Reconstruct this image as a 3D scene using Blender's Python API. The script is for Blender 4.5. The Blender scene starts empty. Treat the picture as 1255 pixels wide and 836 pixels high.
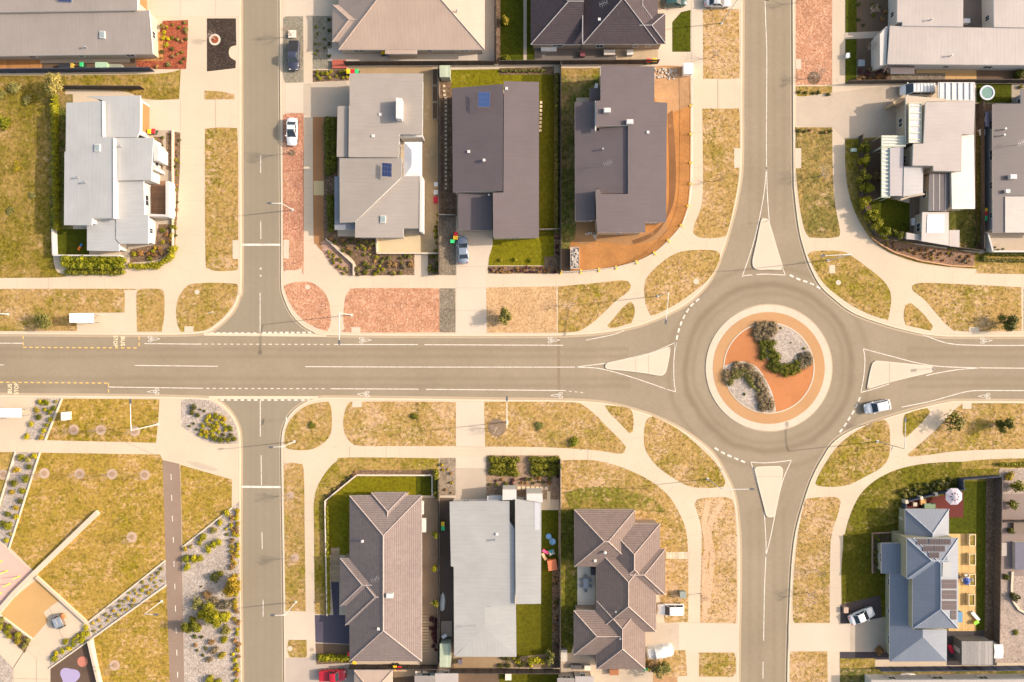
import bpy, bmesh, math, random
import numpy as np
from mathutils import Vector, Matrix
random.seed(7)
R = math.radians
SC = bpy.context.scene
COL = SC.collection
# ------------------------------------------------------------------ survey: 0.14 m per photo pixel on the ground, drone 117 m up
S, H, CX, CY = 0.14, 117.13, 627.5, 418.0
def W(px, py, h=0.0):
    k = (H - h) / H
    return Vector(((px - CX) * S * k, (CY - py) * S * k, h))
def c(ox, oy, pts):
    return [(ox + x / 3.8, oy + y / 3.8) for x, y in pts]

# ------------------------------------------------------------------ materials
MATS = {}
class NT:
    def __init__(s, name):
        s.m = bpy.data.materials.new(name); s.m.use_nodes = True
        s.t = s.m.node_tree; s.n = s.t.nodes; s.b = s.n['Principled BSDF']
        s.co = s.n.new('ShaderNodeTexCoord')
    def l(s, a, b): s.t.links.new(a, b)
    def noise(s, scale, detail=4, rough=.6, vec=None, stretch=None):
        n = s.n.new('ShaderNodeTexNoise'); n.inputs['Scale'].default_value = scale
        n.inputs['Detail'].default_value = detail; n.inputs['Roughness'].default_value = rough
        v = vec or s.co.outputs['Object']
        if stretch:
            mp = s.n.new('ShaderNodeMapping'); mp.inputs['Scale'].default_value = stretch
            s.l(v, mp.inputs['Vector']); v = mp.outputs['Vector']
        s.l(v, n.inputs['Vector']); return n.outputs['Fac']
    def ramp(s, fac, stops):
        r = s.n.new('ShaderNodeValToRGB'); e = r.color_ramp.elements
        while len(e) < len(stops): e.new(.5)
        for k, (p, col) in enumerate(stops):
            e[k].position = p; e[k].color = (*col, 1) if len(col) == 3 else col
        s.l(fac, r.inputs['Fac']); return r.outputs['Color']
    def mix(s, fac, a, b, mode='MIX'):
        x = s.n.new('ShaderNodeMix'); x.data_type = 'RGBA'; x.blend_type = mode
        for sock, v in ((x.inputs[0], fac), (x.inputs[6], a), (x.inputs[7], b)):
            if isinstance(v, (int, float)): sock.default_value = v
            elif isinstance(v, tuple): sock.default_value = (*v, 1)
            else: s.l(v, sock)
        return x.outputs[2]
    def math(s, op, a, b=0.0, cc=0.0):
        x = s.n.new('ShaderNodeMath'); x.operation = op
        for k, v in enumerate((a, b, cc)):
            if isinstance(v, (int, float)): x.inputs[k].default_value = v
            else: s.l(v, x.inputs[k])
        return x.outputs[0]
    def bump(s, h, strength=.3, dist=.05):
        b = s.n.new('ShaderNodeBump'); b.inputs['Strength'].default_value = strength
        b.inputs['Distance'].default_value = dist
        s.l(h, b.inputs['Height']); s.l(b.outputs['Normal'], s.b.inputs['Normal'])
    def done(s, col, rough=.85, metal=0.0, spec=.3):
        if isinstance(col, tuple): s.b.inputs['Base Color'].default_value = (*col, 1)
        else: s.l(col, s.b.inputs['Base Color'])
        if isinstance(rough, (int, float)): s.b.inputs['Roughness'].default_value = rough
        else: s.l(rough, s.b.inputs['Roughness'])
        s.b.inputs['Metallic'].default_value = metal
        s.b.inputs['Specular IOR Level'].default_value = spec
        return s.m
def mul(cl, f): return tuple(min(1, x * f) for x in cl)

def m_plain(cl, rough=.5, var=.12, scale=3.0, metal=0.0, spec=.4):
    key = ('p', cl, rough, var, scale, metal)
    if key not in MATS:
        t = NT('painted_surface'); f = t.noise(scale, 3)
        MATS[key] = t.done(t.ramp(f, [(.3, mul(cl, 1 - var)), (.7, mul(cl, 1 + var))]), rough, metal, spec)
    return MATS[key]
def m_ground(cl, var=.15, speck=.10, rough=.95, big=.12, small=6.0, stain=None):
    """concrete, earth and the like: slow blotches, fine grain, a few stains"""
    key = ('g', cl, var, speck, big, small, stain)
    if key not in MATS:
        t = NT('ground_surface')
        a = t.noise(big, 5, .65); b = t.noise(small, 6, .75)
        col = t.ramp(a, [(.3, mul(cl, 1 - var)), (.7, mul(cl, 1 + var))])
        col = t.mix(1.0, col, t.ramp(b, [(.3, (1 - speck,) * 3), (.7, (1, 1, 1))]), 'MULTIPLY')
        if stain:
            d = t.noise(.45, 6, .7)
            col = t.mix(t.ramp(d, [(.56, (0, 0, 0)), (.70, (.5, .5, .5))]), col, stain)
        t.bump(b, .25, .02)
        MATS[key] = t.done(col, rough, 0, .2)
    return MATS[key]
def m_chips(cols, scale=9.0, var=.2):
    """gravel, bark and wood chips"""
    key = ('c', cols, scale)
    if key not in MATS:
        t = NT('loose_chips')
        v = t.n.new('ShaderNodeTexVoronoi'); v.inputs['Scale'].default_value = scale
        t.l(t.co.outputs['Object'], v.inputs['Vector'])
        sp = t.n.new('ShaderNodeSeparateColor'); t.l(v.outputs['Color'], sp.inputs['Color'])
        n = len(cols)
        col = t.ramp(sp.outputs['Red'], [(.1 + .8 * k / max(1, n - 1), cc) for k, cc in enumerate(cols)])
        a = t.noise(.35, 5, .6)
        col = t.mix(1.0, col, t.ramp(a, [(.3, (1 - var,) * 3), (.7, (1 + var * .4,) * 3)]), 'MULTIPLY')
        v2 = t.noise(3.2, 4, .7)
        col = t.mix(1.0, col, t.ramp(v2, [(.32, (.72,) * 3), (.6, (1.05,) * 3)]), 'MULTIPLY')
        t.bump(v.outputs['Distance'], .6, .05)
        MATS[key] = t.done(col, .95, 0, .15)
    return MATS[key]
STRAW = (.35, .226, .078)
GREEN = (.185, .15, .015)
SOIL = (.51, .34, .195)
def m_grass(green=.35, soil=.15, gcol=GREEN, straw=STRAW, soilcol=SOIL, lush=False):
    key = ('gr', green, soil, gcol, straw, soilcol)
    if key not in MATS:
        t = NT('grass_ground')
        f = t.noise(1.9, 5, .8); f2 = t.noise(.8, 6, .8); f3 = t.noise(.16, 5, .65)
        straw_c = t.ramp(f, [(.36, mul(straw, .56)), (.5, straw), (.64, mul(straw, 1.25))])
        green_c = t.ramp(f, [(.37, mul(gcol, .5 if soil else .72)), (.5, gcol), (.63, mul(gcol, 1.5 if soil else 1.25))])
        g = t.math('ADD', t.math('MULTIPLY', f3, .5), t.math('MULTIPLY', f2, .5))
        lo = .66 - .32 * green
        col = t.mix(t.ramp(g, [(lo - .06, (0, 0, 0)), (lo + .08, (1, 1, 1))]), straw_c, green_c)
        if soil > 0:
            # bare earth shows between the tufts, most where the sward is thin
            s2 = t.noise(1.3, 6, .8, stretch=(1.0, 1.3, 1)); s3 = t.noise(.22, 4, .6, stretch=(1, 1.2, 1))
            sm = t.math('ADD', t.math('MULTIPLY', s2, .62), t.math('MULTIPLY', s3, .38))
            so = .60 - .16 * soil
            col = t.mix(t.ramp(sm, [(so - .02, (0, 0, 0)), (so + .06, (.95, .95, .95))]), col, t.ramp(f, [(.36, mul(soilcol, .66)), (.6, mul(soilcol, 1.12))]))
        t.bump(f, .8, .09)
        MATS[key] = t.done(col, .95, 0, .1)
    return MATS[key]
def m_roof(cl, kind='metal', rough=.45):
    key = ('r', cl, kind)
    if key not in MATS:
        t = NT('roof_sheet' if kind == 'metal' else 'roof_tile')
        uv = t.n.new('ShaderNodeUVMap')
        sp = t.n.new('ShaderNodeSeparateXYZ'); t.l(uv.outputs['UV'], sp.inputs['Vector'])
        a = t.noise(.25, 5, .6)
        col = t.ramp(a, [(.3, mul(cl, .93)), (.7, mul(cl, 1.06))])
        st = t.noise(1.0, 4, .6, vec=uv.outputs['UV'], stretch=(3.0, .25, 1))
        col = t.mix(1.0, col, t.ramp(st, [(.35, (.94,) * 3), (.6, (1, 1, 1))]), 'MULTIPLY')
        if kind == 'metal':
            fr = t.math('FRACT', t.math('MULTIPLY', sp.outputs['X'], 1 / .62))
            rib = t.math('SUBTRACT', 1.0, t.math('MINIMUM', t.math('MULTIPLY', t.math('ABSOLUTE', t.math('SUBTRACT', fr, .5)), 8.0), 1.0))
            col = t.mix(t.math('MULTIPLY', rib, .10), col, mul(cl, .6))
            t.bump(rib, .2, .03)
            MATS[key] = t.done(col, rough, 0, .35)
        else:
            fr = t.math('FRACT', t.math('MULTIPLY', sp.outputs['Y'], 1 / .36))
            fx = t.math('FRACT', t.math('MULTIPLY', sp.outputs['X'], 1 / .33))
            wv = t.math('SINE', t.math('MULTIPLY', sp.outputs['X'], 6.283 / .33))
            edge = t.math('GREATER_THAN', t.math('ABSOLUTE', t.math('SUBTRACT', fr, .5)), .36)
            v = t.n.new('ShaderNodeTexVoronoi'); v.inputs['Scale'].default_value = 3.0
            t.l(uv.outputs['UV'], v.inputs['Vector'])
            s2 = t.n.new('ShaderNodeSeparateColor'); t.l(v.outputs['Color'], s2.inputs['Color'])
            col = t.mix(1.0, col, t.ramp(s2.outputs['Red'], [(0, (.9,) * 3), (1, (1.06,) * 3)]), 'MULTIPLY')
            col = t.mix(t.math('MULTIPLY', edge, .5), col, mul(cl, .45))
            hh = t.math('ADD', t.math('MULTIPLY', fr, .6), t.math('MULTIPLY', wv, .05))
            t.bump(hh, .55, .06)
            MATS[key] = t.done(col, .8, 0, .2)
    return MATS[key]
def m_lines(cl, dark, pitch=.14, axis='Y', rough=.8, frac=.12):
    """boards, slats and panel seams in the object's own coordinates"""
    key = ('ln', cl, dark, pitch, axis)
    if key not in MATS:
        t = NT('boarded_surface')
        sp = t.n.new('ShaderNodeSeparateXYZ'); t.l(t.co.outputs['Object'], sp.inputs['Vector'])
        q = t.math('MULTIPLY', sp.outputs[axis], 1 / pitch)
        fr = t.math('FRACT', q); fl = t.math('FLOOR', q)
        w = t.n.new('ShaderNodeTexWhiteNoise'); w.noise_dimensions = '1D'; t.l(fl, w.inputs['W'])
        col = t.mix(w.outputs['Value'], mul(cl, .82), mul(cl, 1.12))
        col = t.mix(1.0, col, t.ramp(t.noise(2.5, 4), [(.3, (.85,) * 3), (.7, (1.05,) * 3)]), 'MULTIPLY')
        e = t.math('LESS_THAN', fr, frac)
        col = t.mix(e, col, dark)
        MATS[key] = t.done(col, rough, 0, .25)
    return MATS[key]
def m_leaf(cl, var=.35, rough=.6):
    key = ('lf', cl)
    if key not in MATS:
        t = NT('foliage')
        oi = t.n.new('ShaderNodeObjectInfo')
        gm = t.n.new('ShaderNodeNewGeometry')
        f = t.ramp(gm.outputs['Random Per Island'], [(0, mul(cl, 1 - var)), (.6, cl), (1, mul((cl[0] * 1.25, cl[1] * 1.15, cl[2]), 1 + var))])
        f = t.mix(1.0, f, t.ramp(oi.outputs['Random'], [(0, (.8, .85, .9)), (1, (1.2, 1.1, 1.0))]), 'MULTIPLY')
        MATS[key] = t.done(f, rough, 0, .25)
    return MATS[key]
def m_glass(cl=(.03, .04, .05)):
    key = ('gl', cl)
    if key not in MATS:
        t = NT('dark_glass'); MATS[key] = t.done(cl, .06, 0, .6)
    return MATS[key]
def m_paint(cl):
    key = ('cp', cl)
    if key not in MATS:
        t = NT('car_paint'); f = t.noise(2.0, 3)
        t.b.inputs['Coat Weight'].default_value = .6
        MATS[key] = t.done(t.ramp(f, [(.3, mul(cl, .95)), (.7, mul(cl, 1.05))]), .3, .1, .5)
    return MATS[key]
def m_solar(cl=(.05, .07, .16), line=(.45, .46, .5)):
    key = ('so', cl)
    if key not in MATS:
        t = NT('solar_cells'); uv = t.n.new('ShaderNodeUVMap')
        sp = t.n.new('ShaderNodeSeparateXYZ'); t.l(uv.outputs['UV'], sp.inputs['Vector'])
        ex = t.math('LESS_THAN', t.math('FRACT', t.math('MULTIPLY', sp.outputs['X'], 1 / .5)), .05)
        ey = t.math('LESS_THAN', t.math('FRACT', t.math('MULTIPLY', sp.outputs['Y'], 1 / .8)), .05)
        e = t.math('MAXIMUM', ex, ey)
        MATS[key] = t.done(t.mix(t.math('MULTIPLY', e, .4), cl, line), .85, 0, .08)
    return MATS[key]
def m_road():
    t = NT('asphalt')
    cl = (.284, .23, .16)
    a = t.noise(.09, 5, .65); b = t.noise(9.0, 6, .8); d = t.noise(1.3, 5, .7)
    col = t.ramp(a, [(.3, mul(cl, .90)), (.7, mul(cl, 1.08))])
    col = t.mix(1.0, col, t.ramp(b, [(.3, (.84,) * 3), (.7, (1.08,) * 3)]), 'MULTIPLY')
    col = t.mix(1.0, col, t.ramp(d, [(.35, (.94,) * 3), (.65, (1.02,) * 3)]), 'MULTIPLY')
    # tyre wear: bands along each lane and round the roundabout
    sp = t.n.new('ShaderNodeSeparateXYZ'); t.l(t.co.outputs['Object'], sp.inputs['Vector'])
    rc = W(942, 451)
    dx = t.math('SUBTRACT', sp.outputs['X'], rc.x); dy = t.math('SUBTRACT', sp.outputs['Y'], rc.y)
    wob = t.math('MULTIPLY', t.math('SUBTRACT', t.noise(.12, 3), .5), 1.6)
    dist = t.math('SQRT', t.math('ADD', t.math('MULTIPLY', dx, dx), t.math('MULTIPLY', dy, dy)))
    dist = t.math('ADD', dist, wob)
    ring = None
    for r0, w0, k0 in ((12.9, .45, .5), (14.3, .6, 1.0), (17.2, .5, .5)):
        q = t.math('DIVIDE', t.math('SUBTRACT', dist, r0), w0)
        g = t.math('MULTIPLY', t.math('EXPONENT', t.math('MULTIPLY', t.math('MULTIPLY', q, q), -1.0)), k0)
        ring = g if ring is None else t.math('ADD', ring, g)
    far = t.math('GREATER_THAN', dist, 24.0)
    yy = t.math('ADD', sp.outputs['Y'], t.math('MULTIPLY', wob, .35))
    lane = None
    for y0 in (W(0, 428).y, W(0, 437).y, W(0, 464).y, W(0, 473).y):
        q = t.math('DIVIDE', t.math('SUBTRACT', yy, y0), .42)
        g = t.math('MULTIPLY', t.math('EXPONENT', t.math('MULTIPLY', t.math('MULTIPLY', q, q), -1.0)), .45)
        lane = g if lane is None else t.math('ADD', lane, g)
    xx = t.math('ADD', sp.outputs['X'], t.math('MULTIPLY', wob, .3))
    up = None
    for x0 in (919, 931, 949, 961, 307, 314, 325, 334):
        q = t.math('DIVIDE', t.math('SUBTRACT', xx, W(x0, 0).x), .4)
        g = t.math('MULTIPLY', t.math('EXPONENT', t.math('MULTIPLY', t.math('MULTIPLY', q, q), -1.0)), .28)
        up = g if up is None else t.math('ADD', up, g)
    inmain = t.math('LESS_THAN', t.math('ABSOLUTE', t.math('SUBTRACT', sp.outputs['Y'], W(0, 449.5).y)), 5.6)
    tot = t.math('MULTIPLY', far, t.math('ADD', t.math('MULTIPLY', inmain, lane), t.math('MULTIPLY', t.math('SUBTRACT', 1.0, inmain), up)))
    tot = t.math('ADD', tot, ring)
    tot = t.math('MULTIPLY', tot, t.math('ADD', .4, t.noise(.25, 4, stretch=(.3, 1, 1))))
    col = t.mix(t.math('MINIMUM', t.math('MULTIPLY', tot, .8), .85), col, (.185, .14, .092))
    # side streets are a greener, older seal
    side = t.math('MULTIPLY', t.math('SUBTRACT', 1.0, inmain), t.math('LESS_THAN', sp.outputs['X'], W(500, 0).x))
    col = t.mix(t.math('MULTIPLY', side, .45), col, (.232, .203, .15))
    t.bump(b, .3, .01)
    return t.done(col, .92, 0, .2)

# ------------------------------------------------------------------ mesh helpers
def new_mesh(name, verts, faces, mats, fm=None, uvs=None, smooth=False):
    me = bpy.data.meshes.new(name)
    me.from_pydata([tuple(v) for v in verts], [], faces)
    for m in (mats if isinstance(mats, (list, tuple)) else [mats]): me.materials.append(m)
    if fm: me.polygons.foreach_set('material_index', fm)
    if uvs:
        ul = me.uv_layers.new(name='UVMap')
        ul.data.foreach_set('uv', [q for u in uvs for q in u])
    if smooth: me.polygons.foreach_set('use_smooth', [True] * len(me.polygons))
    me.update(); return me
def link(name, me, parent=None, loc=None, rz=0):
    o = bpy.data.objects.new(name, me); COL.objects.link(o)
    if parent: o.parent = parent
    if loc is not None: o.location = loc
    o.rotation_euler = (0, 0, rz)
    return o
def tag(o, label, cat, group=None, kind=None):
    if label: o['label'] = label
    if cat: o['category'] = cat
    if group: o['group'] = group
    if kind: o['kind'] = kind
    return o
def thing(name, label, cat, loc, rz=0, group=None):
    return tag(link(name, None, None, loc, rz), label, cat, group)
class MB:
    """collects shapes into ONE mesh"""
    def __init__(s): s.v, s.f = [], []
    def add(s, vs, fs):
        n = len(s.v); s.v += [Vector(q) for q in vs]; s.f += [tuple(i + n for i in f) for f in fs]; return s
    def box(s, x0, y0, z0, x1, y1, z1):
        return s.add([(x0, y0, z0), (x1, y0, z0), (x1, y1, z0), (x0, y1, z0), (x0, y0, z1), (x1, y0, z1), (x1, y1, z1), (x0, y1, z1)],
                     [(3, 2, 1, 0), (4, 5, 6, 7), (0, 1, 5, 4), (1, 2, 6, 5), (2, 3, 7, 6), (3, 0, 4, 7)])
    def prism(s, poly, z0, z1):
        """poly: [(x, y)] any winding; z1 number or one per vertex"""
        a = sum(poly[i][0] * poly[(i + 1) % len(poly)][1] - poly[(i + 1) % len(poly)][0] * poly[i][1] for i in range(len(poly)))
        z1 = list(z1) if isinstance(z1, (list, tuple)) else [z1] * len(poly)
        if a < 0: poly = poly[::-1]; z1 = z1[::-1]
        n = len(poly)
        return s.add([(x, y, z0) for x, y in poly] + [(x, y, z) for (x, y), z in zip(poly, z1)],
                     [tuple(range(n))[::-1], tuple(range(n, 2 * n))] + [(i, (i + 1) % n, n + (i + 1) % n, n + i) for i in range(n)])
    def tube(s, pts, r, n=6, cap=True):
        pts = [Vector(p) for p in pts]; r = r if isinstance(r, (list, tuple)) else [r] * len(pts)
        base = len(s.v)
        for k, p in enumerate(pts):
            d = (pts[min(k + 1, len(pts) - 1)] - pts[max(k - 1, 0)]).normalized()
            u = d.orthogonal().normalized() if k == 0 else (u - d * u.dot(d)).normalized()
            w = d.cross(u)
            for j in range(n):
                a = 2 * math.pi * j / n
                s.v.append(p + (u * math.cos(a) + w * math.sin(a)) * r[k])
        for k in range(len(pts) - 1):
            for j in range(n):
                a, b = base + k * n + j, base + k * n + (j + 1) % n
                s.f.append((a, b, b + n, a + n))
        if cap:
            s.f.append(tuple(range(base, base + n))[::-1]); s.f.append(tuple(range(base + (len(pts) - 1) * n, base + len(pts) * n)))
        return s
    def lathe(s, prof, n=20, cx=0, cy=0):
        base = len(s.v)
        for r, z in prof:
            for j in range(n):
                a = 2 * math.pi * j / n; s.v.append(Vector((cx + r * math.cos(a), cy + r * math.sin(a), z)))
        for k in range(len(prof) - 1):
            for j in range(n):
                a, b = base + k * n + j, base + k * n + (j + 1) % n
                s.f.append((a, b, b + n, a + n))
        s.f.append(tuple(range(base, base + n))[::-1]); s.f.append(tuple(range(base + (len(prof) - 1) * n, base + len(prof) * n)))
        return s
    def build(s, name, mat, parent=None, loc=None, rz=0, smooth=False, world=False):
        """world=True: the vertices are world coordinates and the parent is an unrotated Empty"""
        v = [q - parent.location for q in s.v] if world and parent else s.v
        return link(name, new_mesh(name, v, s.f, mat, smooth=smooth), parent, loc, rz)
def clone(root, loc=None, rz=0, label=None, group=None, scale=None):
    def cp(o, par):
        q = o.copy(); COL.objects.link(q); q.parent = par
        for ch in o.children: cp(ch, q)
        return q
    r = cp(root, None)
    if loc is not None: r.location = loc
    r.rotation_euler = (0, 0, rz)
    if scale: r.scale = (scale,) * 3 if isinstance(scale, (int, float)) else scale
    if label: r['label'] = label
    if group: r['group'] = group
    return r

# ------------------------------------------------------------------ outlines
def catmull(pts, seg=5):
    out = []
    n = len(pts)
    for i in range(n - 1):
        p0 = pts[max(i - 1, 0)]; p1 = pts[i]; p2 = pts[i + 1]; p3 = pts[min(i + 2, n - 1)]
        for k in range(seg):
            t = k / seg
            out.append(tuple(.5 * (2 * p1[j] + (p2[j] - p0[j]) * t + (2 * p0[j] - 5 * p1[j] + 4 * p2[j] - p3[j]) * t * t + (3 * p1[j] - p0[j] - 3 * p2[j] + p3[j]) * t ** 3) for j in (0, 1)))
    out.append(tuple(pts[-1])); return out
def smooth_poly(pts, limit=50):
    """curves stay curves, sharp corners stay sharp"""
    n = len(pts); sharp = []
    for i in range(n):
        a = Vector(pts[i]) - Vector(pts[i - 1]); b = Vector(pts[(i + 1) % n]) - Vector(pts[i])
        if a.length < 1e-6 or b.length < 1e-6: continue
        if abs(a.angle_signed(b)) > R(limit): sharp.append(i)
    if not sharp: sharp = [0]
    out = []
    for q, i in enumerate(sharp):
        j = sharp[(q + 1) % len(sharp)]
        run = [pts[(i + k) % n] for k in range(((j - i) % n or n) + 1)]
        out += catmull(run, 4 if len(run) > 2 else 1)[:-1]
    return out
SURFS = []      # (layer, world polygon, is_grass)
BASEZ = .12
def surf(name, pts, layer, mat, smooth=True, kind='structure', grass=0, z=None):
    if smooth: pts = smooth_poly(pts)
    w = [W(x, y) for x, y in pts]
    z = BASEZ + .008 * layer + len(SURFS) * 2e-5 if z is None else z
    a = sum(w[i].x * w[(i + 1) % len(w)].y - w[(i + 1) % len(w)].x * w[i].y for i in range(len(w)))
    if a < 0: w = w[::-1]
    o = link(name, new_mesh(name, [(p.x, p.y, z) for p in w], [tuple(range(len(w)))], mat))
    o['kind'] = kind
    SURFS.append((layer, [(p.x, p.y) for p in w], grass))
    return o
def rect(x0, y0, x1, y1): return [(x0, y0), (x1, y0), (x1, y1), (x0, y1)]
def ribbon_v(w, width, z, off=0.0):
    w = [Vector((p[0], p[1])) for p in w]; L, Rr = [], []
    for k, p in enumerate(w):
        d = w[min(k + 1, len(w) - 1)] - w[max(k - 1, 0)]
        if d.length < 1e-9: d = Vector((1, 0))
        d.normalize(); n = Vector((-d.y, d.x))
        L.append(p + n * (off + width / 2)); Rr.append(p + n * (off - width / 2))
    n = len(w)
    return [(q.x, q.y, z) for q in L] + [(q.x, q.y, z) for q in Rr], [(n + k, n + k + 1, k + 1, k) for k in range(n - 1)]
def ribbon(name, pts, width, z, mat, off=0.0, smooth=True):
    if smooth: pts = catmull(pts, 5)
    v, f = ribbon_v([W(x, y) for x, y in pts], width, z, off)
    o = link(name, new_mesh(name, v, f, mat)); o['kind'] = 'structure'; return o
def dashes(pts, width, z, on, gap, mb, smooth=True):
    if smooth and len(pts) > 2: pts = catmull(pts, 6)
    w = [W(x, y) for x, y in pts]
    acc = 0.0; segs = []
    for a, b in zip(w, w[1:]): segs.append((acc, a, b)); acc += (b - a).length
    def at(s):
        for s0, a, b in reversed(segs):
            if s >= s0: return a + (b - a).normalized() * (s - s0)
        return w[0]
    s = 0.0
    while s < acc - on * .5:
        e = min(s + on, acc); q = [at(s), at((s + e) / 2), at(e)]
        v, f = ribbon_v(q, width, z); mb.add(v, f); s += on + gap
# ------------------------------------------------------------------ the setting
M_CONC = m_ground((.56, .455, .335), .06, .12, stain=(.50, .40, .28))
M_CONC2 = m_ground((.56, .465, .36), .05, .10)
M_CONC3 = m_ground((.47, .385, .295), .08, .14, stain=(.36, .29, .21))
M_PALE = m_ground((.58, .51, .41), .05, .10)
M_PAVE = m_ground((.42, .35, .27), .1, .2)
M_GRAVEL = m_chips(((.385, .325, .275), (.465, .395, .335), (.30, .245, .205), (.53, .455, .39)), 6.0)
M_GRAVEL_D = m_chips(((.20, .165, .12), (.27, .22, .16), (.14, .11, .08), (.33, .27, .2)), 7.0)
M_GRAVEL_G = m_chips(((.255, .225, .165), (.32, .285, .215), (.19, .17, .125)), 7.0)
M_RED = m_chips(((.47, .235, .135), (.53, .285, .17), (.39, .18, .10), (.58, .34, .22)), 4.2)
M_RED_D = m_chips(((.42, .19, .115), (.50, .24, .15), (.34, .15, .09), (.55, .30, .19)), 5.0)
M_WOOD = m_chips(((.50, .32, .165), (.58, .39, .215), (.39, .235, .11), (.55, .35, .18)), 4.5)
M_BARK = m_chips(((.16, .10, .06), (.22, .14, .085), (.10, .065, .04), (.28, .19, .12)), 6.0)
M_BLACK = m_chips(((.045, .032, .026), (.065, .046, .036), (.03, .022, .018), (.09, .066, .05)), 6.0)
M_RUST = m_chips(((.36, .09, .045), (.28, .07, .04), (.44, .14, .07), (.2, .06, .03)), 6.0)
M_DIRT = m_ground((.43, .20, .065), .22, .3, big=.25, small=4.0, stain=(.34, .15, .05))
M_DIRT2 = m_ground((.48, .28, .14), .2, .3, big=.3, small=4.0, stain=(.38, .21, .10))
M_BROWN = m_ground((.15, .10, .065), .15, .25)
G_DRY = m_grass(.30, .5)
G_DRY2 = m_grass(.42, .42)
G_SOIL = m_grass(.22, .75)
G_MID = m_grass(.55, .12)
G_PARK = m_grass(.42, .42, straw=(.33, .215, .045), gcol=(.2, .155, .012), soilcol=(.52, .325, .155))
G_FIELD = m_grass(.60, .2, gcol=(.155, .122, .014), straw=(.31, .20, .06), soilcol=(.48, .31, .16))
G_LAWN = m_grass(.95, 0, gcol=(.085, .08, .005), straw=(.15, .125, .02))
G_LAWN2 = m_grass(1.0, 0, gcol=(.06, .068, .004), straw=(.1, .1, .012))
G_LAWNB = m_grass(.9, 0, gcol=(.155, .14, .006), straw=(.25, .2, .03))
G_YARD = m_grass(.62, .25, gcol=(.10, .11, .02), straw=(.29, .2, .08), soilcol=(.3, .19, .1))

g = surf('ground', [(-6000, -6000), (7000, -6000), (7000, 7000), (-6000, 7000)], -30, G_DRY, smooth=False, z=-.08)
rd = surf('road', rect(-170, -170, 1425, 1006), -20, m_road(), smooth=False, z=0.0)

# the six blocks between the roads: kerb outline (photo survey) closed round the outside
nw_k = [(295.3, -160), (295.3, 0), (296, 220), (296, 347), (293.4, 363), (287, 379), (276, 392), (263, 402.6), (250, 408), (200, 410.4), (0, 409.6), (-160, 409)]
n_k1 = [(342.8, -160), (342.8, 0), (344.7, 287), (344.7, 347), (347.4, 363), (355.3, 381.6), (368, 397), (384, 406.6), (400, 410.6), (500, 411.6), (652, 411.8), (705, 410.5), (747, 406.6), (784, 398.7), (820, 384), (847, 368), (871, 342), (885.5, 308), (894.7, 279), (904, 239.5), (909, 200), (909.5, 100), (910, 0), (910, -160)]
ne_k = [(970.5, -160), (971, 0), (972, 200), (973.7, 239.5), (978.5, 279), (984, 302.6), (992, 326), (1004, 349), (1020, 365), (1046, 384), (1086, 398.7), (1125, 408.5), (1151.6, 412), (1178, 412.8), (1255, 412.8), (1420, 412.8)]
sw_k = [(-160, 483), (0, 484.2), (200, 486.2), (256.6, 488.3), (268, 492), (281.6, 504), (291.5, 521), (295, 542), (295, 600), (294.6, 700), (296.5, 836), (297, 1000)]
s_k = [(349, 1000), (348.7, 836), (347, 700), (345.5, 600), (345, 542), (348.7, 521), (358, 505), (373.7, 493.4), (389.5, 488.3), (420, 487.3), (600, 489.6), (700, 491), (747, 495), (784, 504.5), (808, 513), (831.6, 524.5), (858, 542), (876, 559), (889.5, 582), (900, 607), (904.5, 637), (906.6, 668.6), (906.6, 721), (905.5, 780), (905, 836), (904, 1000)]
se_k = [(964, 1000), (964.5, 836), (966, 774), (968, 721), (970.5, 682), (975, 650), (984, 617), (994.7, 586), (1008, 560.5), (1022, 541), (1046, 526), (1086, 512), (1125, 500.5), (1157, 493.4), (1178, 491.3), (1255, 491.8), (1420, 492)]
M_KERB = m_ground((.62, .51, .37), .05, .12)
M_GUTTER = m_ground((.43, .34, .235), .06, .15)
M_JOINT = m_plain((.36, .29, .22), .9)
def block(k, outer):
    pts = catmull(k, 4)
    w = [W(x, y) for x, y in pts] + [W(x, y) for x, y in outer]
    mb = MB().prism([(p.x, p.y) for p in w], -.06, BASEZ)
    o = mb.build('footpath', M_CONC); o['kind'] = 'structure'
    SURFS.append((0, [(p.x, p.y) for p in w], 0))
    kk = [W(x, y) for x, y in pts]
    cen = sum((Vector((p.x, p.y)) for p in w), Vector((0, 0))) / len(w)
    # which side is the block?
    m_ = len(kk) // 2; d = (kk[m_ + 1] - kk[m_ - 1]).to_2d(); nn = Vector((-d.y, d.x))
    sgn = 1 if nn.dot(cen - kk[m_].to_2d()) > 0 else -1
    for name, off, wd, z, mt in (('kerb', .17 * sgn, .30, BASEZ + .004, M_KERB), ('kerb', .345 * sgn, .05, BASEZ + .003, M_JOINT), ('gutter', -.2 * sgn, .38, .004, M_GUTTER)):
        v, f = ribbon_v(kk, wd, z, off)
        o = link(name, new_mesh(name, v, f, mt)); o['kind'] = 'structure'
block(nw_k, [(-160, -160)])
block(n_k1, [])
block(ne_k, [(1420, -160)])
block(sw_k, [(-160, 1000)])
block(s_k, [])
block(se_k, [(1420, 1000)])

# drains across the side street mouths
ribbon('gutter', [(250, 409.6), (400, 411)], .5, .008, M_KERB, smooth=False)
ribbon('gutter', [(256, 487.2), (390, 487.4)], .5, .008, M_KERB, smooth=False)

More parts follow.
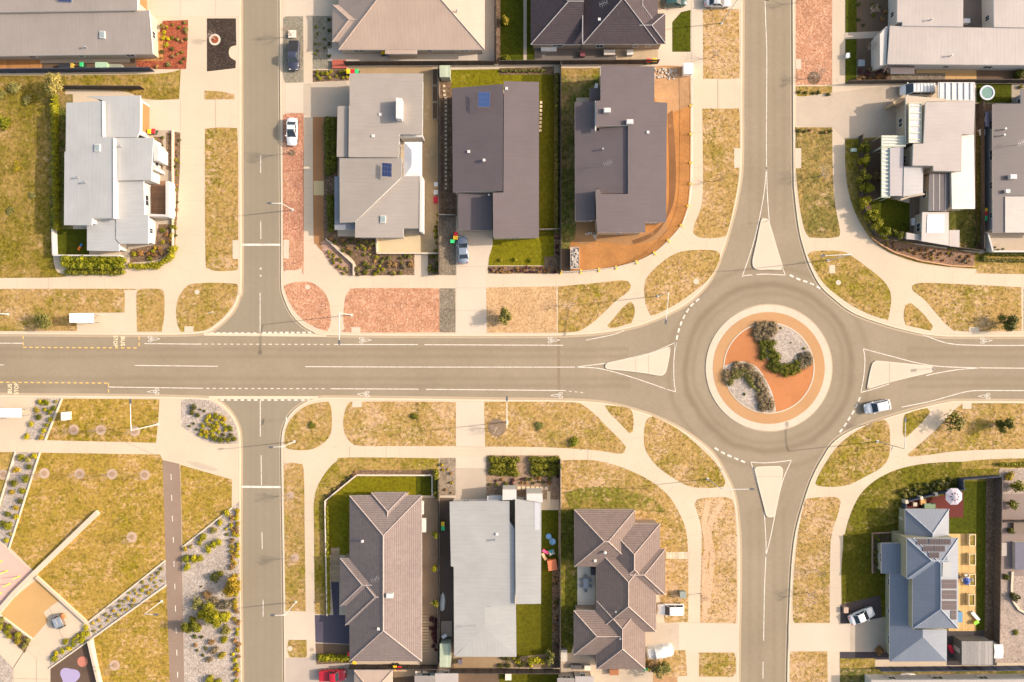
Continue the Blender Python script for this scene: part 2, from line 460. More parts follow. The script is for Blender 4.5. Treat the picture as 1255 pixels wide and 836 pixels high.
# ---- roundabout
RC = W(942, 451)
def ring(name, r0, r1, z0, z1, mat, n=96):
    mb = MB()
    mb.lathe([(r1, z0), (r1, z1), (r0, z1)] if r0 > 0 else [(r1, z0), (r1, z1), (.01, z1)], n, RC.x, RC.y)
    mb.f = [f for f in mb.f if len(f) <= 4] if r0 > 0 else mb.f
    o = mb.build(name, mat); o['kind'] = 'structure'; return o
px = S
ring('kerb', 68.5 * px, 77.2 * px, -.02, .10, M_CONC2)
ring('gutter', 77.2 * px, 78.6 * px, -.01, .004, M_GUTTER)
ring('apron', 55.6 * px, 68.5 * px, -.02, .115, m_ground((.455, .26, .125), .06, .14, stain=(.38, .2, .07)))
ring('kerb', 54.6 * px, 55.8 * px, -.02, .16, M_PALE)
ring('planted_earth', 0, 54.6 * px, -.02, .14, m_ground((.47, .19, .075), .1, .2, stain=(.38, .14, .05)))
def arc(r, a0, a1, n=14): return [(942 + r * math.cos(R(a0 + (a1 - a0) * k / n)), 451 + r * math.sin(R(a0 + (a1 - a0) * k / n))) for k in range(n + 1)]
leaf_sw = arc(54.3, 182.5, 82, 16)[0:]
inner = c(800, 400, [(565, 360), (545, 292), (500, 212), (465, 180), (420, 166), (375, 170), (340, 184)])
surf('gravel_bed', leaf_sw + inner, 6, M_GRAVEL, smooth=False)
ribbon('kerb', [leaf_sw[-1]] + inner + [leaf_sw[0]], .16, .17, M_PALE)
leaf_ne = arc(54.3, -107, -12, 14) + c(800, 400, [(735, 160), (680, 190), (610, 225), (560, 180), (500, 120), (490, 40), (470, 0)])
surf('gravel_bed', leaf_ne, 6, M_GRAVEL, smooth=False)

# ---- splitter islands
def island(pts):
    w = [W(x, y) for x, y in smooth_poly(pts, 75)]
    o = MB().prism([(p.x, p.y) for p in w], -.02, .13).build('traffic_island', M_CONC2); o['kind'] = 'structure'
    ww = w + [w[0]]
    a = sum(w[i].x * w[(i + 1) % len(w)].y - w[(i + 1) % len(w)].x * w[i].y for i in range(len(w)))
    v, f = ribbon_v(ww, .22, .136, .14 if a > 0 else -.14)
    k = link('kerb', new_mesh('kerb', v, f, M_PALE)); k['kind'] = 'structure'
island(c(800, 200, [(505, 262), (522, 258), (538, 266), (552, 305), (580, 400), (608, 490), (595, 497), (540, 496), (490, 497), (470, 488), (463, 470), (465, 440), (480, 375), (493, 310)]))
island([(741.5, 449), (743, 446), (748, 443.5), (778, 438), (800, 431.5), (818, 425.5), (821.5, 426.5), (820.5, 436), (817, 453), (814, 458.5), (808, 460.5), (790, 457.5), (765, 454.5), (745, 452.6)])
island(c(1020, 400, [(183, 178), (195, 164), (215, 160), (300, 168), (380, 176), (455, 184), (467, 190), (470, 200), (464, 212), (450, 217), (360, 238), (260, 263), (165, 292), (161, 285), (170, 230)]))
island(c(800, 400, [(470, 655), (520, 651), (585, 650), (600, 657), (605, 672), (600, 720), (580, 830), (566, 880), (556, 888), (538, 888), (526, 878), (515, 836), (490, 740)]))
for pts in (c(600, 400, [(680, 148), (680, 215)]), c(600, 400, [(740, 132), (740, 222)]), c(1020, 400, [(265, 165), (265, 262)]), c(800, 400, [(480, 700), (596, 700)])):
    ribbon('island_joint', pts, .07, .139, M_JOINT, smooth=False)

# ---- markings
def m_worn(cl):
    t = NT('worn_paint'); f = t.noise(1.6, 6, .8); f2 = t.noise(9.0, 3)
    c0 = t.ramp(f, [(.40, mul(cl, .68)), (.52, cl)])
    return t.done(t.mix(1.0, c0, t.ramp(f2, [(.35, (.8,) * 3), (.55, (1, 1, 1))]), 'MULTIPLY'), .8, 0, .2)
M_WHITE = m_worn((.72, .66, .57))
M_YEL = m_plain((.80, .48, .12), .7, .08, 6)
mk = MB(); ZM = .012
def line(pts, w=.13, mb=None, smooth=True):
    if smooth and len(pts) > 2: pts = catmull(pts, 6)
    v, f = ribbon_v([W(x, y) for x, y in pts], w, ZM); (mb or mk).add(v, f)
line([(164.7, 447.9), (267, 449)]); line([(-100, 446.6), (5, 447.3)])
line([(374, 449.4), (500, 449.9), (705, 450)])
line([(-100, 420.3), (28.5, 420.8)]); line([(177, 421.2), (243, 421.8)]); line([(409.5, 422.2), (512, 422.4)]); line([(520, 422.5), (690, 423.2)])
line([(133, 474.3), (245, 475.9)]); line([(405, 476.5), (513, 477)]); line([(522, 477.2), (690, 478.6)])
dashes([(243, 421.7), (408, 422.2)], .13, ZM, .55, .55, mk); dashes([(245, 475.9), (404, 476.5)], .13, ZM, .55, .55, mk)
dashes([(690, 478.6), (720, 482)], .1, ZM, .5, .5, mk); line([(718, 417), (752, 410), (765, 405)], .11)
# give way bars at the side street mouths
dashes([(258, 408.2), (318, 408.4)], .26, ZM, .5, .55, mk); dashes([(322, 407.8), (382, 407.6)], .28, ZM, .55, .42, mk)
dashes([(262, 490.2), (380, 490.4)], .26, ZM, .6, .55, mk)
# side street lines
line([(319.5, 190), (319.5, 212)]); line([(319.5, 271), (319.8, 293)]); line([(318.8, 359), (318.8, 408)])
line([(319.5, 328), (319.5, 330.5)], .25); line([(319.5, 337), (319.5, 339)], .25)
line([(297, 300), (344, 300)], .35); line([(319, 491), (319, 535)]); line([(320, 558), (320.4, 595)]); line([(296, 596.6), (345, 597)], .35)
line([(321, 652), (321.5, 673)]); line([(322.5, 735), (322.5, 756)]); line([(319, 40), (319, 62)], .001)
# north arm
line([(937, -20), (938.5, 30), (939.6, 60), (939.6, 110), (939.2, 165), (939.4, 205)])
line([(939.4, 205), (936, 239), (928, 280), (919, 312), (909.5, 339)]); line([(939.4, 205), (940.5, 239), (942.8, 272)])
line([(952.7, 307), (958, 325), (962.5, 337.3)]); line([(909.5, 339), (915, 337.5), (922, 337)]); line([(927, 336.4), (940, 336), (953, 336.6), (962.5, 337.3)])
dashes([(968, 337), (977, 341.5), (995, 348), (1006, 354)], .3, ZM, .75, .5, mk)
# north-west give way
dashes([(857, 366), (846, 376), (836, 393), (830.5, 410), (827, 428)], .3, ZM, .75, .5, mk)
# west arm
line([(705, 450), (730, 446.8), (746, 444.4), (795, 433), (828.4, 419.6)]); line([(705, 450), (735, 451.8), (770, 461), (800, 471), (815, 476.3)])
line([(828.4, 419.6), (826, 440), (826, 465), (828, 480.3)]); line([(828, 480.3), (822, 478.5), (817, 477)])
# south-west give way
dashes([(876, 549), (886, 555), (898, 560.5), (914, 567)], .3, ZM, .75, .5, mk)
# south arm
line([(919, 566), (921, 568.5), (928, 592), (936.5, 620)]); line([(919, 566), (933, 567.3), (950, 566.5), (970, 564)]); line([(970, 564), (959, 590), (951, 625), (945, 655), (938.5, 682)])
line([(936.6, 628), (938, 650), (938.8, 675), (937, 720), (935.8, 785)]); line([(935.2, 811), (935, 832)])
# east arm
line([(1058, 427.5), (1090, 436), (1130, 446), (1168, 450), (1255, 451.3), (1400, 451.5)]); line([(1058, 427.5), (1060, 440), (1058.5, 462), (1055, 481)]); line([(1055, 481), (1072, 476.5), (1090, 470.5)])
line([(1135, 460.4), (1150, 457), (1175, 453), (1200, 451.2)]); line([(1128, 408.5), (1150, 417.5), (1170, 422), (1200, 423.2), (1255, 423.4), (1400, 423.4)])
line([(1105, 499), (1140, 492), (1165, 485), (1185, 480), (1205, 478.6), (1255, 478.8), (1400, 479)])
dashes([(1054, 487), (1049, 499), (1042, 511), (1033, 525), (1028, 531)], .3, ZM, .75, .5, mk)
o = mk.build('road_marking', M_WHITE); o['kind'] = 'structure'
mk2 = MB()
for pts in ([(28.5, 411.8), (28.5, 425.5)], [(28.5, 425.8), (170.5, 426.5)], [(170.5, 412.4), (170.5, 426.5)], [(-60, 468), (133, 469.6)], [(133, 469.6), (133, 483.5)]):
    dashes(pts, .15, ZM, .55, .5, mk2)
o = mk2.build('road_marking', M_YEL); o['kind'] = 'structure'
M_TEXT = m_plain((.80, .66, .42), .7)
def text(body, px_, py_, length_px, rz):
    cu = bpy.data.curves.new('road_lettering', 'FONT'); cu.body = body; cu.align_x = 'CENTER'; cu.align_y = 'CENTER'; cu.size = 1
    cu.offset = .012; cu.space_character = 1.05
    o = link('road_lettering', cu); o.data.materials.append(M_TEXT); o['kind'] = 'structure'
    bpy.context.view_layer.update()
    o.scale = (length_px * S / o.dimensions.x, 5.0 * S / .72, 1)
    o.location = W(px_, py_) + Vector((0, 0, .014)); o.rotation_euler = (0, 0, rz)
text('STOP', 141.3, 418.2, 13.5, R(-90)); text('BUS', 150.3, 418.2, 11.5, R(-90))
text('BUS', 12.3, 476.3, 11.5, R(90)); text('STOP', 20.5, 476.5, 13.5, R(90))
def bike(px_, py_, ang):
    mb = MB(); k = 1.0
    def arcpts(cx, cy, r): return [(cx + r * math.cos(a * math.pi / 9), cy + r * math.sin(a * math.pi / 9)) for a in range(19)]
    for pts in (arcpts(-.42, -.42, .27), arcpts(-.42, .42, .27), [(-.42, -.42), (0, -.25), (0, .3), (-.42, .42)], [(0, -.25), (-.4, 0), (0, .3)], [(-.4, 0), (-.42, -.42)], [(0, .3), (.18, .25)], [(.08, -.35), (.08, -.15)],
                [(.15, -.3), (.6, -.1), (.45, .3), (.2, .3)], arcpts(.75, .05, .09)):
        v, f = ribbon_v(pts, .1, 0); mb.add(v, f)
    o = mb.build('road_marking', M_WHITE, None, W(px_, py_) + Vector((0, 0, .014)), ang); o['kind'] = 'structure'; o.scale = (1.3, .72, 1)
for x, y, a in ((188, 415.5, 0), (447, 417, 0), (678, 417, 0), (188.5, 480, 180), (446, 483, 180), (683, 484.5, 180), (1208, 417.5, 0), (1207, 485.5, 180)): bike(x, y, R(a))

# ---- north-west block
surf('field', [(-160, 92), (0, 93), (190, 91), (222, 85), (220, 122), (180, 122), (150, 112), (82, 110), (80, 118), (66, 200), (66, 318), (78, 336), (60, 340.5), (-160, 340.5)], 1, G_FIELD, grass=2)
surf('lawn', [(80, 93), (190, 91), (221, 86), (219, 108), (80, 107)], 2, G_MID, grass=2)
surf('verge', [(-160, 354.5), (147, 354), (152, 356), (153.4, 361), (153.4, 383), (95, 383.5), (95, 405.6), (-160, 406)], 1, G_DRY2, grass=1)
surf('verge', c(0, 200, [(637, 620), (645, 592), (665, 585), (745, 586), (765, 600), (768, 640), (766, 720), (755, 785), (640, 785)]), 1, G_DRY2, grass=1)
surf('verge', c(200, 200, [(62, 690), (68, 640), (85, 605), (110, 575), (140, 562), (240, 557), (345, 562), (350, 590), (338, 640), (300, 698), (250, 745), (190, 780), (85, 786), (68, 750)]), 1, G_DRY2, grass=1)
surf('verge', [(251.5, 158), (270, 156.5), (291, 157.5), (292.3, 200), (292.3, 329), (288, 331.6), (266, 332.4), (255, 329), (252.4, 322), (251.6, 260)], 1, G_DRY2, grass=1)
surf('verge', [(251, 111.5), (270, 112.5), (288, 116), (288, 122), (251, 122.3)], 1, G_DRY, grass=1)
surf('mulch_bed', [(254, 23), (289.5, 23), (290, 56), (284, 57.5), (281, 62), (282, 70), (289.5, 75), (289, 84), (254, 88)], 1, M_BLACK)
surf('mulch_bed', [(196, 42), (200, 26), (231, 25), (230, 60), (228.5, 85), (195, 85), (167, 82), (167, 75), (196, 75)], 2, M_RUST)
surf('driveway', [(186, -60), (295, -60), (295, 20), (186, 20)], 1, M_CONC2, smooth=False)
surf('driveway', [(180, 123), (221, 122.6), (221, 159), (184, 163)], 1, M_CONC2, smooth=False)
surf('footpath', [(221, 122.6), (264, 122.6), (264, 157), (221, 158.6)], 1, M_CONC, smooth=False)
for pts in ([(221.5, 0), (221.5, 20)], [(264.5, 0), (264.5, 20)], [(221.5, 122), (221.5, 158)], [(264.5, 122), (264.5, 157)], [(60, 340.5), (60, 354)], [(153, 383.5), (131, 383.5)]):
    ribbon('footpath_joint', pts, .06, BASEZ + .02, M_JOINT, smooth=False)
surf('garden_bed', [(188, 160), (212.5, 160), (212.5, 262), (205, 300), (180, 310), (160, 318), (150, 316), (150, 300), (188, 296)], 2, M_PAVE)
surf('garden_bed', [(189, 168), (200, 168), (200, 210), (189, 208)], 3, M_BARK)
surf('garden_bed', [(204, 163), (211.5, 163), (211.5, 210), (204, 208)], 3, M_BARK)
surf('garden_bed', [(214.5, 162), (221.5, 163), (221, 205), (219, 240), (215, 302), (214, 302)], 3, M_BARK)
surf('garden_bed', [(195, 275), (212.5, 275), (212.5, 300), (196, 318), (160, 322), (160, 306), (190, 300)], 3, M_BARK)
surf('lawn', [(68, 281), (110, 281), (110, 313), (69, 313)], 3, G_LAWN2, grass=2)
surf('side_yard', [(62, 116), (90, 116), (90, 282), (62, 282)], 2, G_YARD)
surf('patio', [(178, 222), (207, 222), (207, 264), (178, 264)], 4, m_lines((.26, .15, .09), (.08, .05, .03), .2, 'Y'))
surf('deck', [(-30, 69), (52, 69), (52, 86.5), (-30, 88)], 3, m_lines((.46, .22, .075), (.12, .06, .03), .22, 'X'), smooth=False)
surf('deck', [(166, 40), (200.5, 40), (200.5, 75), (166, 75)], 4, m_lines((.46, .22, .075), (.12, .06, .03), .22, 'X'), smooth=False)
surf('side_yard', [(50, 69), (168, 66), (168, 85), (50, 87)], 2, M_BROWN)
surf('patio', [(50, 68), (160, 66), (160, 77), (50, 78)], 3, M_CONC3, smooth=False)

# ---- north block
surf('verge', [(347.2, 30), (348, 22), (352, 20.5), (371.8, 20.5), (372.4, 101.3), (350, 102), (347, 90)], 1, M_GRAVEL_G)
surf('driveway', [(349, -60), (407, -60), (407, 20), (349, 20.3)], 1, M_CONC2, smooth=False)
surf('garden_bed', [(383.5, 20), (407, 20), (407, 85), (383.5, 85)], 1, M_GRAVEL_G)
surf('garden_bed', [(383.5, 86.5), (428, 86), (428, 99), (383.5, 101)], 1, M_BARK)
surf('driveway', [(350, 103), (383, 102.5), (425, 99), (429, 131), (414, 143), (383, 143), (350, 138)], 1, M_CONC3, smooth=False)
surf('driveway', [(350, 103), (372, 102.5), (372, 138.8), (350, 138)], 2, M_CONC2, smooth=False)
surf('verge', [(347, 150), (347.6, 142), (352, 139.5), (372.5, 139), (372.5, 322), (370, 328.5), (362, 331.2), (351, 331), (347.5, 326), (347, 250)], 1, M_RED_D)
surf('verge', [(347.6, 288), (361, 288), (361, 293), (372.5, 293), (372.5, 322), (370, 328.5), (362, 331.2), (351, 331), (347.5, 326)], 2, M_RED)
for r_ in ((348, 212, 354.5, 234), (349, 234.5, 363.5, 246.5)): surf('verge', rect(*r_), 2, M_RED)
surf('garden_bed', [(383.6, 143.5), (397, 143.5), (397, 310), (388, 300), (384.4, 283)], 1, m_ground((.36, .18, .08), .15, .25))
surf('garden_bed', [(397, 143.5), (414, 143.5), (414, 290), (400, 296), (397, 290)], 1, M_BARK)
surf('footpath', [(384.5, 222), (397, 222), (397, 239.5), (384.8, 239.5)], 2, m_ground((.56, .43, .23), .05, .12), smooth=False)
surf('garden_bed', [(397, 224), (410, 224), (410, 236), (397, 236)], 2, M_BARK)
surf('garden_bed', [(393, 297), (400, 294), (433, 323), (433.5, 337.5), (420, 337), (410, 329), (398, 313)], 2, m_chips(((.40, .24, .17), (.5, .33, .25), (.3, .17, .11)), 5.0))
surf('garden_bed', [(398, 290), (433, 290), (462, 292), (462, 310), (538, 311), (538, 337), (435, 338), (434, 320)], 1, M_BARK)
surf('side_yard', [(518, 84), (539, 84), (539, 312), (516, 312), (512, 240)], 1, m_ground((.50, .36, .20), .15, .3, stain=(.62, .5, .33)))
surf('side_yard', [(428, 83), (530, 82), (530, 92), (428, 92)], 2, m_ground((.42, .30, .17), .15, .3))
surf('patio', [(463, 290), (515, 286), (516, 310), (463, 309)], 3, m_ground((.60, .47, .29), .08, .2))
surf('footpath', [(508, 312), (524.5, 311), (524.5, 338), (508, 338)], 3, M_CONC, smooth=False)
surf('verge', [(347.8, 351), (355, 347.5), (368, 345.5), (382, 346.5), (394.7, 355), (402, 366), (405, 380), (405.5, 396), (401.5, 406), (386, 401), (368.5, 389.5), (355, 371)], 1, M_RED)
surf('verge', c(400, 200, [(84, 655), (92, 618), (110, 595), (135, 583), (400, 582), (526, 583), (527, 788), (105, 788), (88, 770), (80, 730)]), 1, M_RED)
surf('verge', rect(538.7, 353.5, 558.2, 407.5), 1, M_GRAVEL_D, smooth=False)
surf('side_yard', [(539.5, 265), (559, 265), (559, 337.5), (539.5, 337.5)], 1, M_GRAVEL_D, smooth=False)
surf('side_yard', [(539.5, 86), (560, 86), (560, 265), (539.5, 265)], 1, M_BARK, smooth=False)
surf('driveway', [(560, 284), (603.5, 284), (604, 300), (596, 327), (595.5, 410), (558.7, 410), (559.5, 327), (560, 300)], 2, M_CONC2, smooth=False)
for pts in ([(559.5, 327), (596, 327)], [(558.7, 353), (595.5, 353)], [(558.7, 381), (595.5, 381)]): ribbon('driveway_joint', pts, .06, BASEZ + .02, M_JOINT, smooth=False)
surf('verge', [(595.8, 352.5), (682, 351), (682.5, 407.8), (597, 407.8)], 1, M_WOOD, smooth=False)
surf('verge', c(600, 200, [(318, 574), (480, 560), (600, 547), (645, 550), (659, 570), (645, 598), (590, 640), (530, 697), (470, 750), (420, 780), (390, 786), (318, 790)]), 1, G_DRY2, grass=1)
surf('verge', c(600, 200, [(548, 758), (580, 720), (620, 672), (655, 645), (672, 662), (675, 700), (660, 745), (575, 768)]), 1, G_DRY2, grass=1)
surf('verge', [(789.5, 360), (790, 347), (795, 337), (806, 326), (820, 315), (835, 308.5), (853, 306.5), (875, 307), (882, 311), (881, 320), (871, 339), (855, 354), (830, 372), (807, 384), (797.5, 387), (792, 375)], 1, G_DRY, grass=1)
surf('verge', [(861.5, 12), (884, 11.5), (905.5, 12), (906, 60), (906, 91), (901, 96.8), (861.5, 96.8)], 1, G_SOIL, grass=1)
surf('verge', [(860.5, 133.5), (902, 133.5), (906, 139), (906.2, 200), (902, 239.5), (892, 283), (888, 290), (876, 291.8), (857, 291), (849, 285), (851, 275), (858, 258), (861, 240), (861.3, 200)], 1, G_DRY, grass=1)
surf('lawn', c(800, 0, [(90, 105), (132, 58), (175, 48), (175, 243), (90, 243)]), 2, G_LAWN2, smooth=False, grass=2)
surf('driveway', [(806, -60), (908, -60), (908, 11.5), (861, 11.5), (861, 82), (806, 80)], 1, M_CONC2, smooth=False)
for pts in ([(879.5, 97), (879.5, 133.5)], [(847, 97), (847, 133)], [(847, 0), (847, 130)]): ribbon('footpath_joint', pts, .06, BASEZ + .02, M_JOINT, smooth=False)
surf('lawn', rect(613.5, -60, 641.5, 78), 1, G_LAWN2, smooth=False, grass=2)
surf('footpath', rect(641.5, -60, 645.5, 78.5), 2, M_CONC3, smooth=False)
surf('lawn', rect(645.5, -60, 656, 78), 1, G_LAWN2, smooth=False, grass=2)
surf('patio', [(402, 60), (594, 56), (594, -60), (606, -60), (606, 79.5), (430, 80), (402, 74)], 1, m_ground((.55, .48, .40), .08, .15), smooth=False)
surf('garden_bed', rect(606, -60, 613.5, 79), 1, M_BARK, smooth=False)
surf('side_yard', [(655, 53), (755, 54), (755, 78), (655, 78)], 2, m_ground((.17, .145, .125), .15, .25), smooth=False)
surf('patio', [(755, 62), (806, 60), (806, 78), (755, 78)], 3, m_ground((.52, .40, .26), .2, .3), smooth=False)
surf('lawn', [(553, 86), (679, 84), (679, 110), (553, 112)], 1, G_LAWNB, smooth=False, grass=2)
surf('garden_bed', [(612, 84), (679, 82), (679, 91.5), (612, 92)], 2, M_BARK, smooth=False)
surf('lawn', rect(640, 92, 679.5, 310), 1, G_LAWN, smooth=False, grass=2)
surf('lawn', [(601, 290), (679, 290), (679, 314), (667, 315.5), (667, 325.5), (598.5, 325.5)], 1, G_LAWNB, smooth=False, grass=2)
surf('garden_bed', [(598, 326.3), (667, 326.3), (667, 315), (679, 314), (679, 90), (686, 90), (686, 335.5), (598, 335.5)], 1, M_BARK, smooth=False)
# building site
surf('building_site', [(687, 330), (700, 270), (725, 100), (800, 82), (846, 83), (846, 200), (843, 252), (835, 275), (819, 294), (802, 309), (780, 320), (755, 327), (712, 332), (687, 334)], 1, M_DIRT)
surf('building_site', [(802, 82), (846, 83), (846, 130), (818, 140), (802, 120)], 2, M_DIRT2)
surf('building_site', [(696, 292), (700, 275), (728, 270), (734, 284), (790, 287), (816, 272), (818, 284), (800, 295), (770, 300), (735, 296), (715, 300)], 2, m_ground((.36, .20, .09), .2, .3, stain=(.2, .11, .06)))
surf('building_site', [(818, 140), (824, 135), (828, 200), (826, 245), (812, 277), (796, 292), (776, 300), (774, 295), (800, 284), (817, 262), (820, 220)], 3, m_ground((.20, .10, .045), .25, .3, stain=(.42, .22, .09)))
surf('side_yard', [(687.5, 84), (735, 84), (735, 120), (706, 120), (706, 275), (700, 296), (697, 305), (687.5, 308)], 3, G_YARD, grass=2)
surf('side_yard', [(687.5, 84), (733, 84), (733, 94), (687.5, 94)], 4, G_MID, grass=2)
surf('garden_bed', [(687.5, 306), (699, 305), (699, 333), (687.5, 333)], 4, M_BROWN)

# ---- north-east block
surf('verge', [(975, -60), (1019.5, -60), (1019.5, 104.5), (975, 104.5)], 1, M_RED, smooth=False)
surf('verge', [(975, 106), (1019.5, 106), (1019.5, 118.5), (977, 118.5), (975, 114)], 1, G_MID, grass=1)
surf('driveway', [(976, 119.5), (1100, 104), (1100, 165), (1035, 171), (1020, 157), (976, 155)], 1, M_CONC3, smooth=False)
surf('verge', [(975, 160), (978, 156.5), (1019.5, 156.5), (1020.3, 215), (1023, 250), (1029, 282), (1028, 290), (1015, 292), (992, 291.5), (985, 280), (978.5, 245), (975, 205)], 1, m_grass(.55, .2, gcol=(.15, .125, .03)), grass=1)
surf('verge', [(989.5, 313), (995, 308.5), (1010, 307.3), (1030, 308), (1042, 313), (1060, 326), (1080, 342), (1090, 356), (1091.5, 372), (1088, 392), (1072, 388), (1046, 376), (1023, 360), (1008, 346), (997, 328)], 1, m_grass(.45, .25), grass=1)
surf('verge', [(1107, 388), (1109, 374), (1116, 371.5), (1130.5, 384), (1143, 400), (1140, 405.5), (1109.5, 398.5)], 1, G_DRY2, grass=1)
surf('verge', [(1117, 353), (1122, 348), (1146, 347), (1251, 352), (1251.5, 405.5), (1178, 406), (1162, 400), (1151, 389), (1133, 368), (1120, 358)], 1, m_grass(.38, .5), grass=1)
surf('verge', [(1254, 352), (1400, 352), (1400, 406), (1254, 406)], 1, G_DRY2, smooth=False, grass=1)
surf('garden_bed', rect(1049.5, -60, 1096, 40), 2, M_BROWN, smooth=False)
surf('garden_bed', [(1049.5, 48), (1096, 46), (1096, 82), (1092, 102), (1050, 103)], 2, M_BROWN, smooth=False)
surf('footpath', [(1035, 40.5), (1096, 38), (1096, 46), (1035, 48.5)], 3, M_CONC3, smooth=False)
surf('lawn', [(1035.5, -60), (1049.5, -60), (1049.5, 40), (1035.5, 40.5)], 2, G_LAWN2, smooth=False, grass=2)
surf('lawn', [(1035.5, 48.5), (1049.5, 48), (1049.5, 103), (1035.5, 103.5)], 2, G_LAWN2, smooth=False, grass=2)
surf('side_yard', rect(1088, 78, 1300, 101.5), 2, M_BROWN, smooth=False)
surf('garden_bed', rect(1092, 90, 1158, 101), 3, M_GRAVEL_D, smooth=False)
surf('patio', rect(1122, 79, 1196, 90), 3, m_ground((.48, .34, .17), .1, .2), smooth=False)
surf('deck', rect(1158, 90, 1196, 100.5), 3, m_lines((.56, .34, .14), (.25, .15, .07), .2, 'Y'), smooth=False)
surf('patio', rect(1178, -60, 1222, 36), 3, m_ground((.2, .165, .14), .12, .2), smooth=False)
surf('lawn', [(1035.5, 171), (1080, 168), (1082, 240), (1120, 252), (1120, 300), (1199, 310), (1199, 330), (1160, 327), (1125, 322), (1095, 312), (1070, 296), (1052, 270), (1040, 238), (1035.5, 205)], 2, G_MID, grass=2)
surf('garden_bed', [(1052, 172), (1082, 170), (1084, 250), (1070, 262), (1052, 250)], 3, M_BROWN)
surf('lawn', [(1066, 248), (1080, 243), (1117, 250), (1117, 284), (1072, 284)], 4, G_LAWN2, grass=2)
surf('patio', [(1114, 238), (1132, 238), (1132, 290), (1114, 290)], 5, m_ground((.2, .15, .11), .15, .25), smooth=False)
surf('garden_bed', [(1067, 291), (1078, 292), (1120, 300), (1194, 310), (1193, 326), (1165, 325), (1128, 319), (1096, 309), (1076, 299)], 3, m_chips(((.25, .15, .09), (.33, .2, .13), (.17, .1, .065)), 5.0))
surf('side_yard', rect(1160, 254, 1199, 307), 3, m_grass(.8, .1, gcol=(.08, .08, .015)), smooth=False)
surf('side_yard', rect(1195, 127, 1219, 308), 3, M_BROWN, smooth=False)
surf('garden_bed', rect(1195.5, 128, 1203, 305), 4, M_BARK, smooth=False)
surf('lawn', rect(1196, 103, 1239, 126.5), 3, G_LAWN2, smooth=False, grass=2)
surf('patio', rect(1239, 103, 1300, 126.5), 3, M_PAVE, smooth=False)
surf('patio', [(1203, 285), (1300, 285), (1300, 309), (1209, 309)], 4, M_CONC3, smooth=False)
surf('lawn', [(1199, 311), (1300, 311), (1300, 335), (1199, 330)], 2, G_MID, grass=2)
surf('verge', [(1199, 325), (1300, 325), (1300, 337), (1195, 335)], 3, G_DRY2, grass=1)

# ---- south-west park
surf('gravel_bed', [(46, 488), (77, 488.5), (56.6, 539), (28.4, 538)], 1, M_GRAVEL, smooth=False)
surf('gravel_bed', [(20, 554), (50, 554.5), (29, 617), (12, 671), (-10, 655), (3, 615)], 1, M_GRAVEL, smooth=False)
surf('verge', [(78, 488.5), (196, 489.3), (194.5, 515), (191.6, 542.6), (58, 539.5)], 1, G_PARK, smooth=False, grass=1)
surf('lawn', [(51, 554.7), (197, 557), (200.3, 565), (203.5, 686), (109, 761.5), (47.5, 705), (13, 671), (30.5, 617)], 1, G_PARK, smooth=False, grass=1)
surf('lawn', [(-160, 553), (19.5, 554), (3, 615), (-10, 655), (-160, 645)], 1, m_grass(.5, .15, straw=(.4, .26, .08)), smooth=False, grass=1)
surf('bike_path', [(199.5, 563.5), (220.5, 568.5), (222.5, 630), (226.2, 836), (228, 1000), (211, 1000), (208, 836), (203.5, 690), (200.6, 590)], 1, m_ground((.28, .2, .15), .1, .2))
mb = MB()
for (y0, x0) in ((581, 210), (606.5, 210.8), (632, 211.7), (658, 212.8), (687.5, 213.6), (715, 214.6), (742, 215.3), (769, 216.2), (796, 217), (823, 218)):
    v, f = ribbon_v([W(x0, y0), W(x0 + .3, y0 + 7)], .13, BASEZ + .012); mb.add(v, f)
o = mb.build('path_marking', M_WHITE); o['kind'] = 'structure'
surf('lawn', [(221.3, 569.5), (284.5, 587.5), (284.5, 622), (255, 646), (224, 670), (223, 630)], 1, G_PARK, smooth=False, grass=1)
surf('gravel_bed', [(224, 670.5), (255, 646.5), (284.5, 622.5), (293.5, 614), (294, 700), (295.5, 836), (296, 1000), (228, 1000), (226.5, 836)], 1, M_GRAVEL, smooth=False)
surf('gravel_bed', c(200, 400, [(85, 345), (120, 338), (170, 340), (215, 347), (265, 373), (310, 415), (340, 465), (350, 545), (230, 545), (155, 510), (85, 465)]), 1, M_GRAVEL)
surf('gravel_bed', [(109.5, 762.5), (202.8, 687.5), (204.5, 716), (114.5, 781)], 1, M_GRAVEL, smooth=False)
surf('lawn', [(115.5, 782), (204.6, 718.5), (208.5, 836), (211, 1000), (140, 1000), (124.5, 836)], 1, G_PARK, smooth=False, grass=1)
surf('playground', [(62.5, 818.5), (112, 783), (124, 836), (140, 1000), (62, 1000)], 1, m_ground((.13, .085, .06), .1, .25))
surf('playground', [(-160, 560), (0, 664.7), (42, 702), (20, 729.5), (-160, 860)], 2, m_ground((.58, .37, .31), .05, .08), smooth=False)
surf('sand_court', c(0, 616, [(185, 350), (280, 455), (245, 478), (205, 510), (228, 548), (155, 632), (5, 520), (78, 432)]), 2, m_ground((.50, .305, .125), .08, .15), smooth=False)
surf('gravel_bed', [(-160, 640), (-4, 754), (38, 784), (31, 800), (26, 795), (0, 770), (-160, 690)], 2, M_BARK, smooth=False)
surf('gravel_bed', c(0, 616, [(235, 755), (235, 700), (300, 650), (345, 625), (400, 570), (420, 585), (425, 630), (340, 690)]), 2, M_GRAVEL, smooth=False)
surf('gravel_bed', [(-60, 760), (0, 801), (16, 818), (16, 900), (-60, 900)], 2, M_GRAVEL, smooth=False)
def disc(name, px_, py_, r, layer, mat, lob=None):
    pts = []
    for k in range(28):
        a = k * math.tau / 28; rr = r * (1 + (.16 * math.cos(3 * a + 1) if lob else 0)); pts.append((px_ + rr * math.cos(a), py_ + rr * math.sin(a)))
    return surf(name, pts, layer, mat, smooth=False)
